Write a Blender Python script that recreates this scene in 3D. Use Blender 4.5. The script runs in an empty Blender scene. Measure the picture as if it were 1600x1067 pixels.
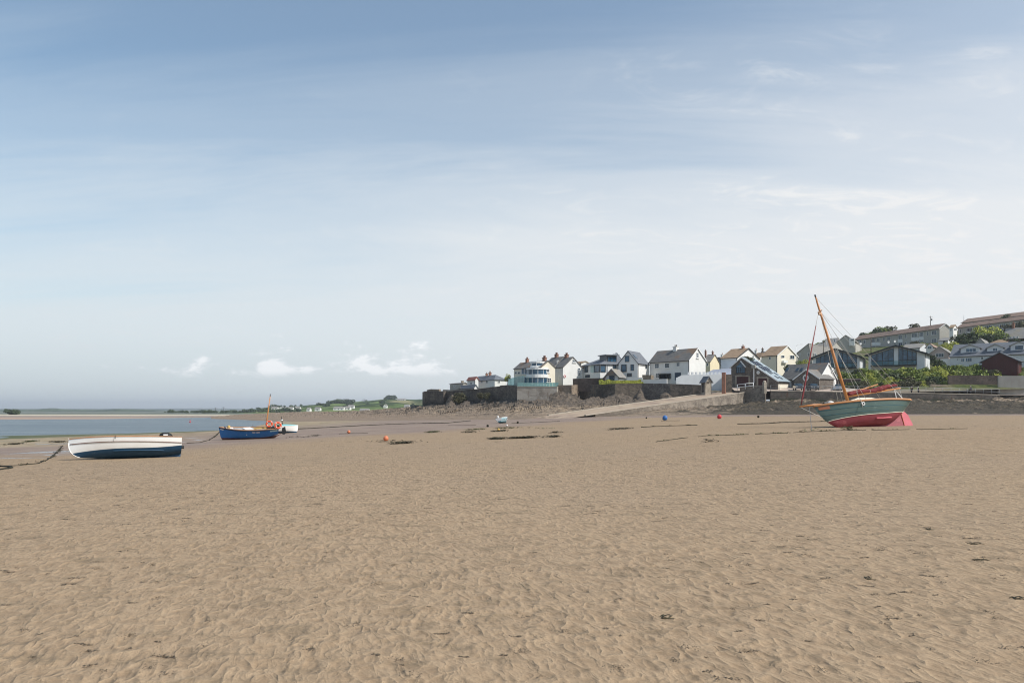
import bpy, math, random
import numpy as np
from mathutils import Vector, Matrix, Euler
random.seed(7)
RNG = np.random.default_rng(11)
SC = bpy.context.scene
COL = SC.collection
R = math.radians

# ------------------------------------------------------------------ camera, sky, sun, exposure
EYE = 1.6           # metres above the sand under the camera
HOR = 640.0         # row of the horizon in the 1600 px wide photograph
FPX = 28.0 / 36.0 * 1600.0
cam_d = bpy.data.cameras.new("camera")
cam = bpy.data.objects.new("camera", cam_d)
COL.objects.link(cam)
cam_d.lens = 28.0
cam_d.sensor_width = 36.0
cam_d.shift_y = (HOR - 533.5) / 1600.0
cam_d.clip_start = 0.1
cam_d.clip_end = 20000.0
cam.location = (0, 0, EYE)
cam.rotation_euler = (R(90), 0, 0)
SC.camera = cam

SUN_AZ = math.atan2(-0.42, 0.91)      # direction towards the sun in the XY plane
SUN_EL = R(47)
sun_d = bpy.data.lights.new("sun", 'SUN')
sun_d.energy = 3.45
sun_d.angle = R(0.6)
sun_d.color = (1.0, 0.955, 0.89)
sun = bpy.data.objects.new("sun", sun_d)
COL.objects.link(sun)
sv = Vector((math.cos(SUN_EL) * math.cos(SUN_AZ), math.cos(SUN_EL) * math.sin(SUN_AZ), math.sin(SUN_EL)))
sun.rotation_euler = sv.to_track_quat('Z', 'Y').to_euler()
sun.location = (40, -20, 60)

SC.view_settings.view_transform = 'Standard'
SC.view_settings.look = 'None'
SC.view_settings.exposure = 0.50
SC.view_settings.gamma = 1.0
SC.cycles.use_denoising = True
SC.cycles.filter_width = 1.1
SC.cycles.volume_bounces = 0
SC.cycles.max_bounces = 6
SC.cycles.caustics_reflective = False
SC.cycles.caustics_refractive = False

world = bpy.data.worlds.new("World")
SC.world = world
world.use_nodes = True


class NT:
    """small wrapper to write node trees compactly"""
    def __init__(self, tree):
        self.t = tree
        tree.nodes.clear()

    def n(self, typ, ins=None, **props):
        nd = self.t.nodes.new(typ)
        for k, v in props.items():
            setattr(nd, k, v)
        for k, v in (ins or {}).items():
            s = nd.inputs[k]
            if isinstance(v, bpy.types.NodeSocket):
                self.t.links.new(v, s)
            elif isinstance(v, bpy.types.Node):
                self.t.links.new(v.outputs[0], s)
            else:
                if hasattr(s.default_value, '__len__') and not hasattr(v, '__len__'):
                    v = [v] * len(s.default_value)
                if hasattr(s.default_value, '__len__') and len(s.default_value) == 4 and len(v) == 3:
                    v = list(v) + [1]
                s.default_value = v
        return nd

    def m(self, op, a, b=0.0, c=None, clamp=False):
        nd = self.n('ShaderNodeMath', {0: a, 1: b}, operation=op, use_clamp=clamp)
        if c is not None:
            if isinstance(c, bpy.types.NodeSocket):
                self.t.links.new(c, nd.inputs[2])
            else:
                nd.inputs[2].default_value = c
        return nd.outputs[0]

    def mix(self, f, a, b, blend='MIX'):
        nd = self.n('ShaderNodeMix', data_type='RGBA', blend_type=blend)
        for k, v in ((0, f), (6, a), (7, b)):
            s = nd.inputs[k]
            if isinstance(v, bpy.types.NodeSocket):
                self.t.links.new(v, s)
            elif k == 0:
                s.default_value = v
            else:
                s.default_value = (v[0], v[1], v[2], 1)
        return nd.outputs[2]

    def ramp(self, f, stops, interp='EASE'):
        nd = self.n('ShaderNodeValToRGB', {0: f})
        cr = nd.color_ramp
        cr.interpolation = interp
        while len(cr.elements) < len(stops):
            cr.elements.new(0.5)
        for e, (p, c) in zip(cr.elements, stops):
            e.position = p
            e.color = (c, c, c, 1) if not hasattr(c, '__len__') else (c[0], c[1], c[2], 1)
        return nd.outputs[0]

    def rng(self, v, a, b, c=0.0, d=1.0, interp='SMOOTHSTEP'):
        nd = self.n('ShaderNodeMapRange', {0: v, 1: a, 2: b, 3: c, 4: d}, interpolation_type=interp)
        return nd.outputs[0]

    def noise(self, vec, scale, detail=3.0, rough=0.55, dist=0.0):
        return self.n('ShaderNodeTexNoise', {'Vector': vec, 'Scale': scale, 'Detail': detail,
                                             'Roughness': rough, 'Distortion': dist}).outputs[0]


def build_sky():
    N = NT(world.node_tree)
    gen = N.n('ShaderNodeTexCoord').outputs['Generated']
    sep = N.n('ShaderNodeSeparateXYZ', {0: gen})
    x, y, z = sep.outputs
    sky = N.n('ShaderNodeTexSky', sky_type='NISHITA', sun_disc=False)
    sky.sun_elevation = SUN_EL
    sky.sun_rotation = math.pi / 2 - SUN_AZ
    sky.air_density = 1.0
    sky.dust_density = 0.6
    sky.ozone_density = 1.6
    # cloud sheet seen in perspective
    zz = N.m('ADD', z, 0.16)
    px = N.m('DIVIDE', x, zz)
    py = N.m('DIVIDE', y, zz)
    # long faint streaks of high cloud
    v1 = N.n('ShaderNodeCombineXYZ', {0: N.m('MULTIPLY', px, 0.30), 1: N.m('MULTIPLY', py, 1.25), 2: 0.3})
    streak = N.noise(v1, 1.5, 7, 0.6, 0.5)
    v2 = N.n('ShaderNodeCombineXYZ', {0: px, 1: N.m('MULTIPLY', py, 1.7), 2: 4.0})
    wisp = N.noise(v2, 3.6, 9, 0.68, 1.3)
    skyc = N.mix(1.0, sky.outputs[0], (0.77, 0.96, 0.97), 'MULTIPLY')
    # veil: thick low down, thinner high up and to the left
    h = N.m('ADD', z, N.m('MULTIPLY', N.m('SUBTRACT', streak, 0.5), -0.30))
    h = N.m('ADD', h, N.m('MULTIPLY', x, -0.12))
    veil = N.ramp(h, [(0.0, 0.93), (0.14, 0.90), (0.26, 0.66), (0.36, 0.36), (0.48, 0.15), (0.8, 0.08)])
    wl = N.m('MULTIPLY', N.rng(wisp, 0.50, 0.78), N.rng(streak, 0.35, 0.65))
    wl = N.m('MULTIPLY', wl, N.rng(x, -0.1, 0.5, 0.1, 0.55))
    veil = N.m('ADD', veil, wl, clamp=True)
    white = N.mix(N.rng(x, -0.6, 0.6), (5.35, 5.75, 6.0), (6.25, 6.3, 6.35))
    low = N.mix(N.rng(x, -0.55, 0.5), (4.65, 5.1, 5.4), (6.1, 6.2, 6.3))
    whitec = N.mix(N.rng(z, 0.0, 0.10), low, white)
    col = N.mix(veil, skyc, whitec)
    # small cumulus heads in a band just above the horizon
    az = N.m('DIVIDE', x, N.m('MAXIMUM', y, 0.05))
    el = N.m('DIVIDE', z, N.m('MAXIMUM', y, 0.05))
    cv = N.n('ShaderNodeCombineXYZ', {0: N.m('MULTIPLY', az, 1.0), 1: N.m('MULTIPLY', el, 2.1), 2: 1.7})
    big = N.noise(N.n('ShaderNodeCombineXYZ', {0: az, 1: 0.0, 2: 2.35}), 5.5, 2, 0.5)
    base = N.m('ADD', 0.050, N.m('MULTIPLY', N.m('SUBTRACT', big, 0.5), 0.020))
    top = N.m('MULTIPLY', N.m('SUBTRACT', el, base), 1.0)
    puff = N.noise(cv, 26.0, 6, 0.62, 0.2)
    bumps = 0.0
    for c0, wd, am in ((-0.395, 0.032, .22), (-0.305, 0.026, .23), (-0.285, 0.03, .11), (-0.20, 0.060, .21), (-0.105, 0.038, .24), (-0.48, .02, .06)):
        d = N.m('DIVIDE', N.m('SUBTRACT', az, c0), wd)
        g = N.m('MULTIPLY', N.m('POWER', 2.718, N.m('MULTIPLY', N.m('MULTIPLY', d, d), -1.0)), am)
        bumps = N.m('ADD', g, bumps)
    thr = N.m('ADD', 0.585, N.m('MULTIPLY', N.m('ABSOLUTE', N.m('SUBTRACT', top, 0.002)), 7.5))
    thr = N.m('SUBTRACT', thr, bumps)
    head = N.rng(N.m('SUBTRACT', puff, thr), -0.03, 0.15)
    flat = N.rng(top, -0.012, 0.0)
    head = N.m('MULTIPLY', head, flat)
    zone = N.m('MULTIPLY', N.rng(az, -0.62, -0.42), N.m('SUBTRACT', 1.0, N.rng(az, -0.10, 0.02)))
    head = N.m('MULTIPLY', head, N.m('MULTIPLY', zone, N.m('GREATER_THAN', y, 0.1)))
    cum = N.mix(N.rng(N.m('SUBTRACT', puff, thr), 0.0, 0.16), (5.9, 6.2, 6.5), (7.4, 7.5, 7.6))
    col = N.mix(N.m('MULTIPLY', head, 0.80), col, cum)
    bg = N.n('ShaderNodeBackground', {'Color': col, 'Strength': 0.1})
    out = N.n('ShaderNodeOutputWorld', {0: bg})


build_sky()

# ------------------------------------------------------------------ small numpy noise library
_perm = RNG.random((256, 256))


def vnoise(x, y):
    xi = np.floor(x).astype(np.int64)
    yi = np.floor(y).astype(np.int64)
    fx = x - xi
    fy = y - yi
    fx = fx * fx * fx * (fx * (fx * 6 - 15) + 10)
    fy = fy * fy * fy * (fy * (fy * 6 - 15) + 10)
    a = _perm[xi & 255, yi & 255]
    b = _perm[(xi + 1) & 255, yi & 255]
    c = _perm[xi & 255, (yi + 1) & 255]
    d = _perm[(xi + 1) & 255, (yi + 1) & 255]
    return (a + (b - a) * fx) * (1 - fy) + (c + (d - c) * fx) * fy


def fbm(x, y, octv=4, gain=0.5):
    s = 0
    a = 1.0
    t = 0
    for k in range(octv):
        s = s + a * vnoise(x + 17.3 * k, y - 9.1 * k)
        t += a
        a *= gain
        x = x * 2.03
        y = y * 2.03
    return s / t


def sstep(a, b, x):
    t = np.clip((np.asarray(x, dtype=float) - a) / (b - a), 0, 1)
    return t * t * (3 - 2 * t)


# ------------------------------------------------------------------ the shape of the beach
WATER = -1.5
_su = np.array([-900, 0, 200, 345, 400, 430, 470, 520, 560])
_sd = np.array([88, 94, 103, 120, 150, 200, 330, 600, 2000])
_fu = np.array([-900, 0, 150, 260, 345, 430, 520])
_fd = np.array([250, 250, 262, 300, 320, 330, 330])


def beach(X, Y):
    X = np.asarray(X, dtype=float)
    Y = np.asarray(Y, dtype=float)
    r = sstep(4, 46, Y)
    pos = 0.82 * np.tanh(np.maximum(X, 0) / 25.0)
    neg = np.minimum(X, 0) * 0.025
    z = (pos + neg) * r
    px = 800 + X / np.maximum(Y, 1.0) * FPX
    sh = np.interp(px, _su, _sd)
    far = np.interp(px, _fu, _fd)
    k = sstep(0, 1, (Y - (sh - 30)) / 30)
    z = z * (1 - k) + np.minimum(z, WATER) * k
    z = np.where(Y > sh, np.maximum(WATER - 0.03 * (Y - sh), WATER - 1.2), z)
    kk = sstep(-14, 4, Y - far)
    z = z * (1 - kk) + (WATER + 0.12 + 0.0004 * np.clip(Y - far, 0, 300)) * kk
    # shallow dips that hold wet sand
    z = z + 0.05 * (vnoise(X * 0.09 + 5, Y * 0.06 + 2) - 0.5) * sstep(8, 30, Y) * (1 - sstep(80, 130, Y))
    return z


def beach1(x, y):
    return float(beach(np.array([x]), np.array([y]))[0])


def ray(px, py, D):
    """the world point a distance D in front of the camera that shows at px, py"""
    return Vector(((px - 800) / FPX * D, D, EYE + (HOR - py) / FPX * D))


def onsand(px, py):
    """where the sight line of px, py meets the beach"""
    d = np.geomspace(3.0, 400.0, 6000)
    X = (px - 800) / FPX * d
    zr = EYE + (HOR - py) / FPX * d
    below = zr < beach(X, d)
    i = int(np.argmax(below)) if below.any() else len(d) - 1
    return Vector((X[i], d[i], beach1(X[i], d[i])))


# ------------------------------------------------------------------ tagging, mesh building
ORG = {}


def tag(o, label=None, cat=None, group=None, kind=None):
    if label:
        o['label'] = label
    if cat:
        o['category'] = cat
    if group:
        o['group'] = group
    if kind:
        o['kind'] = kind
    return o


def empty(name, loc, label, cat, group=None, mat=None):
    o = bpy.data.objects.new(name, None)
    COL.objects.link(o)
    o.empty_display_size = 0.3
    if mat is None:
        o.location = loc
        ORG[o.name] = Vector(loc)
    else:
        o.matrix_world = mat
        ORG[o.name] = Vector((0, 0, 0))
    return tag(o, label, cat, group)


class MB:
    def __init__(self):
        self.v = []
        self.f = []
        self.mi = []
        self.sm = []

    def add(self, vs, fs, mi=0, smooth=False):
        b = len(self.v)
        self.v += [tuple(p) for p in vs]
        for f in fs:
            self.f.append([b + i for i in f])
            self.mi.append(mi)
            self.sm.append(smooth)
        return self

    def quad(self, a, b, c, d, mi=0):
        return self.add([a, b, c, d], [(0, 1, 2, 3)], mi)

    def box(self, c, s, rz=0.0, mi=0):
        cx, cy, cz = c
        hx, hy, hz = s[0] / 2, s[1] / 2, s[2] / 2
        ca, sa = math.cos(rz), math.sin(rz)
        vs = []
        for dz in (-hz, hz):
            for dx, dy in ((-hx, -hy), (hx, -hy), (hx, hy), (-hx, hy)):
                vs.append((cx + dx * ca - dy * sa, cy + dx * sa + dy * ca, cz + dz))
        return self.add(vs, [(3, 2, 1, 0), (4, 5, 6, 7), (0, 1, 5, 4), (1, 2, 6, 5), (2, 3, 7, 6), (3, 0, 4, 7)], mi)

    def obox(self, o, ax, ay, az, mi=0):
        """box from corner o with edge vectors"""
        o = Vector(o); ax = Vector(ax); ay = Vector(ay); az = Vector(az)
        vs = [o, o + ax, o + ax + ay, o + ay, o + az, o + ax + az, o + ax + ay + az, o + ay + az]
        return self.add(vs, [(3, 2, 1, 0), (4, 5, 6, 7), (0, 1, 5, 4), (1, 2, 6, 5), (2, 3, 7, 6), (3, 0, 4, 7)], mi)

    def prism(self, poly, ext, mi=0):
        """planar polygon (list of points) extruded by vector ext"""
        n = len(poly)
        e = Vector(ext)
        vs = [Vector(p) for p in poly] + [Vector(p) + e for p in poly]
        fs = [tuple(range(n - 1, -1, -1)), tuple(range(n, 2 * n))]
        for i in range(n):
            j = (i + 1) % n
            fs.append((i, j, n + j, n + i))
        return self.add(vs, fs, mi)

    def tube(self, pts, rad, n=8, mi=0, cap=True, smooth=True):
        pts = [Vector(p) for p in pts]
        if not hasattr(rad, '__len__'):
            rad = [rad] * len(pts)
        rings = []
        up = Vector((0, 0, 1))
        prev = None
        for i, p in enumerate(pts):
            t = (pts[min(i + 1, len(pts) - 1)] - pts[max(i - 1, 0)])
            if t.length < 1e-9:
                t = Vector((0, 0, 1))
            t.normalize()
            if prev is None:
                a = up if abs(t.dot(up)) < 0.95 else Vector((1, 0, 0))
                u = t.cross(a).normalized()
            else:
                u = (prev - t * prev.dot(t)).normalized()
            prev = u
            w = t.cross(u)
            rings.append([p + (u * math.cos(2 * math.pi * k / n) + w * math.sin(2 * math.pi * k / n)) * rad[i] for k in range(n)])
        vs = [q for r in rings for q in r]
        fs = []
        for i in range(len(pts) - 1):
            for k in range(n):
                k2 = (k + 1) % n
                fs.append((i * n + k, i * n + k2, (i + 1) * n + k2, (i + 1) * n + k))
        self.add(vs, fs, mi, smooth)
        if cap:
            b = len(self.v) - len(vs)
            self.f.append([b + k for k in range(n - 1, -1, -1)]); self.mi.append(mi); self.sm.append(False)
            self.f.append([b + (len(pts) - 1) * n + k for k in range(n)]); self.mi.append(mi); self.sm.append(False)
        return self

    def lathe(self, prof, o=(0, 0, 0), n=20, mi=0, axis='Z', smooth=True):
        o = Vector(o)
        vs = []
        for r, h in prof:
            for k in range(n):
                a = 2 * math.pi * k / n
                if axis == 'Z':
                    p = Vector((r * math.cos(a), r * math.sin(a), h))
                elif axis == 'X':
                    p = Vector((h, r * math.cos(a), r * math.sin(a)))
                else:
                    p = Vector((r * math.cos(a), h, r * math.sin(a)))
                vs.append(o + p)
        fs = []
        for i in range(len(prof) - 1):
            for k in range(n):
                k2 = (k + 1) % n
                fs.append((i * n + k, i * n + k2, (i + 1) * n + k2, (i + 1) * n + k))
        return self.add(vs, fs, mi, smooth)

    def torus(self, c, R0, r0, mu, mv, n=28, m=10, mif=None):
        """torus round centre c in the plane of unit vectors mu, mv"""
        c = Vector(c); mu = Vector(mu).normalized(); mv = Vector(mv).normalized(); w = mu.cross(mv)
        b = len(self.v)
        for i in range(n):
            a = 2 * math.pi * i / n
            d = mu * math.cos(a) + mv * math.sin(a)
            for j in range(m):
                t = 2 * math.pi * j / m
                self.v.append(tuple(c + d * (R0 + r0 * math.cos(t)) + w * r0 * math.sin(t)))
        for i in range(n):
            for j in range(m):
                self.f.append([b + i * m + j, b + ((i + 1) % n) * m + j, b + ((i + 1) % n) * m + (j + 1) % m, b + i * m + (j + 1) % m])
                self.mi.append(mif(i / n) if mif else 0)
                self.sm.append(True)
        return self

    def build(self, name, mats, parent=None):
        me = bpy.data.meshes.new(name)
        org = ORG[parent.name] if parent is not None else Vector((0, 0, 0))
        vs = [(x - org.x, y - org.y, z - org.z) for x, y, z in self.v]
        me.from_pydata(vs, [], self.f)
        if not isinstance(mats, (list, tuple)):
            mats = [mats]
        for m in mats:
            me.materials.append(m)
        me.polygons.foreach_set('material_index', self.mi)
        me.polygons.foreach_set('use_smooth', self.sm)
        me.update()
        o = bpy.data.objects.new(name, me)
        COL.objects.link(o)
        if parent is not None:
            o.parent = parent
        ORG[o.name] = org
        return o

    def thing(self, name, mats, label, cat, group=None, kind=None):
        """top-level mesh whose origin sits at the middle of its base"""
        vs = np.array(self.v)
        c = Vector(((vs[:, 0].min() + vs[:, 0].max()) / 2, (vs[:, 1].min() + vs[:, 1].max()) / 2, vs[:, 2].min()))
        self.v = [(x - c.x, y - c.y, z - c.z) for x, y, z in self.v]
        o = self.build(name, mats)
        o.location = c
        return tag(o, label, cat, group, kind)


def grid_mesh(name, P, mat, smooth=True, attrs=None):
    """P: rows x cols x 3 array"""
    nr, nc = P.shape[:2]
    me = bpy.data.meshes.new(name)
    idx = np.arange(nr * nc).reshape(nr, nc)
    f = np.stack([idx[:-1, :-1], idx[:-1, 1:], idx[1:, 1:], idx[1:, :-1]], -1).reshape(-1, 4)
    me.vertices.add(nr * nc)
    me.vertices.foreach_set('co', P.reshape(-1).astype(np.float32))
    me.loops.add(f.size)
    me.loops.foreach_set('vertex_index', f.reshape(-1).astype(np.int32))
    me.polygons.add(len(f))
    me.polygons.foreach_set('loop_start', np.arange(0, f.size, 4, dtype=np.int32))
    me.polygons.foreach_set('use_smooth', np.full(len(f), smooth))
    me.update(calc_edges=True)
    me.validate()
    me.materials.append(mat)
    o = bpy.data.objects.new(name, me)
    COL.objects.link(o)
    return o


def copy_tree(o, parent=None):
    c = o.copy()
    COL.objects.link(c)
    ORG[c.name] = ORG.get(o.name, Vector())
    if parent is not None:
        c.parent = parent
    for ch in list(o.children):
        copy_tree(ch, c)
    return c


# ------------------------------------------------------------------ materials
def mat(name, col, rough=0.8, col2=None, scale=1.0, amt=0.5, bump=0.0, bscale=8.0, metal=0.0, spec=0.3,
        coat=0.0, stretch=(1, 1, 1), col3=None, scale3=0.3, thr3=(0.55, 0.7), island=0.0, detail=5):
    m = bpy.data.materials.new(name)
    m.use_nodes = True
    N = NT(m.node_tree)
    pos = N.n('ShaderNodeTexCoord').outputs['Object']
    vec = N.n('ShaderNodeMapping', {'Vector': pos, 'Scale': stretch}).outputs[0]
    if col2 is None:
        col2 = tuple(c * 0.8 for c in col)
    nz = N.noise(vec, scale, detail, 0.6)
    c = N.mix(N.rng(nz, 0.5 - 0.5 * amt + 0.02, 0.5 + 0.5 * amt), col2, col)
    if col3 is not None:
        n3 = N.noise(vec, scale3, 4, 0.65)
        c = N.mix(N.rng(n3, thr3[0], thr3[1]), c, col3)
    if island:
        g = N.n('ShaderNodeNewGeometry').outputs['Random Per Island']
        c = N.mix(1.0, c, N.ramp(g, [(0, 1 - island), (1, 1 + island * 0.6)], 'LINEAR'), 'MULTIPLY')
    ins = {'Base Color': c, 'Roughness': rough, 'Metallic': metal, 'Specular IOR Level': spec, 'Coat Weight': coat}
    if bump:
        bn = N.noise(vec, bscale, 4, 0.6)
        ins['Normal'] = N.n('ShaderNodeBump', {'Height': bn, 'Strength': 1.0, 'Distance': bump}).outputs[0]
    b = N.n('ShaderNodeBsdfPrincipled', ins)
    N.n('ShaderNodeOutputMaterial', {0: b})
    return m


def stone_mat(name, c1, c2, mortar, size=0.45, bump=0.05, wet=None, weed=None, zrange=None, stain=None):
    """rubble masonry: irregular cells with pale joints, a darker weed-stained foot"""
    m = bpy.data.materials.new(name)
    m.use_nodes = True
    N = NT(m.node_tree)
    pos = N.n('ShaderNodeNewGeometry').outputs['Position']
    vec = N.n('ShaderNodeMapping', {'Vector': pos, 'Scale': (1, 1, 1.6)}).outputs[0]
    vor = N.n('ShaderNodeTexVoronoi', {'Vector': vec, 'Scale': 1.0 / size}, feature='F1')
    edge = N.n('ShaderNodeTexVoronoi', {'Vector': vec, 'Scale': 1.0 / size}, feature='DISTANCE_TO_EDGE')
    cell = N.n('ShaderNodeSeparateColor', {0: vor.outputs['Color']}).outputs[0]
    c = N.mix(cell, c1, c2)
    big = N.noise(pos, 0.35, 5, 0.65)
    c = N.mix(N.rng(big, 0.42, 0.66, 0, 0.75), c, tuple(x * 0.55 for x in c2))
    c = N.mix(N.rng(edge.outputs[0], 0.0, 0.06, 0.40, 0.0), c, mortar)
    if stain is not None:
        sv_ = N.n('ShaderNodeMapping', {'Vector': pos, 'Scale': (1, 1, 0.18)}).outputs[0]
        c = N.mix(N.rng(N.noise(sv_, 1.3, 5, 0.7), 0.56, 0.68), c, stain)
    if wet is not None:
        z = N.n('ShaderNodeSeparateXYZ', {0: pos}).outputs[2]
        zz = N.m('ADD', z, N.m('MULTIPLY', N.m('SUBTRACT', N.noise(pos, 0.6, 5, 0.7), 0.5), 2.2))
        c = N.mix(N.rng(zz, zrange[0], zrange[1], 0.92, 0.0), c, wet)
    h = N.m('MINIMUM', edge.outputs[0], 0.12)
    h = N.m('ADD', h, N.m('MULTIPLY', N.noise(pos, 7, 3, 0.6), 0.1))
    nrm = N.n('ShaderNodeBump', {'Height': h, 'Strength': 1.0, 'Distance': bump * 6}).outputs[0]
    b = N.n('ShaderNodeBsdfPrincipled', {'Base Color': c, 'Roughness': 0.92, 'Normal': nrm, 'Specular IOR Level': 0.2})
    N.n('ShaderNodeOutputMaterial', {0: b})
    return m


def roof_mat(name, c1, c2, lichen=None, course=0.28, moss=(0.52, 0.64)):
    m = bpy.data.materials.new(name)
    m.use_nodes = True
    N = NT(m.node_tree)
    pos = N.n('ShaderNodeNewGeometry').outputs['Position']
    z = N.n('ShaderNodeSeparateXYZ', {0: pos}).outputs[2]
    v = N.n('ShaderNodeMapping', {'Vector': pos, 'Scale': (0.7, 0.7, 3.2)}).outputs[0]
    n1 = N.noise(v, 1.6, 5, 0.7)
    c = N.mix(N.rng(n1, 0.35, 0.65), c1, c2)
    if lichen is not None:
        c = N.mix(N.rng(N.noise(pos, 0.22, 5, 0.6), moss[0], moss[1], 0, 0.85), c, lichen)
    saw = N.m('FRACT', N.m('DIVIDE', z, course))
    c = N.mix(N.rng(saw, 0.0, 0.16, 0.28, 0.0), c, tuple(x * 0.35 for x in c1))
    nrm = N.n('ShaderNodeBump', {'Height': N.m('ADD', saw, n1), 'Strength': 0.6, 'Distance': 0.03}).outputs[0]
    b = N.n('ShaderNodeBsdfPrincipled', {'Base Color': c, 'Roughness': 0.72, 'Normal': nrm, 'Specular IOR Level': 0.35})
    N.n('ShaderNodeOutputMaterial', {0: b})
    return m


def glass_mat(name, tint=(0.05, 0.08, 0.11), rough=0.06):
    m = bpy.data.materials.new(name)
    m.use_nodes = True
    N = NT(m.node_tree)
    pos = N.n('ShaderNodeTexCoord').outputs['Object']
    nz = N.noise(pos, 0.9, 3, 0.6)
    c = N.mix(N.rng(nz, 0.35, 0.65), tuple(x * 0.45 for x in tint), tint)
    nrm = N.n('ShaderNodeBump', {'Height': N.noise(pos, 1.4, 2, 0.5), 'Strength': 0.25, 'Distance': 0.02}).outputs[0]
    b = N.n('ShaderNodeBsdfPrincipled', {'Base Color': c, 'Roughness': rough, 'Specular IOR Level': 0.5, 'IOR': 1.5, 'Normal': nrm})
    N.n('ShaderNodeOutputMaterial', {0: b})
    return m


def clear_mat(name, tint=(0.55, 0.8, 0.78), alpha=0.45):
    """pale greenish balustrade glass: see-through with a sheen"""
    m = bpy.data.materials.new(name)
    m.use_nodes = True
    N = NT(m.node_tree)
    t = N.n('ShaderNodeBsdfTransparent', {'Color': tint})
    g = N.n('ShaderNodeBsdfPrincipled', {'Base Color': (0.25, 0.42, 0.42), 'Roughness': 0.08, 'Specular IOR Level': 0.8})
    mx = N.n('ShaderNodeMixShader', {0: alpha, 1: t, 2: g})
    N.n('ShaderNodeOutputMaterial', {0: mx})
    return m


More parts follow.
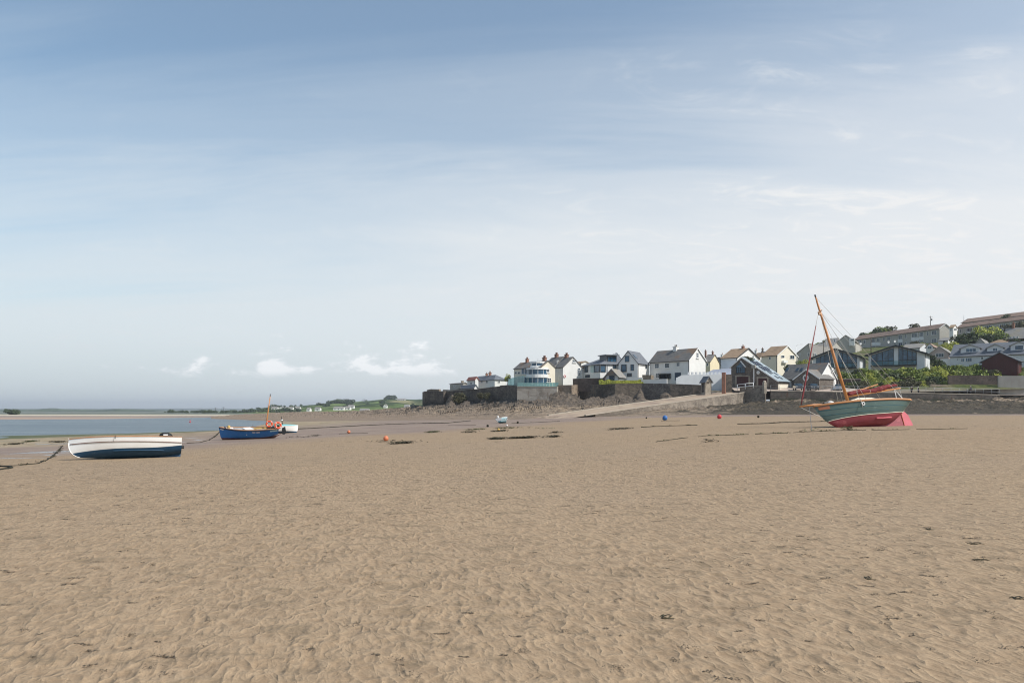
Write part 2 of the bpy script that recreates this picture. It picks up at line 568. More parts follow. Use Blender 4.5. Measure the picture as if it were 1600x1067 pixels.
M = dict(
    render=mat('white_render', (0.80, 0.79, 0.76), 0.85, (0.68, 0.67, 0.64), 0.7, 0.8, 0.01, 12),
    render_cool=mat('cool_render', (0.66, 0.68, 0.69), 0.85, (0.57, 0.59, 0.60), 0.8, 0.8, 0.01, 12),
    cream=mat('cream_render', (0.76, 0.70, 0.58), 0.85, (0.68, 0.62, 0.50), 0.7, 0.8),
    yellow=mat('yellow_render', (0.74, 0.64, 0.44), 0.85, (0.66, 0.57, 0.40), 0.7, 0.8),
    grey=mat('grey_render', (0.42, 0.41, 0.38), 0.9, (0.33, 0.32, 0.30), 0.6, 0.8),
    concrete=mat('concrete', (0.40, 0.38, 0.34), 0.92, (0.27, 0.25, 0.22), 0.8, 0.9, 0.02, 5, stretch=(1, 1, 0.4)),
    pebble=mat('pebbledash', (0.47, 0.45, 0.40), 0.95, (0.37, 0.35, 0.31), 2.2, 0.8),
    pink=mat('pink_render', (0.52, 0.41, 0.36), 0.9, (0.45, 0.35, 0.31), 0.8, 0.8),
    brick=mat('red_brick', (0.33, 0.165, 0.11), 0.9, (0.21, 0.11, 0.08), 3.0, 0.8),
    maroon=mat('maroon_boards', (0.085, 0.022, 0.018), 0.7, (0.055, 0.015, 0.013), 1.0, 0.8, stretch=(6, 6, 0.3)),
    doorred=mat('dark_red_door', (0.070, 0.022, 0.020), 0.6, (0.05, 0.017, 0.016), 2, 0.8, stretch=(4, 4, 0.5)),
    blue=mat('navy_paint', (0.030, 0.060, 0.100), 0.5),
    white=mat('white_paint', (0.80, 0.80, 0.78), 0.45, (0.72, 0.72, 0.70), 2.0, 0.8),
    dark=mat('dark_frame', (0.025, 0.028, 0.032), 0.5),
    black=mat('black_rubber', (0.02, 0.02, 0.02), 0.6),
    lead=mat('lead_grey', (0.17, 0.18, 0.19), 0.6),
    metal=mat('galvanised_rail', (0.30, 0.31, 0.32), 0.5, metal=0.4, spec=0.5),
    slate=roof_mat('slate', (0.115, 0.125, 0.145), (0.16, 0.17, 0.185)),
    slate2=roof_mat('weathered_slate', (0.13, 0.125, 0.12), (0.20, 0.185, 0.165), (0.24, 0.15, 0.09)),
    slate3=roof_mat('grey_tile', (0.20, 0.195, 0.185), (0.27, 0.255, 0.235), (0.30, 0.25, 0.17), moss=(0.5, 0.75)),
    tile=roof_mat('brown_tile', (0.25, 0.17, 0.105), (0.36, 0.25, 0.16), (0.16, 0.12, 0.09), moss=(0.55, 0.75)),
    tile2=roof_mat('red_brown_tile', (0.235, 0.150, 0.110), (0.33, 0.23, 0.17), (0.17, 0.12, 0.095), moss=(0.5, 0.7)),
    redtile=roof_mat('red_tile', (0.30, 0.10, 0.07), (0.36, 0.14, 0.10)),
    corr=mat('corrugated_sheet', (0.50, 0.53, 0.60), 0.4, (0.40, 0.43, 0.50), 0.8, 0.8, metal=0.2, spec=0.5),
    glass=glass_mat('window_glass'),
    glassb=glass_mat('blue_glass', (0.045, 0.12, 0.20), 0.05),
    clear2=clear_mat('teal_glass', (0.35, 0.6, 0.6), 0.5),
    solar=glass_mat('solar_glass', (0.03, 0.05, 0.11), 0.12),
    solar2=mat('glazed_slate', (0.36, 0.42, 0.44), 0.30, (0.27, 0.32, 0.34), 1.2, 0.8, spec=0.6),
    clear=clear_mat('balustrade_glass', (0.85, 0.93, 0.93), 0.07),
    stone=stone_mat('rubble_stone', (0.20, 0.17, 0.14), (0.12, 0.10, 0.085), (0.34, 0.31, 0.27)),
    stone_tan=stone_mat('tan_stone', (0.36, 0.29, 0.21), (0.23, 0.18, 0.135), (0.42, 0.37, 0.30)),
    dressed=stone_mat('dressed_stone', (0.40, 0.35, 0.28), (0.30, 0.26, 0.21), (0.45, 0.42, 0.36), 0.6),
    stone_dark=stone_mat('dark_stone', (0.150, 0.125, 0.100), (0.070, 0.06, 0.052), (0.15, 0.135, 0.12)),
    stone_brown=stone_mat('brown_wall', (0.15, 0.115, 0.095), (0.09, 0.07, 0.06), (0.18, 0.15, 0.13)),
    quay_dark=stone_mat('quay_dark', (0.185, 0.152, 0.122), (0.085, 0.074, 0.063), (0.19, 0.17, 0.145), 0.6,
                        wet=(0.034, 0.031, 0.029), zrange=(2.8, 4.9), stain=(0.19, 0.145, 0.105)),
    quay_mid=stone_mat('quay_mid', (0.37, 0.285, 0.205), (0.21, 0.16, 0.12), (0.38, 0.33, 0.27), 0.5,
                       wet=(0.07, 0.06, 0.05), zrange=(2.4, 4.4), stain=(0.13, 0.10, 0.075)),
    quay_white=stone_mat('quay_stained', (0.21, 0.185, 0.16), (0.12, 0.10, 0.09), (0.34, 0.32, 0.28), 0.5,
                         wet=(0.07, 0.06, 0.05), zrange=(2.4, 4.0), stain=(0.42, 0.40, 0.36)),
    quay_conc=stone_mat('quay_concrete', (0.46, 0.41, 0.35), (0.34, 0.29, 0.24), (0.50, 0.46, 0.41), 1.4, bump=0.02,
                        wet=(0.17, 0.14, 0.11), zrange=(2.6, 4.2), stain=(0.22, 0.17, 0.13)),
    prom_wall=stone_mat('promenade_wall', (0.13, 0.115, 0.10), (0.075, 0.065, 0.06), (0.14, 0.125, 0.11), 0.45,
                        wet=(0.035, 0.045, 0.022), zrange=(2.9, 4.3), stain=(0.10, 0.06, 0.045)),
    slip_wall=stone_mat('slipway_wall', (0.33, 0.28, 0.225), (0.20, 0.165, 0.135), (0.40, 0.365, 0.31), 0.5,
                        wet=(0.13, 0.11, 0.09), zrange=(0.5, 2.2)),
    orange=mat('orange_varnish', (0.52, 0.22, 0.06), 0.35, (0.40, 0.15, 0.04), 3.0, 0.8, coat=0.4, stretch=(1, 1, 8)),
    wood=mat('rail_wood', (0.48, 0.26, 0.13), 0.5, (0.36, 0.18, 0.09), 2.0, 0.8),
    plaque=mat('plaque_wood', (0.42, 0.17, 0.09), 0.5, (0.34, 0.13, 0.07), 9.0, 0.8),
    sail=mat('maroon_canvas', (0.20, 0.035, 0.035), 0.8, (0.13, 0.022, 0.024), 7.0, 0.8, 0.03, 9),
    rope=mat('pale_rope', (0.55, 0.52, 0.46), 0.8),
    chain=mat('weedy_chain', (0.035, 0.034, 0.018), 0.9, (0.018, 0.017, 0.012), 9.0, 0.8),
    weed=mat('seaweed', (0.070, 0.060, 0.028), 0.7, (0.026, 0.024, 0.014), 3.0, 0.8, island=0.35),
    weedg=mat('green_weed', (0.105, 0.115, 0.040), 0.75, (0.055, 0.065, 0.022), 3.0, 0.8, island=0.35),
    cast=mat('worm_cast_sand', (0.150, 0.118, 0.085), 0.9, (0.07, 0.056, 0.042), 9.0, 0.8, island=0.3),
    far_leaf=mat('far_leaf', (0.085, 0.115, 0.055), 0.8, (0.055, 0.078, 0.04), 0.3, 0.7, island=0.3),
    leaf=mat('shrub_leaf', (0.230, 0.275, 0.045), 0.6, (0.11, 0.155, 0.030), 0.35, 0.7, island=0.45),
    leaf_lime=mat('lime_leaf', (0.44, 0.44, 0.065), 0.6, (0.27, 0.30, 0.048), 0.45, 0.7, island=0.4),
    leaf_dark=mat('dark_leaf', (0.062, 0.088, 0.026), 0.6, (0.034, 0.052, 0.015), 0.4, 0.7, island=0.45),
    leaf_dry=mat('dry_scrub', (0.12, 0.11, 0.055), 0.8, (0.06, 0.06, 0.03), 0.5, 0.7, island=0.45),
    bark=mat('bark', (0.10, 0.08, 0.06), 0.9),
    buoy=mat('orange_buoy', (0.66, 0.22, 0.11), 0.5, (0.52, 0.17, 0.09), 5.0, 0.8),
    ring=mat('lifebuoy_orange', (0.74, 0.10, 0.035), 0.5),
    ringw=mat('lifebuoy_band', (0.75, 0.73, 0.70), 0.5),
    bluebuoy=mat('blue_buoy', (0.05, 0.16, 0.42), 0.5),
    redbuoy=mat('red_buoy', (0.60, 0.06, 0.07), 0.5),
    yellowp=mat('yellow_plastic', (0.62, 0.40, 0.12), 0.6),
    cyan=mat('turquoise_paint', (0.20, 0.55, 0.55), 0.4, (0.15, 0.45, 0.46), 2, 0.8),
    skin=mat('skin', (0.50, 0.30, 0.22), 0.6),
    hair=mat('grey_hair', (0.55, 0.52, 0.48), 0.8),
    cloth_dark=mat('dark_cloth', (0.022, 0.022, 0.028), 0.9),
    cloth_blue=mat('blue_denim', (0.05, 0.07, 0.12), 0.9),
    cloth_pale=mat('pale_cloth', (0.5, 0.47, 0.45), 0.9),
    car_silver=mat('silver_paint', (0.45, 0.48, 0.52), 0.3, metal=0.5, spec=0.6, coat=0.5),
    car_dark=mat('dark_paint', (0.030, 0.034, 0.042), 0.3, spec=0.6, coat=0.5),
    pave=mat('pale_paving', (0.46, 0.38, 0.32), 0.9, (0.37, 0.30, 0.25), 0.5, 0.8),
    slip=mat('sandy_concrete', (0.42, 0.33, 0.23), 0.9, (0.30, 0.22, 0.165), 0.22, 0.7, col3=(0.24, 0.175, 0.135), scale3=0.12, thr3=(.5, .62), bump=0.02, bscale=4),
    kerb=mat('pale_kerb', (0.46, 0.40, 0.32), 0.9, (0.30, 0.26, 0.21), 0.8, 0.8),
)

# ------------------------------------------------------------------ ground: the sand
def sand_material():
    m = bpy.data.materials.new('sand')
    m.use_nodes = True
    N = NT(m.node_tree)
    pos = N.n('ShaderNodeNewGeometry').outputs['Position']
    s = N.n('ShaderNodeSeparateXYZ', {0: pos})
    x, y, z = s.outputs
    big = N.noise(pos, 0.05, 4, 0.6)
    mid = N.noise(pos, 0.6, 4, 0.6, 0.4)
    fine = N.noise(pos, 9.0, 5, 0.7)
    # relief: a network of low ridges, finer ones riding on it; their dry tone and sunlit lines are put into the colour
    wv = N.n('ShaderNodeMapping', {'Vector': pos, 'Rotation': (0, 0, -0.30)}).outputs[0]
    wv = N.n('ShaderNodeMapping', {'Vector': wv, 'Scale': (1.55, 0.78, 1)}).outputs[0]

    def ridged(scale, det, rgh, dist):
        n = N.n('ShaderNodeTexNoise', {'Vector': wv, 'Scale': scale, 'Detail': det, 'Roughness': rgh, 'Distortion': dist}).outputs[0]
        return N.m('SUBTRACT', 1.0, N.m('ABSOLUTE', N.m('MULTIPLY', N.m('SUBTRACT', n, 0.5), 4.2)), clamp=True)
    r1 = ridged(3.8, 2.0, 0.45, 0.35)
    r2 = ridged(8.4, 2.0, 0.5, 0.4)
    r1 = N.m('POWER', r1, 2.2)
    r2 = N.m('POWER', r2, 1.8)
    crest = N.m('ADD', N.m('MULTIPLY', r1, 0.62), N.m('MULTIPLY', r2, 0.5), clamp=True)
    c = N.mix(N.rng(mid, 0.3, 0.7), (0.250, 0.174, 0.105), (0.292, 0.205, 0.125))
    c = N.mix(N.rng(big, 0.42, 0.60, 0, 0.8), c, (0.252, 0.182, 0.120))
    c = N.mix(N.m('MULTIPLY', crest, 0.62), c, (0.462, 0.342, 0.220))
    # damp greyish stains a hand or two across
    damp = N.noise(N.n('ShaderNodeMapping', {'Vector': pos, 'Scale': (1.0, 1.5, 1)}).outputs[0], 2.3, 5, 0.62, 0.6)
    c = N.mix(N.rng(damp, 0.50, 0.68, 0, 0.55), c, (0.170, 0.130, 0.082))
    c = N.mix(N.rng(fine, 0.52, 0.8, 0, 0.35), c, (0.46, 0.35, 0.235))
    c = N.mix(N.rng(N.noise(pos, 130.0, 2, 0.6), 0.35, 0.65, 0.0, 0.40), c, (0.115, 0.080, 0.052))
    # wet purple-grey flats lower down towards the water and the foot of the rocks
    warp = N.m('MULTIPLY', N.m('SUBTRACT', N.noise(pos, 0.06, 5, 0.6), 0.5), 34.0)
    yl = N.m('ADD', y, warp)
    lim = N.m('ADD', 31.0, N.m('MULTIPLY', N.m('MAXIMUM', N.m('ADD', x, 22.0), 0.0), 1.9))
    wet = N.rng(N.m('SUBTRACT', yl, lim), -6.0, 12.0)
    wet = N.m('MULTIPLY', wet, N.m('SUBTRACT', 1.0, N.rng(N.m('SUBTRACT', x, 8.0), 0.0, 30.0)))
    # the band along the rocks on the right
    wet2 = N.m('MULTIPLY', N.rng(N.m('ADD', y, N.m('MULTIPLY', warp, 0.25)), 103.0, 110.0), N.rng(x, 2.0, 20.0))
    wetall = N.m('MAXIMUM', wet, wet2)
    wetcol = N.mix(N.rng(N.noise(pos, 0.25, 5, 0.65, 0.5), 0.4, 0.62), (0.200, 0.142, 0.114), (0.262, 0.196, 0.150))
    c = N.mix(N.m('MULTIPLY', wetall, 0.85), c, wetcol)
    # the paler dry bank beside the water on the left, and the far bank
    dry = N.m('MULTIPLY', N.rng(N.m('ADD', y, N.m('MULTIPLY', warp, 0.3)), 47.0, 56.0), N.m('SUBTRACT', 1.0, N.rng(x, -38.0, -20.0)))
    dryc = N.mix(N.rng(N.noise(pos, 0.5, 6, 0.7), 0.42, 0.6), (0.21, 0.16, 0.085), (0.38, 0.29, 0.185))
    c = N.mix(dry, c, dryc)
    farw = N.m('ADD', y, N.m('MULTIPLY', N.m('SUBTRACT', N.noise(N.n('ShaderNodeMapping', {'Vector': pos, 'Scale': (0.15, 1, 1)}).outputs[0], 0.05, 4, 0.6), 0.5), 60.0))
    farc = N.ramp(N.rng(farw, 240, 560, 0, 1, 'LINEAR'),
                  [(0.0, (0.34, 0.245, 0.185)), (0.22, (0.36, 0.26, 0.19)), (0.30, (0.17, 0.135, 0.115)), (0.42, (0.17, 0.135, 0.115)),
                   (0.48, (0.62, 0.53, 0.40)), (0.62, (0.60, 0.51, 0.38)), (0.68, (0.22, 0.20, 0.125)), (1.0, (0.135, 0.145, 0.115))], 'LINEAR')
    c = N.mix(N.rng(y, 236, 246), c, farc)
    # algae at the very edge of the water
    alg = N.m('MULTIPLY', N.rng(N.m('ADD', z, N.m('MULTIPLY', N.m('SUBTRACT', mid, 0.5), 0.12)), WATER + 0.10, WATER + 0.0), N.m('LESS_THAN', y, 130.0))
    c = N.mix(N.m('MULTIPLY', alg, 0.9), c, (0.055, 0.075, 0.02))
    # puddles and water film in the hollows on the left
    pn = N.noise(N.n('ShaderNodeMapping', {'Vector': pos, 'Scale': (0.5, 0.5, 1)}).outputs[0], 0.55, 5, 0.6, 0.8)
    pz = N.m('MULTIPLY', N.m('MULTIPLY', N.rng(y, 26.0, 31.0), N.m('SUBTRACT', 1.0, N.rng(y, 40.0, 52.0))), N.m('SUBTRACT', 1.0, N.rng(x, -20.0, -16.0)))
    pud = N.m('MULTIPLY', N.rng(pn, 0.56, 0.60), pz)
    # a few more films further along
    pz2 = N.m('MULTIPLY', N.m('MULTIPLY', N.rng(y, 44.0, 52.0), N.m('SUBTRACT', 1.0, N.rng(y, 70.0, 90.0))), N.m('SUBTRACT', 1.0, N.rng(x, -26.0, -14.0)))
    pud = N.m('MAXIMUM', pud, N.m('MULTIPLY', N.rng(pn, 0.60, 0.63), pz2))
    rough = N.m('SUBTRACT', 0.92, N.m('ADD', N.m('MULTIPLY', wetall, 0.30), N.m('MULTIPLY', pud, 0.56)), clamp=True)
    c = N.mix(N.m('MULTIPLY', pud, 0.6), c, (0.15, 0.115, 0.095))
    hh = N.m('ADD', N.m('MULTIPLY', r1, 0.0200), N.m('MULTIPLY', r2, 0.0090))
    hh = N.m('ADD', hh, N.m('MULTIPLY', N.noise(wv, 1.6, 3, 0.5), 0.034))
    hh = N.m('ADD', hh, N.m('MULTIPLY', N.noise(pos, 30.0, 4, 0.7), 0.007))
    hh = N.m('MULTIPLY', hh, N.m('SUBTRACT', 1.0, N.m('MULTIPLY', pud, 0.97)))
    k = N.rng(y, 8.0, 26.0, 0.8, 1.3)
    nrm = N.n('ShaderNodeBump', {'Height': N.m('MULTIPLY', hh, k), 'Strength': 0.75, 'Distance': 1.0}).outputs[0]
    b = N.n('ShaderNodeBsdfPrincipled', {'Base Color': c, 'Roughness': rough, 'Normal': nrm, 'Specular IOR Level': 0.25})
    N.n('ShaderNodeOutputMaterial', {0: b})
    return m


def ripple(X, Y):
    """height of the short crested ripples, metres"""
    ca, sa = math.cos(0.30), math.sin(0.30)
    u = (X * ca + Y * sa)
    v = (-X * sa + Y * ca)
    wx = fbm(u * 1.9, v * 1.9, 3)
    wy = fbm(u * 1.9 + 40, v * 1.9 + 7, 3)
    n = vnoise(u * 8.4 + wx * 2.6, v * 3.9 + wy * 1.8)
    crest = (1 - np.abs(n - 0.5) * 2) ** 2.6
    n2 = vnoise(u * 15.3 + 3.3 + wy * 2.5, v * 7.6 + 11 + wx * 1.5)
    crest2 = (1 - np.abs(n2 - 0.5) * 2) ** 2.2
    patch = sstep(0.30, 0.62, fbm(X * 0.45 + 9, Y * 0.45, 3))
    fineg = fbm(X * 21, Y * 21, 3)
    return 0.0110 * crest * (0.5 + 0.8 * patch) + 0.0048 * crest2 * (0.4 + 0.8 * fbm(X * 0.8, Y * 0.8 + 5, 2)) + 0.009 * fbm(X * 1.6, Y * 1.6, 3) + 0.0035 * fineg


def build_sand():
    Ys = [0.3]
    while Ys[-1] < 3.6:
        Ys.append(Ys[-1] + 0.15)
    while Ys[-1] < 30:
        Ys.append(Ys[-1] * 1.0046)
    while Ys[-1] < 330:
        Ys.append(Ys[-1] * 1.011)
    while Ys[-1] < 9000:
        Ys.append(Ys[-1] * 1.12)
    Ys = np.array(Ys)
    u = np.concatenate([np.linspace(-1.9, -0.78, 24)[:-1], np.linspace(-0.78, 0.78, 800), np.linspace(0.78, 1.9, 24)[1:]])
    U, Y = np.meshgrid(u, Ys)
    X = U * (Y + 0.8)
    Z = beach(X, Y)
    fade = 1 - sstep(17, 30, Y)
    Z = Z + ripple(X, Y) * fade
    # towards the town the sheet dips below the rocks and the made ground
    px = 800 + U * FPX
    Z = np.where((px > 430) & (Y > 150), np.minimum(Z, 0.8 - 0.02 * (Y - 150)), Z)
    Z = np.maximum(Z, -4.0)
    o = grid_mesh('beach_sand', np.stack([X, Y, Z], -1), sand_material())
    tag(o, kind='structure')


build_sand()


# ------------------------------------------------------------------ water of the estuary
def build_water():
    m = bpy.data.materials.new('estuary_water')
    m.use_nodes = True
    N = NT(m.node_tree)
    pos = N.n('ShaderNodeNewGeometry').outputs['Position']
    v = N.n('ShaderNodeMapping', {'Vector': pos, 'Rotation': (0, 0, 0.2), 'Scale': (0.5, 1.4, 1)}).outputs[0]
    h = N.m('ADD', N.noise(v, 0.9, 4, 0.6), N.m('MULTIPLY', N.noise(v, 0.12, 2, 0.5), 1.5))
    nrm = N.n('ShaderNodeBump', {'Height': h, 'Strength': 0.8, 'Distance': 0.55}).outputs[0]
    c = N.mix(N.rng(N.noise(v, 0.05, 4, 0.6), 0.4, 0.6), (0.075, 0.10, 0.115), (0.12, 0.145, 0.155))
    b = N.n('ShaderNodeBsdfPrincipled', {'Base Color': c, 'Roughness': 0.30, 'Normal': nrm, 'Specular IOR Level': 0.42, 'IOR': 1.33})
    N.n('ShaderNodeOutputMaterial', {0: b})
    xs = np.linspace(-900, 60, 60)
    ys = np.linspace(70, 520, 30)
    X, Y = np.meshgrid(xs, ys)
    o = grid_mesh('water', np.stack([X, Y, np.full_like(X, WATER)], -1), m)
    tag(o, kind='structure')


build_water()


# ------------------------------------------------------------------ rocky foreshore
RPX = np.array([330, 380, 450, 560, 660, 740, 808, 872, 960, 1020, 1080, 1150, 1205, 1300, 1420, 1560, 1750, 2100], float)
# knots per column: (distance, height) from the sand edge up to the foot of the walls
RK = [
    [(260, -1.7), (290, -1.3), (330, -1.5), (360, -2.5)],
    [(235, -1.45), (270, -1.0), (330, -0.5), (380, -1.5)],
    [(196, -1.25), (235, -0.75), (330, 0.25), (400, -1.5)],
    [(168, -0.85), (215, -0.35), (300, 0.75), (380, -1.0)],
    [(148, -0.45), (185, 0.25), (236, 2.2), (262, 1.0)],
    [(134, -0.15), (165, 0.7), (212, 2.9), (232, 3.0)],
    [(128, 0.0), (150, 0.9), (184, 3.2), (200, 3.4)],
    [(124, 0.10), (145, 0.9), (177, 3.0), (195, 3.3)],
    [(127, 0.25), (146, 1.0), (172, 3.9), (190, 4.2)],
    [(126, 0.40), (141, 1.35), (168, 3.0), (185, 3.5)],
    [(126, 0.50), (143, 1.3), (158, 2.2), (175, 3.0)],
    [(130, 0.64), (143, 1.2), (158, 2.3), (180, 3.0)],
    [(132, 0.72), (145, 1.5), (163, 3.2), (180, 3.2)],
    [(136, 0.78), (147, 1.7), (164, 3.4), (180, 3.4)],
    [(138, 0.80), (149, 1.8), (164, 3.4), (180, 3.4)],
    [(139, 0.80), (150, 1.9), (165, 3.6), (182, 5.0)],
    [(140, 0.80), (150, 2.1), (166, 4.6), (185, 8.5)],
    [(140, 0.80), (150, 2.1), (166, 4.6), (185, 8.5)],
]


def rock_base(px, t):
    """distance and height for parameter t in 0..3 along each column's profile"""
    D = []
    Zr = []
    for k in range(4):
        D.append(np.interp(px, RPX, [r[k][0] for r in RK]))
        Zr.append(np.interp(px, RPX, [r[k][1] for r in RK]))
    D = np.array(D)
    Zr = np.array(Zr)
    i = np.clip(np.floor(t).astype(int), 0, 2)
    f = t - i
    ii = np.arange(px.size)
    d = D[i, ii] * (1 - f) + D[i + 1, ii] * f
    z = Zr[i, ii] * (1 - f) + Zr[i + 1, ii] * f
    return d, z


def rock_height(px, d):
    out = []
    for p, dd in zip(np.atleast_1d(px), np.atleast_1d(d)):
        ds = [np.interp(p, RPX, [r[k][0] for r in RK]) for k in range(4)]
        zs = [np.interp(p, RPX, [r[k][1] for r in RK]) for k in range(4)]
        out.append(np.interp(dd, ds, zs))
    return np.array(out)


def rock_material():
    m = bpy.data.materials.new('foreshore_rock')
    m.use_nodes = True
    N = NT(m.node_tree)
    pos = N.n('ShaderNodeNewGeometry').outputs['Position']
    s = N.n('ShaderNodeSeparateXYZ', {0: pos})
    x, y, z = s.outputs
    v = N.n('ShaderNodeMapping', {'Vector': pos, 'Rotation': (0, 0, 0.5), 'Scale': (0.5, 1.2, 1.6)}).outputs[0]
    n1 = N.noise(v, 1.3, 6, 0.72, 0.3)
    c = N.mix(N.rng(n1, 0.36, 0.62), (0.058, 0.045, 0.035), (0.300, 0.230, 0.160))  # tan highlights and crevice shade put into the colour, following the bump
    c = N.mix(N.rng(N.noise(v, 0.4, 5, 0.7), 0.50, 0.66, 0, 0.8), c, (0.19, 0.145, 0.108))
    vr = N.n('ShaderNodeTexVoronoi', {'Vector': v, 'Scale': 2.2}).outputs['Color']
    sp = N.n('ShaderNodeSeparateColor', {0: vr}).outputs[0]
    c = N.mix(N.m('MULTIPLY', N.rng(sp, 0.70, 0.95), 0.55), c, (0.36, 0.285, 0.21))
    up = N.m('ADD', z, N.m('MULTIPLY', N.m('SUBTRACT', N.noise(v, 0.5, 5, 0.7), 0.5), 2.6))
    c = N.mix(N.m('MULTIPLY', N.rng(up, 1.7, 3.0, 0, 0.78), N.rng(x, 50.0, 30.0)), c, N.mix(n1, (0.028, 0.025, 0.022), (0.15, 0.12, 0.095)))
    # bladder weed over the right-hand rocks and wherever it is low and wet
    wn = N.m('ADD', N.noise(pos, 0.35, 5, 0.7), N.rng(x, 18.0, 50.0, 0.0, 0.31))
    wn = N.m('SUBTRACT', wn, N.rng(z, 2.6, 4.0, 0, 0.22))
    c = N.mix(N.rng(wn, 0.60, 0.70, 0, 0.93), c, N.mix(N.rng(N.noise(pos, 2.5, 4, 0.7), 0.4, 0.65), (0.024, 0.021, 0.015), (0.080, 0.064, 0.042)))
    h = N.m('ADD', n1, N.m('MULTIPLY', N.noise(pos, 5.0, 4, 0.7), 0.35))
    low = N.m('ADD', N.m('MULTIPLY', N.m('SUBTRACT', N.noise(v, 0.35, 5, 0.7), 0.5), 4.5), z)
    c = N.mix(N.m('MULTIPLY', N.rng(low, 1.3, -0.2, 0, 0.85), N.rng(x, 45.0, 18.0)), c, (0.235, 0.175, 0.125))
    nrm = N.n('ShaderNodeBump', {'Height': h, 'Strength': 1.0, 'Distance': 0.35}).outputs[0]
    b = N.n('ShaderNodeBsdfPrincipled', {'Base Color': c, 'Roughness': 0.85, 'Normal': nrm, 'Specular IOR Level': 0.25})
    N.n('ShaderNodeOutputMaterial', {0: b})
    return m


ROCKM = rock_material()


def build_rocks():
    npx = 1500
    nt = 150
    px = np.concatenate([np.linspace(330, 1620, npx), np.linspace(1621, 2100, 60)])
    T = np.linspace(0, 3, nt)
    P = np.zeros((nt, px.size, 3))
    for i, t in enumerate(T):
        d, z = rock_base(px, np.full(px.size, t))
        X = (px - 800) / FPX * d
        # strata: ridges that run obliquely, broken into slabs
        ca, sa = math.cos(0.55), math.sin(0.55)
        u = X * ca + d * sa
        v = -X * sa + d * ca
        w = fbm(X * 0.12, d * 0.12, 4)
        rid = 1 - np.abs(2 * vnoise(u * 0.16 + 3 * w, v * 0.55 + 4 * w) - 1)
        rid2 = 1 - np.abs(2 * vnoise(u * 0.35 + 2 * w, v * 0.95 + 5 * w) - 1)
        rug = fbm(X * 0.9, d * 0.9, 4)
        edge = sstep(0.0, 0.35, t + 0.25 * (fbm(X * 0.15, d * 0.05 + 3, 3) - 0.5))
        amp = np.interp(px, [330, 500, 700, 850, 950, 1100, 1250, 1700], [0.35, 0.6, 0.95, 1.1, 0.9, 0.45, 0.6, 0.75])
        amp = amp * (0.18 + 1.1 * sstep(0.3, 1.8, t)) * (1 - 0.3 * sstep(2.2, 3, t))
        hgt = (0.75 * (rid - 0.45) + 0.34 * (rid2 - 0.5) + 0.55 * (rug - 0.5)) * amp * 1.25
        z2 = z + hgt * edge - 0.25 * (1 - edge)
        P[i, :, 0] = X
        P[i, :, 1] = d
        P[i, :, 2] = z2
    o = grid_mesh('rocky_foreshore', P, ROCKM, smooth=False)
    tag(o, kind='structure')


build_rocks()


# ------------------------------------------------------------------ made ground and hillside behind the walls
HPX = np.array([600, 655, 700, 760, 810, 870, 960, 1050, 1130, 1205, 1280, 1350, 1420, 1500, 1600, 1750, 2150], float)
HD = np.array([163, 172, 183, 196, 215, 240, 275, 320, 380, 460, 560, 700], float)
# rows of heights (metres) by distance for each column
HZ = {
    600: [-3, -3, -3, -3, -3, -3, -3, -3, -3, -3, -3, -4],
    655: [-3, -3, -3, -3, -3, 3.0, 5.6, 5.0, 3, 0, -3, -4],
    700: [-3, -3, -3, -3, 5.6, 6.3, 6.6, 5.6, 3, 0, -3, -4],
    760: [-3, -3, -3, 5.8, 6.8, 7.0, 7.0, 6.0, 3, 0, -3, -4],
    810: [-3, -3, 6.2, 6.9, 7.4, 7.6, 7.6, 6.5, 4, 0, -3, -4],
    870: [-3, -3, 6.9, 7.2, 7.5, 7.7, 8.0, 8.0, 6, 2, -3, -4],
    960: [-3, 4.0, 7.0, 7.4, 7.8, 8.2, 9.0, 9.5, 9, 6, 2, -3],
    1050: [3.0, 5.4, 6.9, 7.6, 8.4, 9.5, 10.5, 12, 13, 12, 9, 4],
    1130: [4.6, 5.4, 6.4, 7.8, 10.0, 12.0, 13.5, 15, 17, 18, 17, 12],
    1205: [4.9, 5.4, 6.4, 8.6, 11.5, 14.0, 16.5, 19, 23, 26, 26, 22],
    1280: [5.0, 5.6, 7.0, 10.0, 13.0, 16.5, 19.5, 23, 29, 34, 36, 34],
    1350: [5.0, 5.7, 8.5, 10.8, 13.5, 17.5, 21.5, 26, 33, 40, 43, 44],
    1420: [4.8, 6.5, 9.0, 11.4, 14.5, 19.0, 23.0, 28, 35, 43, 48, 50],
    1500: [4.8, 7.5, 10.2, 12.2, 15.5, 20.5, 25.0, 31, 39, 47, 52, 54],
    1600: [4.9, 8.0, 11.0, 13.0, 16.5, 21.5, 26.5, 33, 42, 51, 57, 60],
    1750: [5.2, 9.0, 12.0, 14.0, 17.5, 22.5, 28.0, 35, 45, 55, 62, 66],
    2150: [5.2, 9.0, 12.0, 14.0, 17.5, 22.5, 28.0, 35, 45, 55, 62, 66],
}
HZ = np.array([HZ[int(p)] for p in HPX], float)


_fpx = [600, 655, 660, 693, 716, 745, 781, 793, 806, 810, 871, 893, 906, 930, 961, 1003, 1047, 1095, 1112, 1160, 1205, 1300, 1562, 2200]
_fd2 = [242, 242, 241, 229, 222, 211, 199.5, 196, 190, 182.5, 182, 181.5, 186, 182, 178.5, 176.5, 173.5, 174, 172, 171, 165, 164.5, 166, 166]


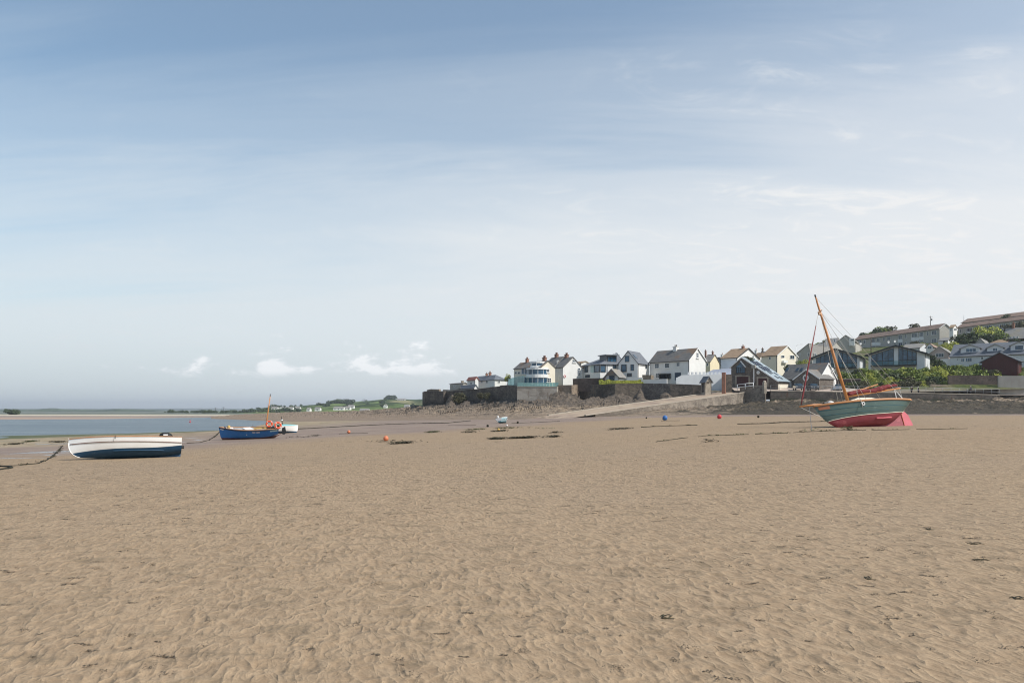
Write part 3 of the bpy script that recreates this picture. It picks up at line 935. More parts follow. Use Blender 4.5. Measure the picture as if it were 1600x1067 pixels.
def hill(px, D):
    px = np.atleast_1d(np.asarray(px, float))
    D = np.atleast_1d(np.asarray(D, float))
    i = np.clip(np.searchsorted(HPX, px) - 1, 0, len(HPX) - 2)
    j = np.clip(np.searchsorted(HD, D) - 1, 0, len(HD) - 2)
    a = np.clip((px - HPX[i]) / (HPX[i + 1] - HPX[i]), 0, 1)
    b = np.clip((D - HD[j]) / (HD[j + 1] - HD[j]), 0, 1)
    return (HZ[i, j] * (1 - a) + HZ[i + 1, j] * a) * (1 - b) + (HZ[i, j + 1] * (1 - a) + HZ[i + 1, j + 1] * a) * b


def hill1(x, y):
    return float(hill(800 + x / y * FPX, y)[0])


def grass_ground_material():
    m = bpy.data.materials.new('town_ground')
    m.use_nodes = True
    N = NT(m.node_tree)
    pos = N.n('ShaderNodeNewGeometry').outputs['Position']
    s = N.n('ShaderNodeSeparateXYZ', {0: pos})
    c = N.mix(N.rng(N.noise(pos, 0.25, 6, 0.7), 0.4, 0.62), (0.055, 0.075, 0.025), (0.16, 0.17, 0.06))
    c = N.mix(N.rng(N.noise(pos, 0.09, 5, 0.6), 0.55, 0.68), c, (0.20, 0.16, 0.11))
    z = N.m('ADD', s.outputs[2], N.m('MULTIPLY', N.m('SUBTRACT', N.noise(pos, 0.5, 4, 0.6), 0.5), 1.0))
    c = N.mix(N.rng(z, 5.2, 6.4, 1, 0), c, (0.27, 0.225, 0.18))
    nrm = N.n('ShaderNodeBump', {'Height': N.noise(pos, 2.2, 6, 0.7), 'Strength': 1.0, 'Distance': 0.5}).outputs[0]
    b = N.n('ShaderNodeBsdfPrincipled', {'Base Color': c, 'Roughness': 0.95, 'Normal': nrm, 'Specular IOR Level': 0.1})
    N.n('ShaderNodeOutputMaterial', {0: b})
    return m


GRASSM = grass_ground_material()


def build_hill():
    px = np.linspace(665, 2150, 420)
    T = np.concatenate([np.linspace(0, .16, 60), np.linspace(.17, 1, 70)])
    PX, TT = np.meshgrid(px, T)
    DF = np.interp(PX, _fpx, _fd2)
    DD = DF + (700 - DF) * TT
    Z = hill(PX.ravel(), DD.ravel()).reshape(PX.shape)
    X = (PX - 800) / FPX * DD
    Z = Z + 0.35 * (fbm(X * 0.2, DD * 0.2, 4) - 0.5) * sstep(185, 230, DD)
    Z = Z + 2.4 * (fbm(X * 0.08, DD * 0.08, 4) - 0.5) * sstep(330, 420, DD)
    # in front of the slipway and the walls the sheet is tucked under the rocks
    o = grid_mesh('hillside_ground', np.stack([X, DD, Z], -1), GRASSM)
    tag(o, kind='structure')


build_hill()


# ------------------------------------------------------------------ far shore and hills across the estuary
def hill_material(name, base, field, wood, s=0.006, pale=None):
    m = bpy.data.materials.new(name)
    m.use_nodes = True
    N = NT(m.node_tree)
    pos = N.n('ShaderNodeNewGeometry').outputs['Position']
    v = N.n('ShaderNodeMapping', {'Vector': pos, 'Rotation': (0, 0, 0.5), 'Scale': (1, 0.5, 0.2)}).outputs[0]
    vor = N.n('ShaderNodeTexVoronoi', {'Vector': v, 'Scale': s * 2.4})
    cell = N.n('ShaderNodeSeparateColor', {0: vor.outputs['Color']}).outputs
    edge = N.n('ShaderNodeTexVoronoi', {'Vector': v, 'Scale': s * 2.4}, feature='DISTANCE_TO_EDGE').outputs[0]
    c = N.mix(cell[0], base, field)
    if pale is not None:
        c = N.mix(N.m('GREATER_THAN', cell[1], 0.86), c, pale)
    c = N.mix(N.rng(edge, 0.02, 0.07, 0.85, 0), c, wood)
    c = N.mix(N.rng(N.noise(pos, s * 2.2, 6, 0.65), 0.50, 0.56), c, wood)
    nrm = N.n('ShaderNodeBump', {'Height': N.noise(pos, 0.10, 5, 0.7), 'Strength': 1.0, 'Distance': 4.0}).outputs[0]
    b = N.n('ShaderNodeBsdfPrincipled', {'Base Color': c, 'Roughness': 1.0, 'Specular IOR Level': 0.0, 'Normal': nrm})
    N.n('ShaderNodeOutputMaterial', {0: b})
    return m


def ridge(name, pts, D0, D1, zb, mtl, nrow=26, rough=1.0, seed=0.0, px0=None, px1=None, round_=1.0):
    """a hill whose crest passes through the photo points pts at distance D1, rising from D0"""
    xs = np.array([p[0] for p in pts], float)
    ys = np.array([p[1] for p in pts], float)
    px = np.linspace(xs[0], xs[-1], 420)
    cy = np.interp(px, xs, ys)
    rows = []
    for t in np.concatenate([np.linspace(0, 1, nrow), np.linspace(1.08, 1.7, 6)]):
        d = D0 + (D1 - D0) * t
        X = (px - 800) / FPX * d
        ztop = EYE + (HOR - cy) / FPX * D1
        f = math.sin(min(t, 1) * math.pi / 2) ** round_ if t <= 1 else 1 - (t - 1) * 1.1
        Z = zb + (ztop - zb) * f
        Z = Z + rough * (fbm(X * 0.02 + seed, np.full_like(X, d) * 0.02, 5) - 0.5) * min(1, t * 2.5) * (1 if t < 0.9 else 0.5)
        rows.append(np.stack([X, np.full_like(X, d), Z], -1))
    o = grid_mesh(name, np.array(rows), mtl)
    return tag(o, kind='structure')


farm = hill_material('far_hill_fields', (0.10, 0.13, 0.09), (0.15, 0.18, 0.11), (0.045, 0.065, 0.05), 0.0011)
midm = hill_material('near_hill_fields', (0.105, 0.150, 0.050), (0.165, 0.215, 0.080), (0.045, 0.068, 0.032), 0.0040, (0.26, 0.24, 0.13))
ridge('hills', [(-900, 636), (-300, 639), (-60, 639.4), (0, 640), (60, 639.4), (76, 637.8), (88, 637.8), (98, 639.2), (150, 640.0), (168, 639.8), (184, 638.4),
                (204, 639.2), (240, 640), (300, 642), (360, 642), (520, 642)], 1300, 4200, -1.5, farm, rough=5.0, seed=3)
ridge('hills', [(-900, 637), (-200, 638.2), (100, 638.6), (215, 638.4), (330, 638.0), (420, 639), (520, 640)], 4600, 7500, -2, farm, rough=9.0, seed=13)
ridge('hills', [(228, 648.4), (262, 647.2), (300, 646.5), (340, 644.6), (375, 643.2), (398, 640.2), (425, 637), (455, 636.5), (470, 634.8), (500, 632.6), (520, 630.6),
                (560, 628.6), (590, 625.2), (604, 624.2), (622, 623.9), (645, 624.6), (665, 624.4), (700, 625.6), (760, 628)],
      650, 1500, -1.2, midm, rough=6.0, seed=7, round_=1.25)


def outcrop(px0, px1, D, ytop, depth, seed, label, mtl=None, lean=0.0, power=1.0):
    """jagged mass of rock leaning against the foot of the quay walls"""
    n, m = 46, 26
    U, V = np.meshgrid(np.linspace(0, 1, n), np.linspace(0, 1, m))
    PXg = px0 + (px1 - px0) * U
    Y = D - depth * (1 - V)
    X = (PXg - 800) / FPX * D
    zt = zof_(ytop, D)
    zb = float(rock_height([0.5 * (px0 + px1)], [D - depth])[0]) - .8
    prof = np.sin(np.pi * np.clip(U + lean * (U - .5), 0, 1)) ** (.45 * power) * V ** .75
    h = prof * (0.72 + .55 * (fbm(X * .5 + seed, Y * .5, 4) - .3))
    h = h + .16 * (1 - np.abs(2 * vnoise(X * 1.1 + Y * .7 + seed, Y * 1.3 - X * .5) - 1)) * prof
    Z = zb + (zt - zb) * np.clip(h, 0, 1.15)
    X = X + .5 * (fbm(Y * .7 + seed, Z * .7, 3) - .5)
    o = grid_mesh('rock_outcrop', np.stack([X - X.mean(), Y - D, Z - zb], -1), mtl or ROCKM, smooth=False)
    o.location = (float(X.mean()), D, zb)
    tag(o, label, 'rock', 'rock outcrops at the foot of the quay')
    return o


def zof_(py, D):
    return EYE + (HOR - py) / FPX * D


outcrop(664, 700, 231, 629, 7, 1, 'low dark rocks below the black quay end')
outcrop(694, 722, 222, 617, 9, 2, 'brown rock mass filling the collapsed stretch of the quay wall', power=1.6)
outcrop(717, 752, 213, 620, 9, 3, 'jagged rock mass left of the middle of the long shadowed quay wall')
outcrop(748, 776, 204, 618, 9, 4, 'jagged rock mass right of the middle of the long shadowed quay wall')
outcrop(778, 812, 187, 625, 7, 5, 'rocks heaped against the dark corner left of the pale concrete quay wall')
outcrop(858, 906, 177, 609, 7, 6, 'leaning rock ramp against the brown quay wall', lean=-.5, power=2.2)
outcrop(900, 940, 178, 623, 6, 7, 'low rocks below the black shaded quay wall')
outcrop(936, 1003, 173.5, 614.5, 8, 8, 'broad dark rock mound below the tan quay wall', power=1.3)
outcrop(985, 1012, 171.5, 609, 6, 9, 'pointed rock between the tan and the white streaked quay walls', power=2.0)
outcrop(1024, 1056, 168.5, 612, 6, 10, 'small rock mass at the right end of the white streaked quay wall', power=1.6)

# ------------------------------------------------------------------ buildings
def zof(py, D):
    return EYE + (HOR - py) / FPX * D


class Block:
    """a rectangular building volume placed by its nearest corner.
    d1 runs back to the left from that corner, d2 runs back to the right."""
    def __init__(s, pxN, D, pxL, pxR, phi):
        s.N = Vector(((pxN - 800) / FPX * D, D, 0))
        u = (pxN - 800) / FPX
        if u > 0:
            phi = max(phi, math.degrees(math.atan(u)) + 7.5)
        p = R(phi)
        s.d1 = Vector((-math.cos(p), math.sin(p), 0))
        s.d2 = Vector((math.sin(p), math.cos(p), 0))
        s.n1 = -s.d2
        s.n2 = -s.d1
        s.L = s.along(s.d1, pxL)
        s.W = s.along(s.d2, pxR)
        s.D = D

    def along(s, d, px, off=None):
        o = s.N if off is None else off
        u = (px - 800) / FPX
        return (u * o.y - o.x) / (d.x - u * d.y)

    def pt(s, a, b, z):
        """a metres along d1, b metres along d2"""
        p = s.N + s.d1 * a + s.d2 * b
        return Vector((p.x, p.y, z))


def slab(mb, a, b, c, d, th, mi=0):
    a, b, c, d = Vector(a), Vector(b), Vector(c), Vector(d)
    n = (b - a).cross(c - a).normalized()
    if n.z < 0:
        n = -n
    lo = [p - n * th for p in (a, b, c, d)]
    hi = [a, b, c, d]
    vs = lo + hi
    mb.add(vs, [(3, 2, 1, 0), (4, 5, 6, 7), (0, 1, 5, 4), (1, 2, 6, 5), (2, 3, 7, 6), (3, 0, 4, 7)], mi)


def gable(root, B, axis, yb, ye, yr, wall, roof, ov=0.28, vg=0.18, ha=0.0, hb=0.0, rf=0.5, ye2=None, names=('wall', 'roof'), th=0.16,
          barge=None, zb=None, a0=0.0, a1=None, c0=0.0, c1=None, wlabel=None, rlabel=None, bury=1.5, barge_end=(0,)):
    """walls and pitched roof; axis 'L': the ridge runs along d1, so the gable is on the right-hand wall;
    axis 'R': the ridge runs along d2, so the gable is on the left-hand wall"""
    A, Cc = (B.d1, B.d2) if axis == 'L' else (B.d2, B.d1)
    La, Wc = (B.L, B.W) if axis == 'L' else (B.W, B.L)
    a1 = La if a1 is None else a1
    c1 = Wc if c1 is None else c1
    O = B.N + A * a0 + Cc * c0
    La = a1 - a0
    Wc = c1 - c0
    z1 = zof(ye, B.D)
    ap = O + Cc * (rf * Wc) + A * (ha if ha > 0 else 0)
    zr = zof(yr, ap.y)
    z2 = z1 if ye2 is None else zof(ye2, (O + Cc * Wc).y)
    if zb is None:
        zb = zof(yb, B.D) - bury

    def P(a, c, z):
        p = O + A * a + Cc * c
        return Vector((p.x, p.y, z))
    w = MB()
    if ha > 0 or hb > 0:
        w.prism([P(0, 0, zb), P(0, Wc, zb), P(La, Wc, zb), P(La, 0, zb)], (0, 0, z1 - zb - 0.02))
        if hb <= 0:
            w.prism([P(La - 0.3, 0, z1 - 0.02), P(La - 0.3, Wc, z1 - 0.02), P(La - 0.3, rf * Wc, zr - 0.1)], A * 0.3)
    else:
        w.prism([P(0, 0, zb), P(0, Wc, zb), P(0, Wc, z2 - .02), P(0, rf * Wc, zr - 0.05), P(0, 0, z1 - .02)], A * La)
    wo = w.build(names[0], wall, root)
    if wlabel:
        wo['label'] = wlabel
    r = MB()
    s1 = (zr - z1) / max(rf * Wc, 0.01)
    s2 = (zr - z2) / max((1 - rf) * Wc, 0.01)
    rA = ha if ha > 0 else -vg
    rB = La - hb if hb > 0 else La + vg
    eA = -ov if ha > 0 else -vg
    eB = La + ov if hb > 0 else La + vg
    t = 0.06
    slab(r, P(eA, -ov, z1 - ov * s1 + t), P(eB, -ov, z1 - ov * s1 + t), P(rB, rf * Wc, zr + t), P(rA, rf * Wc, zr + t), th)
    slab(r, P(eA, Wc + ov, z2 - ov * s2 + t), P(rA, rf * Wc, zr + t), P(rB, rf * Wc, zr + t), P(eB, Wc + ov, z2 - ov * s2 + t), th)
    if ha > 0:
        slab(r, P(-ov, -ov, z1 - ov * s1 + t), P(-ov, Wc + ov, z1 - ov * s1 + t), P(ha, rf * Wc, zr + t), P(ha, rf * Wc, zr + t + 0.001), th)
    if hb > 0:
        slab(r, P(La + ov, -ov, z1 - ov * s1 + t), P(La + ov, Wc + ov, z1 - ov * s1 + t), P(La - hb, rf * Wc, zr + t), P(La - hb, rf * Wc, zr + t + 0.001), th)
    ro = r.build(names[1], roof, root)
    if rlabel:
        ro['label'] = rlabel
    if ha <= 0 and names[1] in ('roof', 'gable_roof') and La > 2:
        for cs, zz_ in ((-ov - 0.06, z1 - ov * s1 - .02), (Wc + ov + 0.06, z2 - ov * s2 - .02)):
            gb = MB()
            gb.tube([P(-vg, cs, zz_), P(La + vg, cs, zz_)], .075, 6)
            gb.build('gutter', M['dark'], ro)
        gb = MB()
        gb.tube([P(.15, -.09, z1 - .1), P(.15, -.09, zb)], .05, 6)
        gb.build('downpipe', M['dark'], ro)
    if barge:
        bb = MB()
        for e in barge_end:
            aa = -vg - 0.05 if e == 0 else La + vg
            h = 0.24
            for (ca, za, cb, zb_) in ((-ov, z1 - ov * s1 + t, rf * Wc, zr + t), (Wc + ov, z2 - ov * s2 + t, rf * Wc, zr + t)):
                bb.prism([P(aa, ca, za + 0.02), P(aa, cb, zb_ + 0.02), P(aa, cb, zb_ - h), P(aa, ca, za - h)], A * 0.05)
        bb.build('bargeboard', M[barge] if isinstance(barge, str) else barge, ro)
    B.A, B.C, B.O, B.La, B.Wc, B.zr, B.z1, B.rf, B.root, B.roof, B.zb, B.wallo = A, Cc, O, La, Wc, zr, z1, rf, root, ro, zb, wo
    return ro


def win(B, face, x0, x1, y0, y1, frame='white', glass='glass', cols=2, rows=1, root=None, name='window', off=0.0, sill=False, fw=0.09,
        shape=None, pane='pane', deep=0.10, label=None):
    """a window placed on wall face 'L' or 'R' (or a dict frame) by its rectangle in the photograph"""
    root = root or B.root
    if face == 'L':
        d, n, o = B.d1, B.n1, B.N + B.n1 * off
    else:
        d, n, o = B.d2, B.n2, B.N + B.n2 * off
    a0 = B.along(d, x0, o)
    a1 = B.along(d, x1, o)
    if a0 > a1:
        a0, a1 = a1, a0
    mid = o + d * ((a0 + a1) / 2)
    z0, z1 = zof(y1, mid.y), zof(y0, mid.y)

    def P(a, z, k):
        p = o + d * a + n * k
        return Vector((p.x, p.y, z))
    fr = MB()
    w, h = a1 - a0, z1 - z0
    fw = min(fw, w * 0.2, h * 0.2)

    def bar(aa, ab, za, zb, k0=-0.02, k1=deep):
        q = [P(aa, za, k0), P(ab, za, k0), P(ab, zb, k0), P(aa, zb, k0)]
        fr.prism(q, n * (k1 - k0))
    if shape == 'round':
        c = P((a0 + a1) / 2, (z0 + z1) / 2, 0.05)
        rad = h / 2
        fr.torus(c, rad - 0.12, 0.14, d, (0, 0, 1), 24, 6)
        fr.prism([P((a0 + a1) / 2 - 0.04, z0 + .1, 0), P((a0 + a1) / 2 + 0.04, z0 + .1, 0), P((a0 + a1) / 2 + 0.04, z1 - .1, 0), P((a0 + a1) / 2 - 0.04, z1 - .1, 0)], n * 0.08)
        g = MB()
        g.prism([c - n * 0.04 + (d * math.cos(t) + Vector((0, 0, 1)) * math.sin(t)) * (rad - 0.12) for t in [2 * math.pi * i / 20 for i in range(20)]], n * 0.06)
    else:
        bar(a0, a1, z0, z0 + fw)
        bar(a0, a1, z1 - fw, z1)
        bar(a0, a0 + fw, z0 + fw, z1 - fw)
        bar(a1 - fw, a1, z0 + fw, z1 - fw)
        m = fw * 0.55
        for i in range(1, cols):
            c = a0 + w * i / cols
            bar(c - m / 2, c + m / 2, z0 + fw, z1 - fw, 0, deep * 0.8)
        for j in range(1, rows):
            c = z0 + h * j / rows
            bar(a0 + fw, a1 - fw, c - m / 2, c + m / 2, 0, deep * 0.75)
        if sill:
            bar(a0 - 0.12, a1 + 0.12, z0 - 0.14, z0 - 0.005, -0.02, deep + 0.09)
        g = MB()
        q = [P(a0 + fw, z0 + fw, -0.02), P(a1 - fw, z0 + fw, -0.02), P(a1 - fw, z1 - fw, -0.02), P(a0 + fw, z1 - fw, -0.02)]
        g.prism(q, n * 0.06)
        if shape == 'arch':
            c = P((a0 + a1) / 2, z1, 0)
            fr.prism([c + (d * math.cos(t) + Vector((0, 0, 1)) * math.sin(t)) * (w / 2) for t in [math.pi * i / 10 for i in range(11)]], n * deep * 0.9)
            g.prism([c - n * 0.02 + (d * math.cos(t) + Vector((0, 0, 1)) * math.sin(t)) * (w / 2 - fw) for t in [math.pi * i / 10 for i in range(11)]], n * (deep * 0.9 + 0.03))
    fo = fr.build(name, M[frame], root)
    g.build(pane, M[glass], fo)
    if label:
        fo['label'] = label
    return fo


def door(B, face, x0, x1, y0, y1, col='doorred', root=None, name='door', k=0.06, handle=True, groove=0):
    root = root or B.root
    d, n = (B.d1, B.n1) if face == 'L' else (B.d2, B.n2)
    a0, a1 = sorted((B.along(d, x0), B.along(d, x1)))
    mid = B.N + d * ((a0 + a1) / 2)
    z0, z1 = zof(y1, mid.y), zof(y0, mid.y)

    def P(a, z, kk):
        p = B.N + d * a + n * kk
        return Vector((p.x, p.y, z))
    m = MB()
    m.prism([P(a0, z0, -0.02), P(a1, z0, -0.02), P(a1, z1, -0.02), P(a0, z1, -0.02)], n * (k + 0.02))
    if groove:
        for i in range(groove):
            a = a0 + (a1 - a0) * (i + 0.5) / groove
            m.prism([P(a - 0.03, z0, k), P(a + 0.03, z0, k), P(a + 0.03, z1 - .05, k), P(a - 0.03, z1 - .05, k)], n * 0.03)
    o = m.build(name, M[col], root)
    if handle:
        hh = MB()
        hh.box(P(a0 + (a1 - a0) * 0.12, z0 + min(1.0, (z1 - z0) * .5), k + 0.05), (0.08, 0.08, 0.25))
        hh.build('handle', M['metal'], o)
    return o


def patch(B, face, x0, x1, y0, y1, material, name, root=None, k=0.05, poly=None):
    """a flat applied part (band, balcony front, quoin) on a wall, by photo rectangle or polygon"""
    root = root or B.root
    d, n = (B.d1, B.n1) if face == 'L' else (B.d2, B.n2)
    pts = poly or [(x0, y1), (x1, y1), (x1, y0), (x0, y0)]
    q = []
    for x, y in pts:
        a = B.along(d, x)
        p = B.N + d * a
        q.append(Vector((p.x, p.y, zof(y, p.y))))
    m = MB()
    m.prism([p - n * 0.02 for p in q], n * (k + 0.02))
    return m.build(name, M[material], root)


def chimney(B, px, ytop, wpx, mats='brick', pots=2, off=0.0, parent=None, down=1.6, potmat='brick', deep=0.6):
    """stack standing on the ridge line where it crosses column px"""
    o = B.O + B.C * (B.rf * B.Wc)
    a = B.along(B.A, px, o) + off
    p = o + B.A * a
    w = wpx / FPX * p.y
    zt = zof(ytop, p.y)
    m = MB()
    rz = math.atan2(B.A.y, B.A.x)
    zl = B.zr - down
    m.box((p.x, p.y, (zt + zl) / 2), (w, deep, zt - zl), rz)
    m.box((p.x, p.y, zt + 0.06), (w + 0.16, deep + 0.16, 0.12), rz)
    c = m.build('chimney', M[mats], parent or B.roof)
    for i in range(pots):
        k = MB()
        q = p + B.A * ((i + 0.5) / pots - 0.5) * w * 0.9
        k.lathe([(0.13, 0), (0.11, 0.30), (0.14, 0.34), (0.14, 0.42), (0.09, 0.42), (0.0, 0.2)], (q.x, q.y, zt + 0.12), 8)
        k.build('chimney_pot', M[potmat], c)
    return c


def rooflight(B, x0, x1, y0, y1, side=0, col='glass', name='rooflight', root=None):
    """window lying in the near (side 0) roof slope, by photo rectangle corners"""
    c0_, z0_ = (0, B.z1)
    c1_, z1_ = (B.rf * B.Wc, B.zr)
    base = B.O
    pa = Vector((base.x, base.y, B.z1))
    ca = B.C * (B.rf * B.Wc)
    up = Vector((ca.x, ca.y, B.zr - B.z1))
    n = B.A.cross(up).normalized()
    if n.z < 0:
        n = -n
    eye = Vector((0, 0, EYE))

    def hit(x, y):
        d = Vector(((x - 800) / FPX, 1, (HOR - y) / FPX))
        den = d.dot(n)
        t = (pa - eye).dot(n) / den
        return eye + d * t
    cen = hit((x0 + x1) / 2, (y0 + y1) / 2)
    ue = up.normalized()
    ha = abs((hit(x1, (y0 + y1) / 2) - hit(x0, (y0 + y1) / 2)).dot(B.A)) / 2
    hu = abs((hit((x0 + x1) / 2, y0) - hit((x0 + x1) / 2, y1)).dot(ue)) / 2
    ha = min(max(ha, 0.35), 3.0)
    hu = min(max(hu, 0.35), 4.0)
    m = MB()
    m.prism([cen + B.A * s1 * (ha + .06) + ue * s2 * (hu + .06) + n * 0.03 for s1, s2 in ((-1, -1), (1, -1), (1, 1), (-1, 1))], n * 0.10)
    f = m.build(name, M['lead'], B.roof)
    g = MB()
    g.prism([cen + B.A * s1 * ha + ue * s2 * hu + n * 0.08 for s1, s2 in ((-1, -1), (1, -1), (1, 1), (-1, 1))], n * 0.07)
    g.build('pane', M[col], f)
    return f


def house(name, label, pxN, D, pxL, pxR, phi, axis, yb, ye, yr, wall, roof, cat='house', group=None, **kw):
    B = Block(pxN, D, pxL, pxR, phi)
    z = zof(yb, D)
    root = empty(name, (B.N.x, B.N.y, z), label, cat, group)
    wl = M[wall] if isinstance(wall, str) else [M[x] for x in wall]
    gable(root, B, axis, yb, ye, yr, wl, M[roof], **kw)
    return B


# --- the white house with the tall white chimney
B = house('white_house', 'long white two storey house with tall white chimney and bay window facing the quay', 1077, 180, 1015, 1102.5, 53, 'L',
          604, 561.5, 544, 'render', 'slate2', barge='white')
for r_ in ((1023.5, 1030, 568, 575.5), (1039, 1046, 567.5, 575), (1057, 1062.5, 566, 572.5)):
    win(B, 'L', *r_, sill=True, rows=2)
win(B, 'L', 1025, 1031, 583, 590.5, rows=2, sill=True)
win(B, 'L', 1033, 1048, 584.5, 592, cols=4, frame='dark', glass='glass', deep=0.7, name='bay_window')
patch(B, 'L', 1032.5, 1048.5, 583.2, 584.4, 'lead', 'canopy', k=0.9)
door(B, 'L', 1054.5, 1064, 582, 594, 'blue')
win(B, 'R', 1088, 1091.3, 551, 559.5, rows=2, sill=True)
chimney(B, 1056, 542.5, 6.5, 'render', 2, down=3.3, potmat='stone_dark', deep=0.9)

# --- low white garden wall in front of it
def wall_run(name, pts, h, th, mtl, label, cat='wall', cope=None, zt=None, group=None):
    """a wall along plan points (px, D, ytop); butt-ended pieces joined in one mesh"""
    P = [((px - 800) / FPX * D, D, zof(yt, D)) for px, D, yt in pts]
    b = MB()
    cb = MB()
    for (x0, y0, z0), (x1, y1, z1) in zip(P[:-1], P[1:]):
        d = Vector((x1 - x0, y1 - y0, 0)).normalized()
        n = Vector((d.y, -d.x, 0))
        if n.y > 0:
            n = -n
        q = -n * th
        a0, a1 = Vector((x0, y0, z0)), Vector((x1, y1, z1))
        b0, b1 = a0 - Vector((0, 0, h)), a1 - Vector((0, 0, h))
        b.prism([b0, b1, a1, a0], q)
        if cope:
            o = n * 0.06
            cb.prism([a0 + o, a1 + o, a1 + o + Vector((0, 0, .14)), a0 + o + Vector((0, 0, .14))], q - o * 2)
    vs = np.array(b.v)
    root = empty(name, (float(vs[:, 0].mean()), float(vs[:, 1].mean()), float(vs[:, 2].min())), label, cat, group)
    b.build('masonry', M[mtl], root)
    if cope:
        cb.build('coping', M[cope], root)
    return root


wall_run('garden_wall', [(1002, 179, 594), (1042, 176, 593)], 2.5, 0.3, 'render', 'low white garden wall in front of the white house with the tall white chimney', cope='white')
wall_run('garden_wall', [(1056.5, 177, 590.5), (1066, 177, 586), (1128, 177, 584)], 5.5, 0.35, 'render_cool',
         'high pale battlement-topped wall between the white house and the stone boathouse')
# merlons of that wall are part of it
mer = [o for o in COL.objects if o.get('label', '').startswith('high pale battlement')][0]
mb_ = MB()
for i in range(9):
    p0 = Vector(((1076 + i * 6 - 800) / FPX * 177.3, 177.3, zof(584.8, 177)))
    mb_.box((p0.x, p0.y + 0.12, p0.z + 0.25), (0.45, 0.34, 0.55), 0)
mb_.build('merlon_row', M['render_cool'], mer)

# --- corrugated shed roof behind the pale wall
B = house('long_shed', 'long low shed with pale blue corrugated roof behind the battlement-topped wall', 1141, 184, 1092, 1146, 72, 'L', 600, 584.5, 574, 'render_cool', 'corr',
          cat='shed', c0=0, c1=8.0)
COLR = []
d_, n_ = B.d1, B.n1
rb = MB()
for i in range(26):
    a = B.L * (i + 0.5) / 26
    p0 = B.N + B.d1 * a
    q0 = Vector((p0.x, p0.y, B.z1 + 0.09)) + B.n1 * 0.28 + Vector((0, 0, -0.15))
    p1 = p0 + B.C * (B.rf * B.Wc)
    q1 = Vector((p1.x, p1.y, B.zr + 0.09))
    rb.prism([q0 - B.d1 * .08, q0 + B.d1 * .08, q1 + B.d1 * .08, q1 - B.d1 * .08], (0, 0, .05))
rb.build('roof_ribs', M['corr'], B.roof)

# --- cream cottage behind
B = house('cream_cottage', 'small cottage with cream gable and grey roof behind the corrugated shed', 1109.5, 225, 1099, 1124, 30, 'L', 590, 565, 554, 'yellow', 'slate2')
chimney(B, 1102.5, 549, 2.2, 'brick', 1); chimney(B, 1112.5, 550.5, 2.2, 'brick', 1, off=-.2)
win(B, 'L', 1104, 1107, 567, 572, cols=1)
B = house('grey_cottage', 'low grey roofed cottage between the cream gable and the brown roofed house', 1136, 235, 1118, 1142, 60, 'L', 585, 566, 557, 'grey', 'slate2')
chimney(B, 1128.5, 554.5, 3.2, 'render', 1)

# --- the two brown roofed white houses
B = house('brown_roofed_house', 'white house with long brown tile roof directly behind the stone boathouse gable', 1152, 196, 1126.5, 1186, 50, 'L', 596, 558, 544, 'render', 'tile', barge='dark')
patch(B, 'L', 1127.2, 1151.8, 562.5, 575, 'render_cool', 'shaded_side', k=0.06)  # cooler copy of the white render; this wall's shade is in the colour
chimney(B, 1161, 541.5, 3.6, 'brick', 1)
win(B, 'R', 1175, 1178, 555.5, 558.5, cols=1)
B = house('brown_roofed_house', 'white gabled house with brown roof and two first floor windows beside the white lamp post', 1214.5, 205, 1189.5, 1245.8, 52, 'L', 582, 554.5, 540.3, 'cream', 'tile', barge='white')
win(B, 'R', 1220.2, 1225.5, 555, 559.2); win(B, 'R', 1234, 1241, 554.8, 561.3)
win(B, 'L', 1201.5, 1204.8, 557, 562, cols=1)
patch(B, 'R', 1221.5, 1228, 563.5, 567, 'white', 'porch_canopy', k=0.6)
win(B, 'R', 1229, 1235, 569.5, 573, frame='dark')
# lower wings between the two houses
B = house('brown_cottage', 'low brown roofed cottage squeezed between the two brown roofed white houses', 1186, 215, 1174, 1197, 50, 'L', 580, 560.5, 551, 'render', 'tile')
win(B, 'R', 1188, 1190.5, 562, 565.5, cols=1); win(B, 'R', 1192, 1194.5, 562, 565.5, cols=1)
chimney(B, 1181.5, 548, 3.5, 'render', 1)
B = house('grey_cottage', 'dark slate roofed cottage showing behind the gap between the brown roofed houses', 1199, 235, 1186.5, 1206, 50, 'L', 570, 555.5, 549, 'grey', 'slate')
chimney(B, 1191.5, 545.5, 1.6, 'stone_dark', 1)

# --- stone boathouse
B = house('stone_boathouse', 'stone boathouse with steep glazed roof, arched window and two dark red doors', 1214.5, 168.5, 1142.5, 1233.5, 40, 'R', 608.5, 594.3, 558, 'stone', 'solar2',
          cat='boathouse', rf=0.765, ye2=572.5, th=0.2, barge='white', ov=0.3, bury=2.0)
patch(B, 'L', 1157.0, 1171, 604, 587.5, 'doorred', 'door_backing', k=0.02).name = 'door_recess'
door(B, 'L', 1151.3, 1169.8, 588.5, 606, 'doorred', k=0.08, groove=6)
door(B, 'L', 1185, 1198.8, 591, 604.5, 'doorred', k=0.08, groove=5)
for q_ in ((1149, 1151.2, 586.5, 607), (1169.9, 1172.3, 586.5, 605.5), (1182.6, 1184.9, 588.5, 604.6), (1198.9, 1201, 589.5, 604.6), (1151.2, 1169.9, 586.3, 588.4), (1184.9, 1198.9, 588.6, 590.9)):
    patch(B, 'L', *q_, 'dressed', 'door_surround', k=0.12)
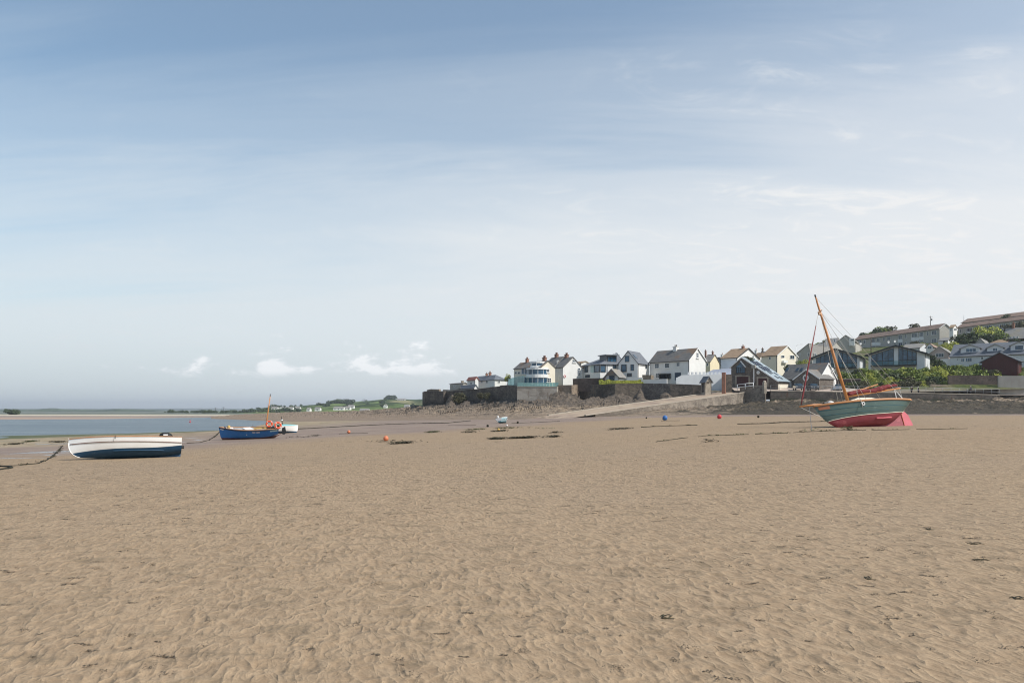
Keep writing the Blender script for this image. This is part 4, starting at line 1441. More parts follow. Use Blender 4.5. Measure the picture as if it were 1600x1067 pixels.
# pointed glazed opening
win(B, 'L', 1150.5, 1164.5, 574, 583, frame='dark', glass='glassb', cols=4, rows=2, deep=0.14, label='wide blue glazed gable window')
patch(B, 'L', 0, 0, 0, 0, 'glassb', 'gable_glazing', k=0.07, poly=[(1150.5, 574), (1164.5, 574), (1158.5, 565.0)])
patch(B, 'L', 0, 0, 0, 0, 'white', 'window_hood', k=0.35, poly=[(1158.0, 563.6), (1166.2, 573.2), (1165.4, 574.2), (1157.6, 565.0)])
win(B, 'L', 1181.7, 1187.8, 579.4, 584.6, shape='round', frame='white')
patch(B, 'L', 1175.5, 1181.5, 570.3, 575.5, 'concrete', 'kneeler', k=0.5)
patch(B, 'L', 1177.4, 1178.8, 575.6, 598, 'white', 'drain_pipe', k=0.14)
patch(B, 'R', 1215.5, 1231, 600.3, 608, 'cream', 'side_panel', k=0.10)
# rows of solar panels and glazing strips lying in the right-hand slope
eye_ = Vector((0, 0, EYE))
pa = Vector((B.O.x, B.O.y, B.z1)); ca = B.C * (B.rf * B.Wc); up = Vector((ca.x, ca.y, B.zr - B.z1)); nn = B.A.cross(up).normalized()
nn = nn if nn.z > 0 else -nn
ue = up.normalized(); SL = up.length
def on_slope(a, u):
    return pa + B.A * a + ue * u + nn * 0.09
for i in range(3):
    a_ = B.La * (0.22 + 0.20 * i)
    for j in range(2):
        u_ = SL * (0.50 + 0.23 * j)
        s = MB()
        hw, hu = B.La * 0.065, SL * 0.095
        s.prism([on_slope(a_ - hw, u_ - hu), on_slope(a_ + hw, u_ - hu), on_slope(a_ + hw, u_ + hu), on_slope(a_ - hw, u_ + hu)], nn * 0.09)
        fo = s.build('solar_panel', M['solar'], B.roof)
        fr = MB()
        for k in range(1, 3):
            aa = a_ - hw + 2 * hw * k / 3
            fr.prism([on_slope(aa - .04, u_ - hu) + nn * .09, on_slope(aa + .04, u_ - hu) + nn * .09, on_slope(aa + .04, u_ + hu) + nn * .09, on_slope(aa - .04, u_ + hu) + nn * .09], nn * 0.03)
        fr.build('panel_rails', M['metal'], fo)
for a_, u_ in ((0.30, .33), (0.52, .36), (0.75, .30), (0.35, .14), (0.60, .12), (0.80, .55)):
    s = MB()
    s.prism([on_slope(B.La * a_ - .35, SL * u_ - .5), on_slope(B.La * a_ + .35, SL * u_ - .5), on_slope(B.La * a_ + .35, SL * u_ + .5), on_slope(B.La * a_ - .35, SL * u_ + .5)], nn * 0.07)
    s.build('rooflight', M['glass'], B.roof)
B_boat = B

# --- slate roofed stone building with round window, and its white gable end
B = house('stone_outbuilding', 'long slate roofed stone building with white right-hand gable and round louvre window', 1281, 171, 1221, 1306.5, 55, 'L', 612, 589.5, 567, 'render', 'slate2',
          cat='building', barge='white')
B1 = B
patch(B, 'L', 1237, 1280.8, 591, 612, 'stone', 'stone_facing', k=0.06)
Bx = Block(1280, 168.5, 1241, 1284, 53)
gable(B.root, Bx, 'R', 612, 590.5, 577, M['stone'], M['slate2'], names=('cross_wall', 'cross_roof'), barge=M['white'], a1=5.5, bury=1.0)
Bx.root = B.root
win(Bx, 'L', 1253.8, 1264.5, 585.2, 595.4, shape='round', label='large round white framed window')
win(B, 'R', 1298.5, 1302.5, 575, 583, shape='round', glass='glassb')
win(B, 'R', 1285, 1288.3, 592.5, 597, cols=1)
door(B, 'R', 1285.5, 1289.8, 602.5, 609.5, 'doorred')
for x_ in (1230.5, 1246.5, 1253):
    rooflight(B, x_ - 2, x_ + 2, 575.5, 580)

wall_run('brick_wall', [(1296, 176, 592.3), (1345, 173, 592.5)], 4.5, 0.4, 'stone_brown', 'dark brick wall behind the parked silver car', cope='kerb')

# --- brick pier and stone shelter beside the slipway
b = MB()
p0 = Vector(((1131 - 800) / FPX * 166, 166, 0))
b.box((p0.x, p0.y, (zof(582, 166) + 4) / 2), (0.75, 1.2, zof(582, 166) - 4), R(-20))
b.thing('gate_pier', M['brick'], 'tall red brick pier between the battlement-topped wall and the stone boathouse', 'pier')
b = MB()
b.box(((1138.5 - 800) / FPX * 170, 170.5, (zof(585, 170) + 4) / 2), (1.3, 1.5, zof(585, 170) - 4))
b.thing('dark_doorway', M['stone_dark'], 'dark stone recess between the brick pier and the boathouse', 'doorway')
B = house('stone_shelter', 'tiny stone shelter with pitched slate roof at the top of the slipway', 1102.2, 166, 1095.5, 1111.8, 68, 'L', 616, 595.2, 588, 'dressed', 'slate', cat='shelter', ov=0.3, vg=0.3)
patch(B, 'R', 1104, 1108, 596, 599, 'stone_dark', 'vent_opening', k=0.05)
patch(B, 'L', 1096.5, 1100.5, 597, 613, 'stone_dark', 'doorway', k=0.04)

# --- modern white house with slate roofs
B = house('modern_house', 'large modern white house with dark slate hipped roof and corner glazing', 937.8, 186, 910, 976, 66, 'R', 602, 567.8, 551.5, 'render', 'slate', ha=7.2, ov=0.35)
root_m = B.root
win(B, 'L', 913.7, 919, 572, 581.8, cols=1, frame='dark')
win(B, 'L', 915, 921.8, 585.5, 590, cols=2, frame='dark')
win(B, 'L', 928.5, 937.4, 570.8, 581.6, cols=1, frame='dark', glass='glassb', deep=.12)
win(B, 'R', 938.4, 946.2, 570.0, 581.4, cols=1, frame='dark', glass='glassb', deep=.12)
patch(B, 'L', 924.4, 928.3, 570.8, 582, 'clear', 'glass_balustrade', k=.3)
patch(B, 'R', 948.2, 949.0, 567.8, 596, 'lead', 'downpipe', k=.12)
win(B, 'R', 957.5, 962.5, 569.5, 576, cols=1, frame='dark')
for x_ in (926.5,):
    pass
# flat topped dormer with glass front
Bd = Block(947.5, 187.5, 945.5, 963.5, 66)
m_ = MB()
zt_, zb_ = zof(555.5, 188), zof(566.5, 188)
m_.prism([Bd.pt(0, 0, zb_), Bd.pt(0, Bd.W, zb_), Bd.pt(0, Bd.W, zt_), Bd.pt(0, 0, zt_)], Bd.d1 * 3.2)
dm = m_.build('dormer', M['lead'], B.roof)
Bd.root = dm
w_ = win(Bd, 'R', 949, 963, 557.5, 565.8, cols=3, frame='dark', glass='glassb', root=B.roof, name='dormer_window')
m_ = MB()
m_.prism([Bd.pt(-0.7, -0.5, zt_), Bd.pt(-0.7, Bd.W + .4, zt_), Bd.pt(-0.7, Bd.W + .4, zt_ + .18), Bd.pt(-0.7, -0.5, zt_ + .18)], Bd.d1 * 3.9)
m_.build('dormer_roof', M['lead'], B.roof)
# the steep gabled block at its right
Bg = Block(996.5, 184, 966.5, 1014.0, 30)
gable(root_m, Bg, 'R', 602, 566.3, 548, M['render'], M['slate'], names=('gable_wall', 'gable_roof'), ov=0.25, vg=0.15)
Bg.root = root_m
win(Bg, 'L', 976.6, 983.2, 556, 565.5, cols=2, frame='dark', glass='glassb')
win(Bg, 'L', 971.2, 979, 569.5, 581, cols=1, frame='dark', glass='glassb', deep=.2)
win(Bg, 'L', 985.4, 990.4, 569.4, 579.2, cols=1, frame='dark', glass='glassb')
win(Bg, 'L', 980, 987.2, 583, 588.2, cols=2, frame='dark')
win(Bg, 'R', 1008.3, 1010.2, 570, 575.8, cols=1, frame='dark')
rooflight(Bg, 990.5, 993.5, 555, 560)
# low stone lean-to and garden walls by it
wall_run('garden_wall', [(1003.5, 184, 585.5), (1017, 183, 586)], 3.5, 2.0, 'stone_tan', 'short tan stone wall between the modern house and the long white house')
wall_run('garden_wall', [(978, 183.5, 589.5), (1004, 182, 590)], 2.5, 0.3, 'render', 'low white garden wall right of the small garden hut')
B = house('garden_hut', 'small garden hut with grey gable, navy door and pale roof', 966, 180, 946.3, 976.2, 28, 'R', 595.5, 587, 576.2, 'render_cool', 'slate3', cat='hut', ov=0.45, vg=0.5, rlabel='pale tiled roof')
patch(B, 'L', 0, 0, 0, 0, 'slate2', 'gable_boarding', k=0.5, poly=[(947.2, 586.4), (965.2, 586.4), (956.2, 577.3)])
door(B, 'L', 952, 960.3, 586.8, 594.8, 'blue')

# --- terrace of white houses with steep gables
B = house('terrace_house', 'white gabled terrace house with arched window and round red sign', 879.5, 190, 866.5, 910.3, 60, 'L', 604, 573.3, 557.6, 'render', 'slate2', ov=0.15)
patch(B, 'L', 867, 879.2, 574.5, 600, 'render_cool', 'shaded_front', k=0.05)  # greyer skin over the white front, its shade painted in
win(B, 'L', 871.5, 874.5, 575.5, 582.5, rows=2); win(B, 'L', 873, 876, 587, 594, rows=2)
win(B, 'R', 894.6, 899.6, 562, 566.2, sill=True)
win(B, 'R', 902.3, 906.9, 577.5, 587, rows=3, shape='arch', sill=True)
chimney(B, 887.5, 554.8, 6.3, 'brick', 3, off=0.6)
B0 = B
# round sign on the gable
m_ = MB()
n = B.n2
p = B.N + B.d2 * B.along(B.d2, 882)
c_ = Vector((p.x, p.y, zof(588, p.y)))
m_.prism([c_ + n * .03 + (B.d2 * math.cos(t) + Vector((0, 0, 1)) * math.sin(t)) * .34 for t in [2 * math.pi * i / 20 for i in range(20)]], n * .05)
sg = m_.build('round_sign', M['white'])
m2 = MB(); m2.torus(c_ + n * .09, .27, .07, B.d2, (0, 0, 1), 24, 6)
sgr = empty('wall_sign', (c_.x, c_.y, c_.z - .34), 'small round white sign with red ring on the white gable wall', 'sign')
bpy.data.objects.remove(sg)
m_.build('sign_plate', M['white'], sgr)
m2.build('sign_ring', M['redbuoy'], sgr)
B = house('terrace_house', 'white terrace house with steep slate roof and orange chimney, behind the arched window house', 866.5, 200, 848, 896, 60, 'L', 604, 571.5, 557, 'render', 'slate2', ov=0.15)
chimney(B, 871.3, 554.2, 6.5, 'brick', 3, off=0.5)
win(B, 'R', 870, 873, 563, 568)
B = house('terrace_house', 'narrow terrace house whose grey roof ends behind the modern house', 908, 205, 896, 921, 60, 'L', 600, 567, 564.2, 'render', 'tile', ov=0.1)

# --- house with curved glass bay
B = house('glazed_bay_house', 'cream gabled house with curved glass bay, turret and long balcony front', 845.6, 186, 803, 867.4, 56, 'L', 604, 573, 563.3, 'cream', 'slate2', ov=0.1)
rg = B.root
win(B, 'R', 853.6, 858.4, 576, 581.8, sill=True)
win(B, 'R', 852, 861, 590.3, 597.5, cols=3, rows=2, name='french_window')
chimney(B, 823.7, 561.5, 4.2, 'brick', 2); chimney(B, 853.2, 559.2, 6.4, 'brick', 3, off=0.6)
# glazed left front: two storeys of glass set in white bands
for i, (xa, xb) in enumerate(((815, 819.5), (819.7, 824.3), (824.5, 829), (829.2, 833.6), (833.8, 838.6), (839, 844.9))):
    win(B, 'L', xa, xb, 575.6 - 0.0, 585.0, cols=1, glass='glassb', deep=.1)
    win(B, 'L', xa, xb, 588.7, 600.5, cols=1, glass='glassb', deep=.1)
for xa, xb in ((804.5, 808), (809, 813.2)):
    win(B, 'L', xa, xb, 580.6, 584.8, cols=1, glass='glass', deep=.1)
# curved bay bulging from the near corner
def bay(root, cx, cy, rad, z0, z1, name, gm, fm, nseg=10, a0=R(175), a1=R(330), mull=0.10, cap=0.18):
    m = MB(); g = MB()
    pts = [(cx + rad * math.cos(a0 + (a1 - a0) * i / nseg), cy + rad * math.sin(a0 + (a1 - a0) * i / nseg)) for i in range(nseg + 1)]
    for i in range(nseg):
        (xa, ya), (xb, yb) = pts[i], pts[i + 1]
        g.prism([(xa, ya, z0 + .2), (xb, yb, z0 + .2), (xb, yb, z1 - .2), (xa, ya, z1 - .2)], ((cx - (xa + xb) / 2) * .06, (cy - (ya + yb) / 2) * .06, 0))
    for (xa, ya) in pts[::2]:
        m.box((xa, ya, (z0 + z1) / 2), (mull, mull, z1 - z0))
    poly = [(cx + (rad + cap) * math.cos(a0 + (a1 - a0) * i / nseg), cy + (rad + cap) * math.sin(a0 + (a1 - a0) * i / nseg)) for i in range(nseg + 1)]
    poly += [(cx + 0.3, cy + .3)]
    m.prism([(x, y, z1 - .2) for x, y in poly], (0, 0, .38))
    m.prism([(x, y, z0 - .18) for x, y in poly], (0, 0, .38))
    f = m.build(name, M[fm], root)
    g.build('pane', M[gm], f)
    return f
cx_, cy_ = B.pt(2.4, 0.8, 0).x, B.pt(2.4, .8, 0).y
bay(rg, cx_, cy_, 2.6, zof(601, 184), zof(588, 184), 'bay_window', 'glassb', 'white')
bay(rg, cx_, cy_, 2.6, zof(585.4, 184), zof(575, 184), 'bay_window', 'glassb', 'white')
f_ = bay(rg, cx_ , cy_, 1.75, zof(571.5, 184), zof(564.6, 184), 'turret', 'glassb', 'white', a0=0, a1=2 * math.pi, nseg=14, cap=.12)
m_ = MB(); m_.lathe([(1.85, zof(564.6, 184) + .2), (0.1, zof(563.2, 184) + .1), (0.03, zof(563, 184) + 0.2), (.03, zof(558.5, 184))], (cx_, cy_, 0), 14)
m_.build('finial', M['lead'], f_)
# conservatory balcony front: long pale green glass running left
wg = MB()
for i in range(12):
    xa, xb = 793.5 + i * 2.05, 793.5 + (i + 1) * 2.05 - .25
    Da, Db = 196.5 - i * .9, 196.5 - (i + 1) * .9
    wg.quad(((xa - 800) / FPX * Da, Da, zof(604, 190)), ((xb - 800) / FPX * Db, Db, zof(604, 190)), ((xb - 800) / FPX * Db, Db, zof(590 - i * .18, 190)), ((xa - 800) / FPX * Da, Da, zof(590 - i * .18, 190)))
    wg.obox(((xb - 800) / FPX * Db, Db, zof(604, 190)), (.08, 0, 0), (0, .08, 0), (0, 0, zof(590 - i * .18, 190) - zof(604, 190)))
wg.thing('glass_windbreak', M['clear2'], 'long pale green glass windbreak left of the curved glass bay', 'windbreak')
wg = MB()
for i in range(14):
    xa, xb = 808.5 + i * 4.6, 808.5 + (i + 1) * 4.6 - .25
    D_ = 181.3
    wg.obox(((xa - 800) / FPX * D_, D_, zof(605, D_)), ((xb - xa) / FPX * D_, 0, 0), (0, .03, 0), (0, 0, 1.05))
wg.thing('glass_balustrade', M['clear2'], 'teal glass balustrade on top of the pale concrete quay wall', 'balustrade')

# --- white house with hipped slate roof near the end of the quay
B = house('white_house', 'white house with hipped slate roof and brick chimneys near the quay end', 773, 218, 733.5, 791.2, 64, 'L', 612, 592.3, 585.8, 'render', 'slate', ha=3.2, hb=2.8)
for x_ in (745.5, 751.5, 759.5):
    win(B, 'L', x_, x_ + 3.0, 594, 598.8, cols=2)
win(B, 'L', 745.5, 748.5, 602.6, 606.5)
win(B, 'R', 778, 781.3, 593.8, 598.5)
chimney(B, 765.7, 582.8, 3.4, 'brick', 2, down=2.4); chimney(B, 760.6, 584.5, 2.8, 'brick', 1, down=1.5)
# slate lean-to with red tiles at its left
B = house('red_roofed_annexe', 'small white annexe with red tiled roof at the left end of the hipped roof house', 742.5, 222, 730.2, 747.5, 60, 'L', 612, 592, 588.6, 'render', 'redtile')
win(B, 'L', 735, 738, 597, 601)
B = house('white_cottage', 'low white cottage wall with slate lean-to below the red roofed annexe', 741, 214, 719, 746, 60, 'L', 613, 604.5, 601.0, 'render', 'slate')
door(B, 'L', 739.0, 741.0, 604.8, 611, 'dark')
# flat roofed grey stone house and low walls at the quay end
B = house('stone_house', 'flat topped grey stone house among ruined walls near the quay end', 723, 228, 703, 730, 62, 'L', 612, 598.6, 597.6, 'pebble', 'slate3', ov=.1)
chimney(B, 722.5, 595.6, 2.5, 'stone_tan', 0)
win(B, 'L', 709, 711.5, 601.5, 604.5)
wall_run('ruined_wall', [(667, 236, 609.2), (673, 234.5, 607.8), (686, 231, 608)], 2.6, .6, 'stone_tan', 'low ruined tan stone wall at the left end of the quay')
wall_run('ruined_wall', [(692, 229, 608.6), (702, 226, 609), (713, 223, 608.2), (719, 221, 605)], 2.6, .6, 'dressed', 'pale broken garden wall below the flat topped stone house')

# --- quay walls, from the end of the quay to the slipway
wall_run('quay_wall', [(660, 239, 613.6), (664, 233.5, 612), (693, 226, 611.6)], 9, 3.5, 'quay_dark', 'high black quay wall at the far left end of the quay', cope='stone_brown')
wall_run('quay_wall', [(693, 228, 612.2), (716, 220, 610.0)], 9, 3, 'stone_dark', 'collapsed brown stretch of quay wall beside the black quay end')
wall_run('quay_wall', [(716, 220, 610.5), (745, 209, 608.6), (781, 197.5, 604.2)], 9, 3, 'quay_dark', 'long shadowed quay wall below the hipped roof white house', cope='stone_brown')
wall_run('quay_wall', [(781, 197.5, 602.2), (793, 194, 601.4), (808, 185, 603.8)], 9, 3, 'quay_dark', 'dark quay wall corner below the small green tree')
wall_run('quay_wall', [(808, 181, 604.4), (836, 180, 604.6), (871, 179, 604.8)], 8, 3, 'quay_conc', 'pale stained concrete quay wall below the glass balustrade', cope='kerb')
wall_run('quay_wall', [(871, 180.5, 601.6), (893, 179, 601.4), (906, 184, 601.2)], 8, 3, 'quay_mid', 'brown quay wall beside the leaning stone ramp')
wall_run('quay_wall', [(906, 184, 600.6), (930, 180, 600.4), (961, 176, 599.6)], 8, 3, 'quay_dark', 'black shaded quay wall below the terrace houses')
wall_run('quay_wall', [(961, 176, 599.4), (1003, 174, 599.0)], 8, 3, 'quay_mid', 'tan quay wall below the small garden hut')
wall_run('quay_wall', [(1003, 174, 598.8), (1024, 172.5, 599.0), (1047, 171, 599.4)], 8, 3, 'quay_white', 'white streaked quay wall below the long white house')
wall_run('quay_wall', [(1047, 171, 599.6), (1072, 170.3, 600.4), (1096, 169.5, 601.4)], 8, 3, 'quay_dark', 'dark quay wall running down to the stone shelter')
wall_run('terrace_wall', [(895, 183, 591.6), (945.5, 180, 590.4)], 3, .5, 'stone_brown', 'reddish brown stone wall in front of the modern house')

# --- slipway
SA, SB = Vector((4.2, 126, -0.05)), Vector((48.5, 170, 5.45))
sd_ = (SB - SA)
sl_ = Vector((sd_.x, sd_.y, 0)).length
sdir = Vector((sd_.x, sd_.y, 0)).normalized()
sper = Vector((-sdir.y, sdir.x, 0))


def slip_pt(t, w):
    p = SA + sd_ * t + sper * w
    return Vector((p.x, p.y, p.z))


def build_slipway():
    rows = []
    ts = np.linspace(-0.05, 1.0, 60)
    ws = np.linspace(-3.3, 4.6, 14)
    for w in ws:
        r = []
        for t in ts:
            p = slip_pt(t, w)
            zz = p.z + 0.03 * math.sin(t * 31 + w)
            r.append((p.x, p.y, zz))
        rows.append(r)
    P = np.array(rows)
    o = grid_mesh('slipway', P, M['slip'])
    tag(o, kind='structure')
    # kerb along both sides
    for w, nm in ((-3.45, 'slipway_kerb'), (4.7, 'slipway_kerb')):
        b = MB()
        a, c = slip_pt(0.12, w), slip_pt(1.0, w)
        b.prism([a, c, c + Vector((0, 0, .16)), a + Vector((0, 0, .16))], sper * 0.35)
        o = b.build(nm, M['kerb'])
        tag(o, kind='structure')
    # retaining wall under the near edge
    b = MB()
    for i in range(14):
        t0, t1 = 0.16 + i * 0.06, 0.16 + (i + 1) * 0.06
        a, c = slip_pt(t0, -3.4), slip_pt(t1, -3.4)
        b.prism([Vector((a.x, a.y, a.z - 4)), Vector((c.x, c.y, c.z - 4)), c, a], sper * 0.5)
    b.thing('slipway_wall', M['slip_wall'], 'sloping rubble wall along the near side of the slipway', 'retaining wall')


build_slipway()

# --- promenade: walls, road sheet, railings
PW = [(1204, 163.5, 611.2), (1300, 163, 612.4), (1400, 163, 613.9), (1480, 163.5, 615.6), (1562, 164.5, 617.4)]
wall_run('slipway_head_wall', [(1156, 166, 605.5), (1180, 163.5, 603.2), (1196, 162.5, 602.8)], 7, .6, 'slip_wall', 'high rubble wall at the head of the slipway below the boathouse', cope='kerb')
wall_run('promenade_wall', PW, 5, .6, 'prom_wall', 'long low dark sea wall along the promenade', cope='kerb')


def build_promenade():
    P = [((px - 800) / FPX * D, D, zof(y, D)) for px, D, y in PW]
    P = [((1150 - 800) / FPX * 166.0, 166.0, P[0][2] + .15)] + P + [((1640 - 800) / FPX * 165, 165, P[-1][2])]
    rows = []
    for k, (dy, dz) in enumerate(((0.55, 0.02), (2.5, .12), (5.0, .45), (8.0, .9), (11.0, 1.25))):
        rows.append([(x + dy * .15, y + dy, z + dz) for x, y, z in P])
    o = grid_mesh('promenade', np.array(rows), M['pave'])
    tag(o, kind='structure')


build_promenade()


def railing(name, pts, label, h=1.1, step=1.75, rails=(1.0, 0.5), r=0.032, mtl='metal', group=None):
    P = [Vector(p) for p in pts]
    root = empty(name, P[0], label, 'railing', group)
    total = sum((b - a).length for a, b in zip(P[:-1], P[1:]))
    n = max(2, int(total / step))

    def at(s):
        s = min(max(s, 0), total - 1e-6)
        for a, b in zip(P[:-1], P[1:]):
            L = (b - a).length
            if s <= L:
                return a + (b - a) * (s / L)
            s -= L
        return P[-1]
    for k in range(n + 1):
        p = at(total * k / n)
        m = MB()
        m.tube([p, p + Vector((0, 0, h))], r * 1.1, 6)
        m.build('post', M[mtl], root)
    for rr in rails:
        m = MB()
        m.tube([p + Vector((0, 0, h * rr)) for p in P], r, 6)
        m.build('rail', M[mtl], root)
    return root


rp = [((px - 800) / FPX * (D + .3), D + .3, zof(y, D) + .13) for px, D, y in PW]
railing('promenade_railing', rp, 'long grey metal railing along the promenade sea wall')
railing('white_railing', [((px - 800) / FPX * D, D, zof(y, D)) for px, D, y in ((1152, 163.2, 609.3), (1177, 161.6, 606.6))], 'short white railing in front of the boathouse doors', step=2.4, r=.07, mtl='white')
# stone gate post with rounded top
m_ = MB()
g_ = ((1194.5 - 800) / FPX * 161.6, 161.6)
m_.box((g_[0], g_[1], zof(606, 161.6)), (0.62, .62, 2.2), R(20))
m_.lathe([(0.36, 0), (.34, .15), (.24, .32), (.0, .4)], (g_[0], g_[1], zof(606, 161.6) + 1.1), 12)
m_.thing('gate_post', M['dressed'], 'stout stone gate post with rounded top at the head of the slipway', 'gate post')

# --- retaining walls on the right
wall_run('retaining_wall', [(1482, 171, 586.2), (1515, 170, 586.4), (1561, 169, 586.6)], 9, .8, 'stone_brown', 'dark rough stone retaining wall above the right end of the promenade')
wall_run('concrete_wall', [(1560, 167.5, 587.2), (1610, 166, 587), (1680, 165, 586.5)], 6, .6, 'concrete', 'pale streaked concrete retaining wall at the right edge')
wall_run('stone_steps_wall', [(1454, 170, 600), (1492, 169.5, 602)], 3, .6, 'stone_tan', 'low tan stone wall behind the promenade below the scrub')

# --- the two glass gabled houses
def glass_house(label, pxN, D, pxL, pxR, ye, yr, yb, sw, ln):
    B = house('glass_gabled_house', label, pxN, D, pxL, pxR, 14, 'R', yb, ye, yr, 'render_cool', 'slate3', ov=0.7, vg=0.9, th=0.22, group='wide glass gabled houses', c0=0)
    x0, x1 = sw
    # dark glazing in two storeys under the rake
    d, n = B.d1, B.n1
    aL, aR = B.along(d, x0), B.along(d, x1)
    lo, mid = zof(yb - 4.5, D), zof((yb - 4.5) * .5 + ye * .5 + 2.0, D)
    root = B.root

    def P(a, z, k):
        p = B.N + d * a + n * k
        return Vector((p.x, p.y, z))

    def roofz(a):
        f = a / B.L
        return B.z1 + (B.zr - B.z1) * (f / B.rf if f < B.rf else (1 - f) / (1 - B.rf)) - .38
    pier = 0.46, 0.54
    lo_a, hi_a = min(aL, aR), max(aL, aR)
    for s0, s1 in ((lo_a, B.L * pier[0]), (B.L * pier[1], hi_a)):
        n_ = 4
        for i in range(n_):
            a0 = s0 + (s1 - s0) * i / n_ + .05
            a1 = s0 + (s1 - s0) * (i + 1) / n_ - .05
            f = MB(); g = MB()
            f.prism([P(a0 - .05, lo, 0), P(a1 + .05, lo, 0), P(a1 + .05, mid, 0), P(a0 - .05, mid, 0)], n * .05)
            g.prism([P(a0 + .03, lo + .1, .05), P(a1 - .03, lo + .1, .05), P(a1 - .03, mid - .1, .05), P(a0 + .03, mid - .1, .05)], n * .03)
            fo = f.build('window', M['dark'], root)
            g.build('pane', M['glassb'], fo)
            f = MB(); g = MB()
            t0, t1 = roofz(a0), roofz(a1)
            f.prism([P(a0 - .05, mid, 0), P(a1 + .05, mid, 0), P(a1 + .05, t1, 0), P(a0 - .05, t0, 0)], n * .05)
            if min(t0, t1) - mid > .35:
                g.prism([P(a0 + .03, mid + .1, .05), P(a1 - .03, mid + .1, .05), P(a1 - .03, t1 - .1, .05), P(a0 + .03, t0 - .1, .05)], n * .03)
                fo = f.build('window', M['dark'], root)
                g.build('pane', M['glassb'], fo)
    b = MB()
    b.prism([P(lo_a, lo - .25, 0), P(hi_a, lo - .25, 0), P(hi_a, lo - .02, 0), P(lo_a, lo - .02, 0)], n * 1.1)
    b.build('balcony_deck', M['dark'], root)
    b = MB()
    b.obox(P(lo_a, lo - .02, 1.06), d * (hi_a - lo_a), n * .03, (0, 0, 1.0))
    b.build('balcony_glass', M['clear'], root)
    b = MB()
    zb = zof(yb, D)
    b.prism([P(lo_a, zb - 1, 0), P(hi_a, zb - 1, 0), P(hi_a, lo - .26, 0), P(lo_a, lo - .26, 0)], n * .04)
    b.build('base_wall', M['pebble'], root)
    b = MB()
    for e0, e1, f0, f1 in ((-.7, B.rf * B.L, B.z1 - .7 * (B.zr - B.z1) / (B.rf * B.L), B.zr), (B.L + .7, B.rf * B.L, B.z1 - .7 * (B.zr - B.z1) / (B.rf * B.L), B.zr)):
        b.prism([P(e0, f0 + .12, .92), P(e1, f1 + .12, .92), P(e1, f1 - .28, .92), P(e0, f0 - .28, .92)], n * .06)
    b.build('bargeboard', M['dark'], B.roof)
    return B


B = glass_house('wide house with blue glass gable front seen behind the mast of the green sailing boat', 1343, 190, 1270, 1352.5, 556.5, 545, 578, (1275, 1339), 9)
B = glass_house('wide house with blue glass gable front and white side wall above the green shrubs', 1445, 188, 1357, 1453, 551, 539.8, 573.5, (1361.5, 1432.5), 9)
# --- grey houses behind the first one
B = house('grey_house', 'large grey concrete house with long grey roof left of the glass gabled houses', 1268, 232, 1233, 1302, 38, 'R', 580, 560, 536.5, 'pebble', 'slate3', rf=0.12, cat='house')
win(B, 'R', 1262 + 10, 1275, 552, 556.5, cols=2); win(B, 'L', 1249.5, 1251, 552.5, 556, cols=1); win(B, 'L', 1262, 1266, 551, 557, cols=2)
B = house('grey_house', 'grey hillside house with long pale roof right of the reddish furled jib', 1296, 262, 1268, 1318, 55, 'L', 560, 545, 534.5, 'pebble', 'slate3')
B = house('grey_gabled_house', 'tall grey gabled house with white window box above the blue glass gables', 1336, 285, 1307, 1346, 22, 'R', 553, 533, 523.4, 'pebble', 'slate3', cat='house')
patch(B, 'L', 1327.3, 1335.8, 528.8, 540.5, 'render', 'window_box', k=.8)
win(B, 'L', 1329, 1334.6, 529.5, 532.8, off=.8, cols=3)
B = house('grey_house', 'narrow grey roofed house beside the tall grey gabled house', 1306, 290, 1288, 1314, 40, 'L', 548, 536, 528, 'grey', 'slate3')
win(B, 'L', 1302.5, 1305, 530, 538, glass='glassb')

# --- long hillside blocks of flats
def flats(label, pxN, D, pxL, pxR, phi, yb, ye, yr, wins, group='long hillside blocks of flats', roof='tile2'):
    B = house('block_of_flats', label, pxN, D, pxL, pxR, phi, 'L', yb, ye, yr, 'pebble', roof, cat='block of flats', group=group, ov=.5, vg=.3, barge='white')
    for w in wins:
        x0, x1, v0, v1 = w[:4]
        # v in fractions of the wall height at that column
        o = B.N
        a = (B.along(B.d1, x0) + B.along(B.d1, x1)) / 2
        Dm = (B.N + B.d1 * a).y
        zt, zb = B.z1, zof(yb, D)
        ya = HOR - ((zt + (zb - zt) * v0) - EYE) * FPX / Dm
        yb_ = HOR - ((zt + (zb - zt) * v1) - EYE) * FPX / Dm
        if len(w) > 4 and w[4] == 'p':
            patch(B, 'L', x0, x1, ya, yb_, 'render', 'white_panel', k=.12)
        else:
            win(B, 'L', x0, x1, ya, yb_, cols=w[5] if len(w) > 5 else 2, deep=.14)
    return B


W1 = []
for x0, x1, c in ((1343, 1346, 1), (1350, 1353, 1), (1361.5, 1367.5, 2), (1370.5, 1375, 2), (1380, 1383, 1), (1386.5, 1391.5, 2), (1404, 1410, 2), (1414.5, 1417, 1), (1425, 1434, 4), (1437, 1443, 3), (1448.5, 1451, 1), (1456, 1463.5, 3)):
    W1 += [(x0, x1, .12, .40, 'w', c)]
    if x0 in (1404, 1425, 1437, 1361.5, 1414.5, 1456):
        W1 += [(x0, x1, .62, .90, 'w', c)]
W1 += [(1403, 1410.5, .42, .60, 'p'), (1424, 1436, .42, .60, 'p'), (1436.5, 1443.5, .42, .60, 'p'), (1361, 1376, .42, .60, 'p')]
B = flats('long grey two storey block with red brown roof below the telegraph pole', 1468, 292, 1336, 1486, 78, 537.5, 512.2, 505.3, W1)
B = house('white_block_end', 'tall white rendered end building between the two long hillside blocks', 1489.5, 286, 1483.5, 1495.5, 45, 'L', 536, 511.5, 507.5, 'render', 'tile', cat='building')
patch(B, 'R', 1490.5, 1494.5, 513.5, 516, 'lead', 'vent_panel', k=.08)
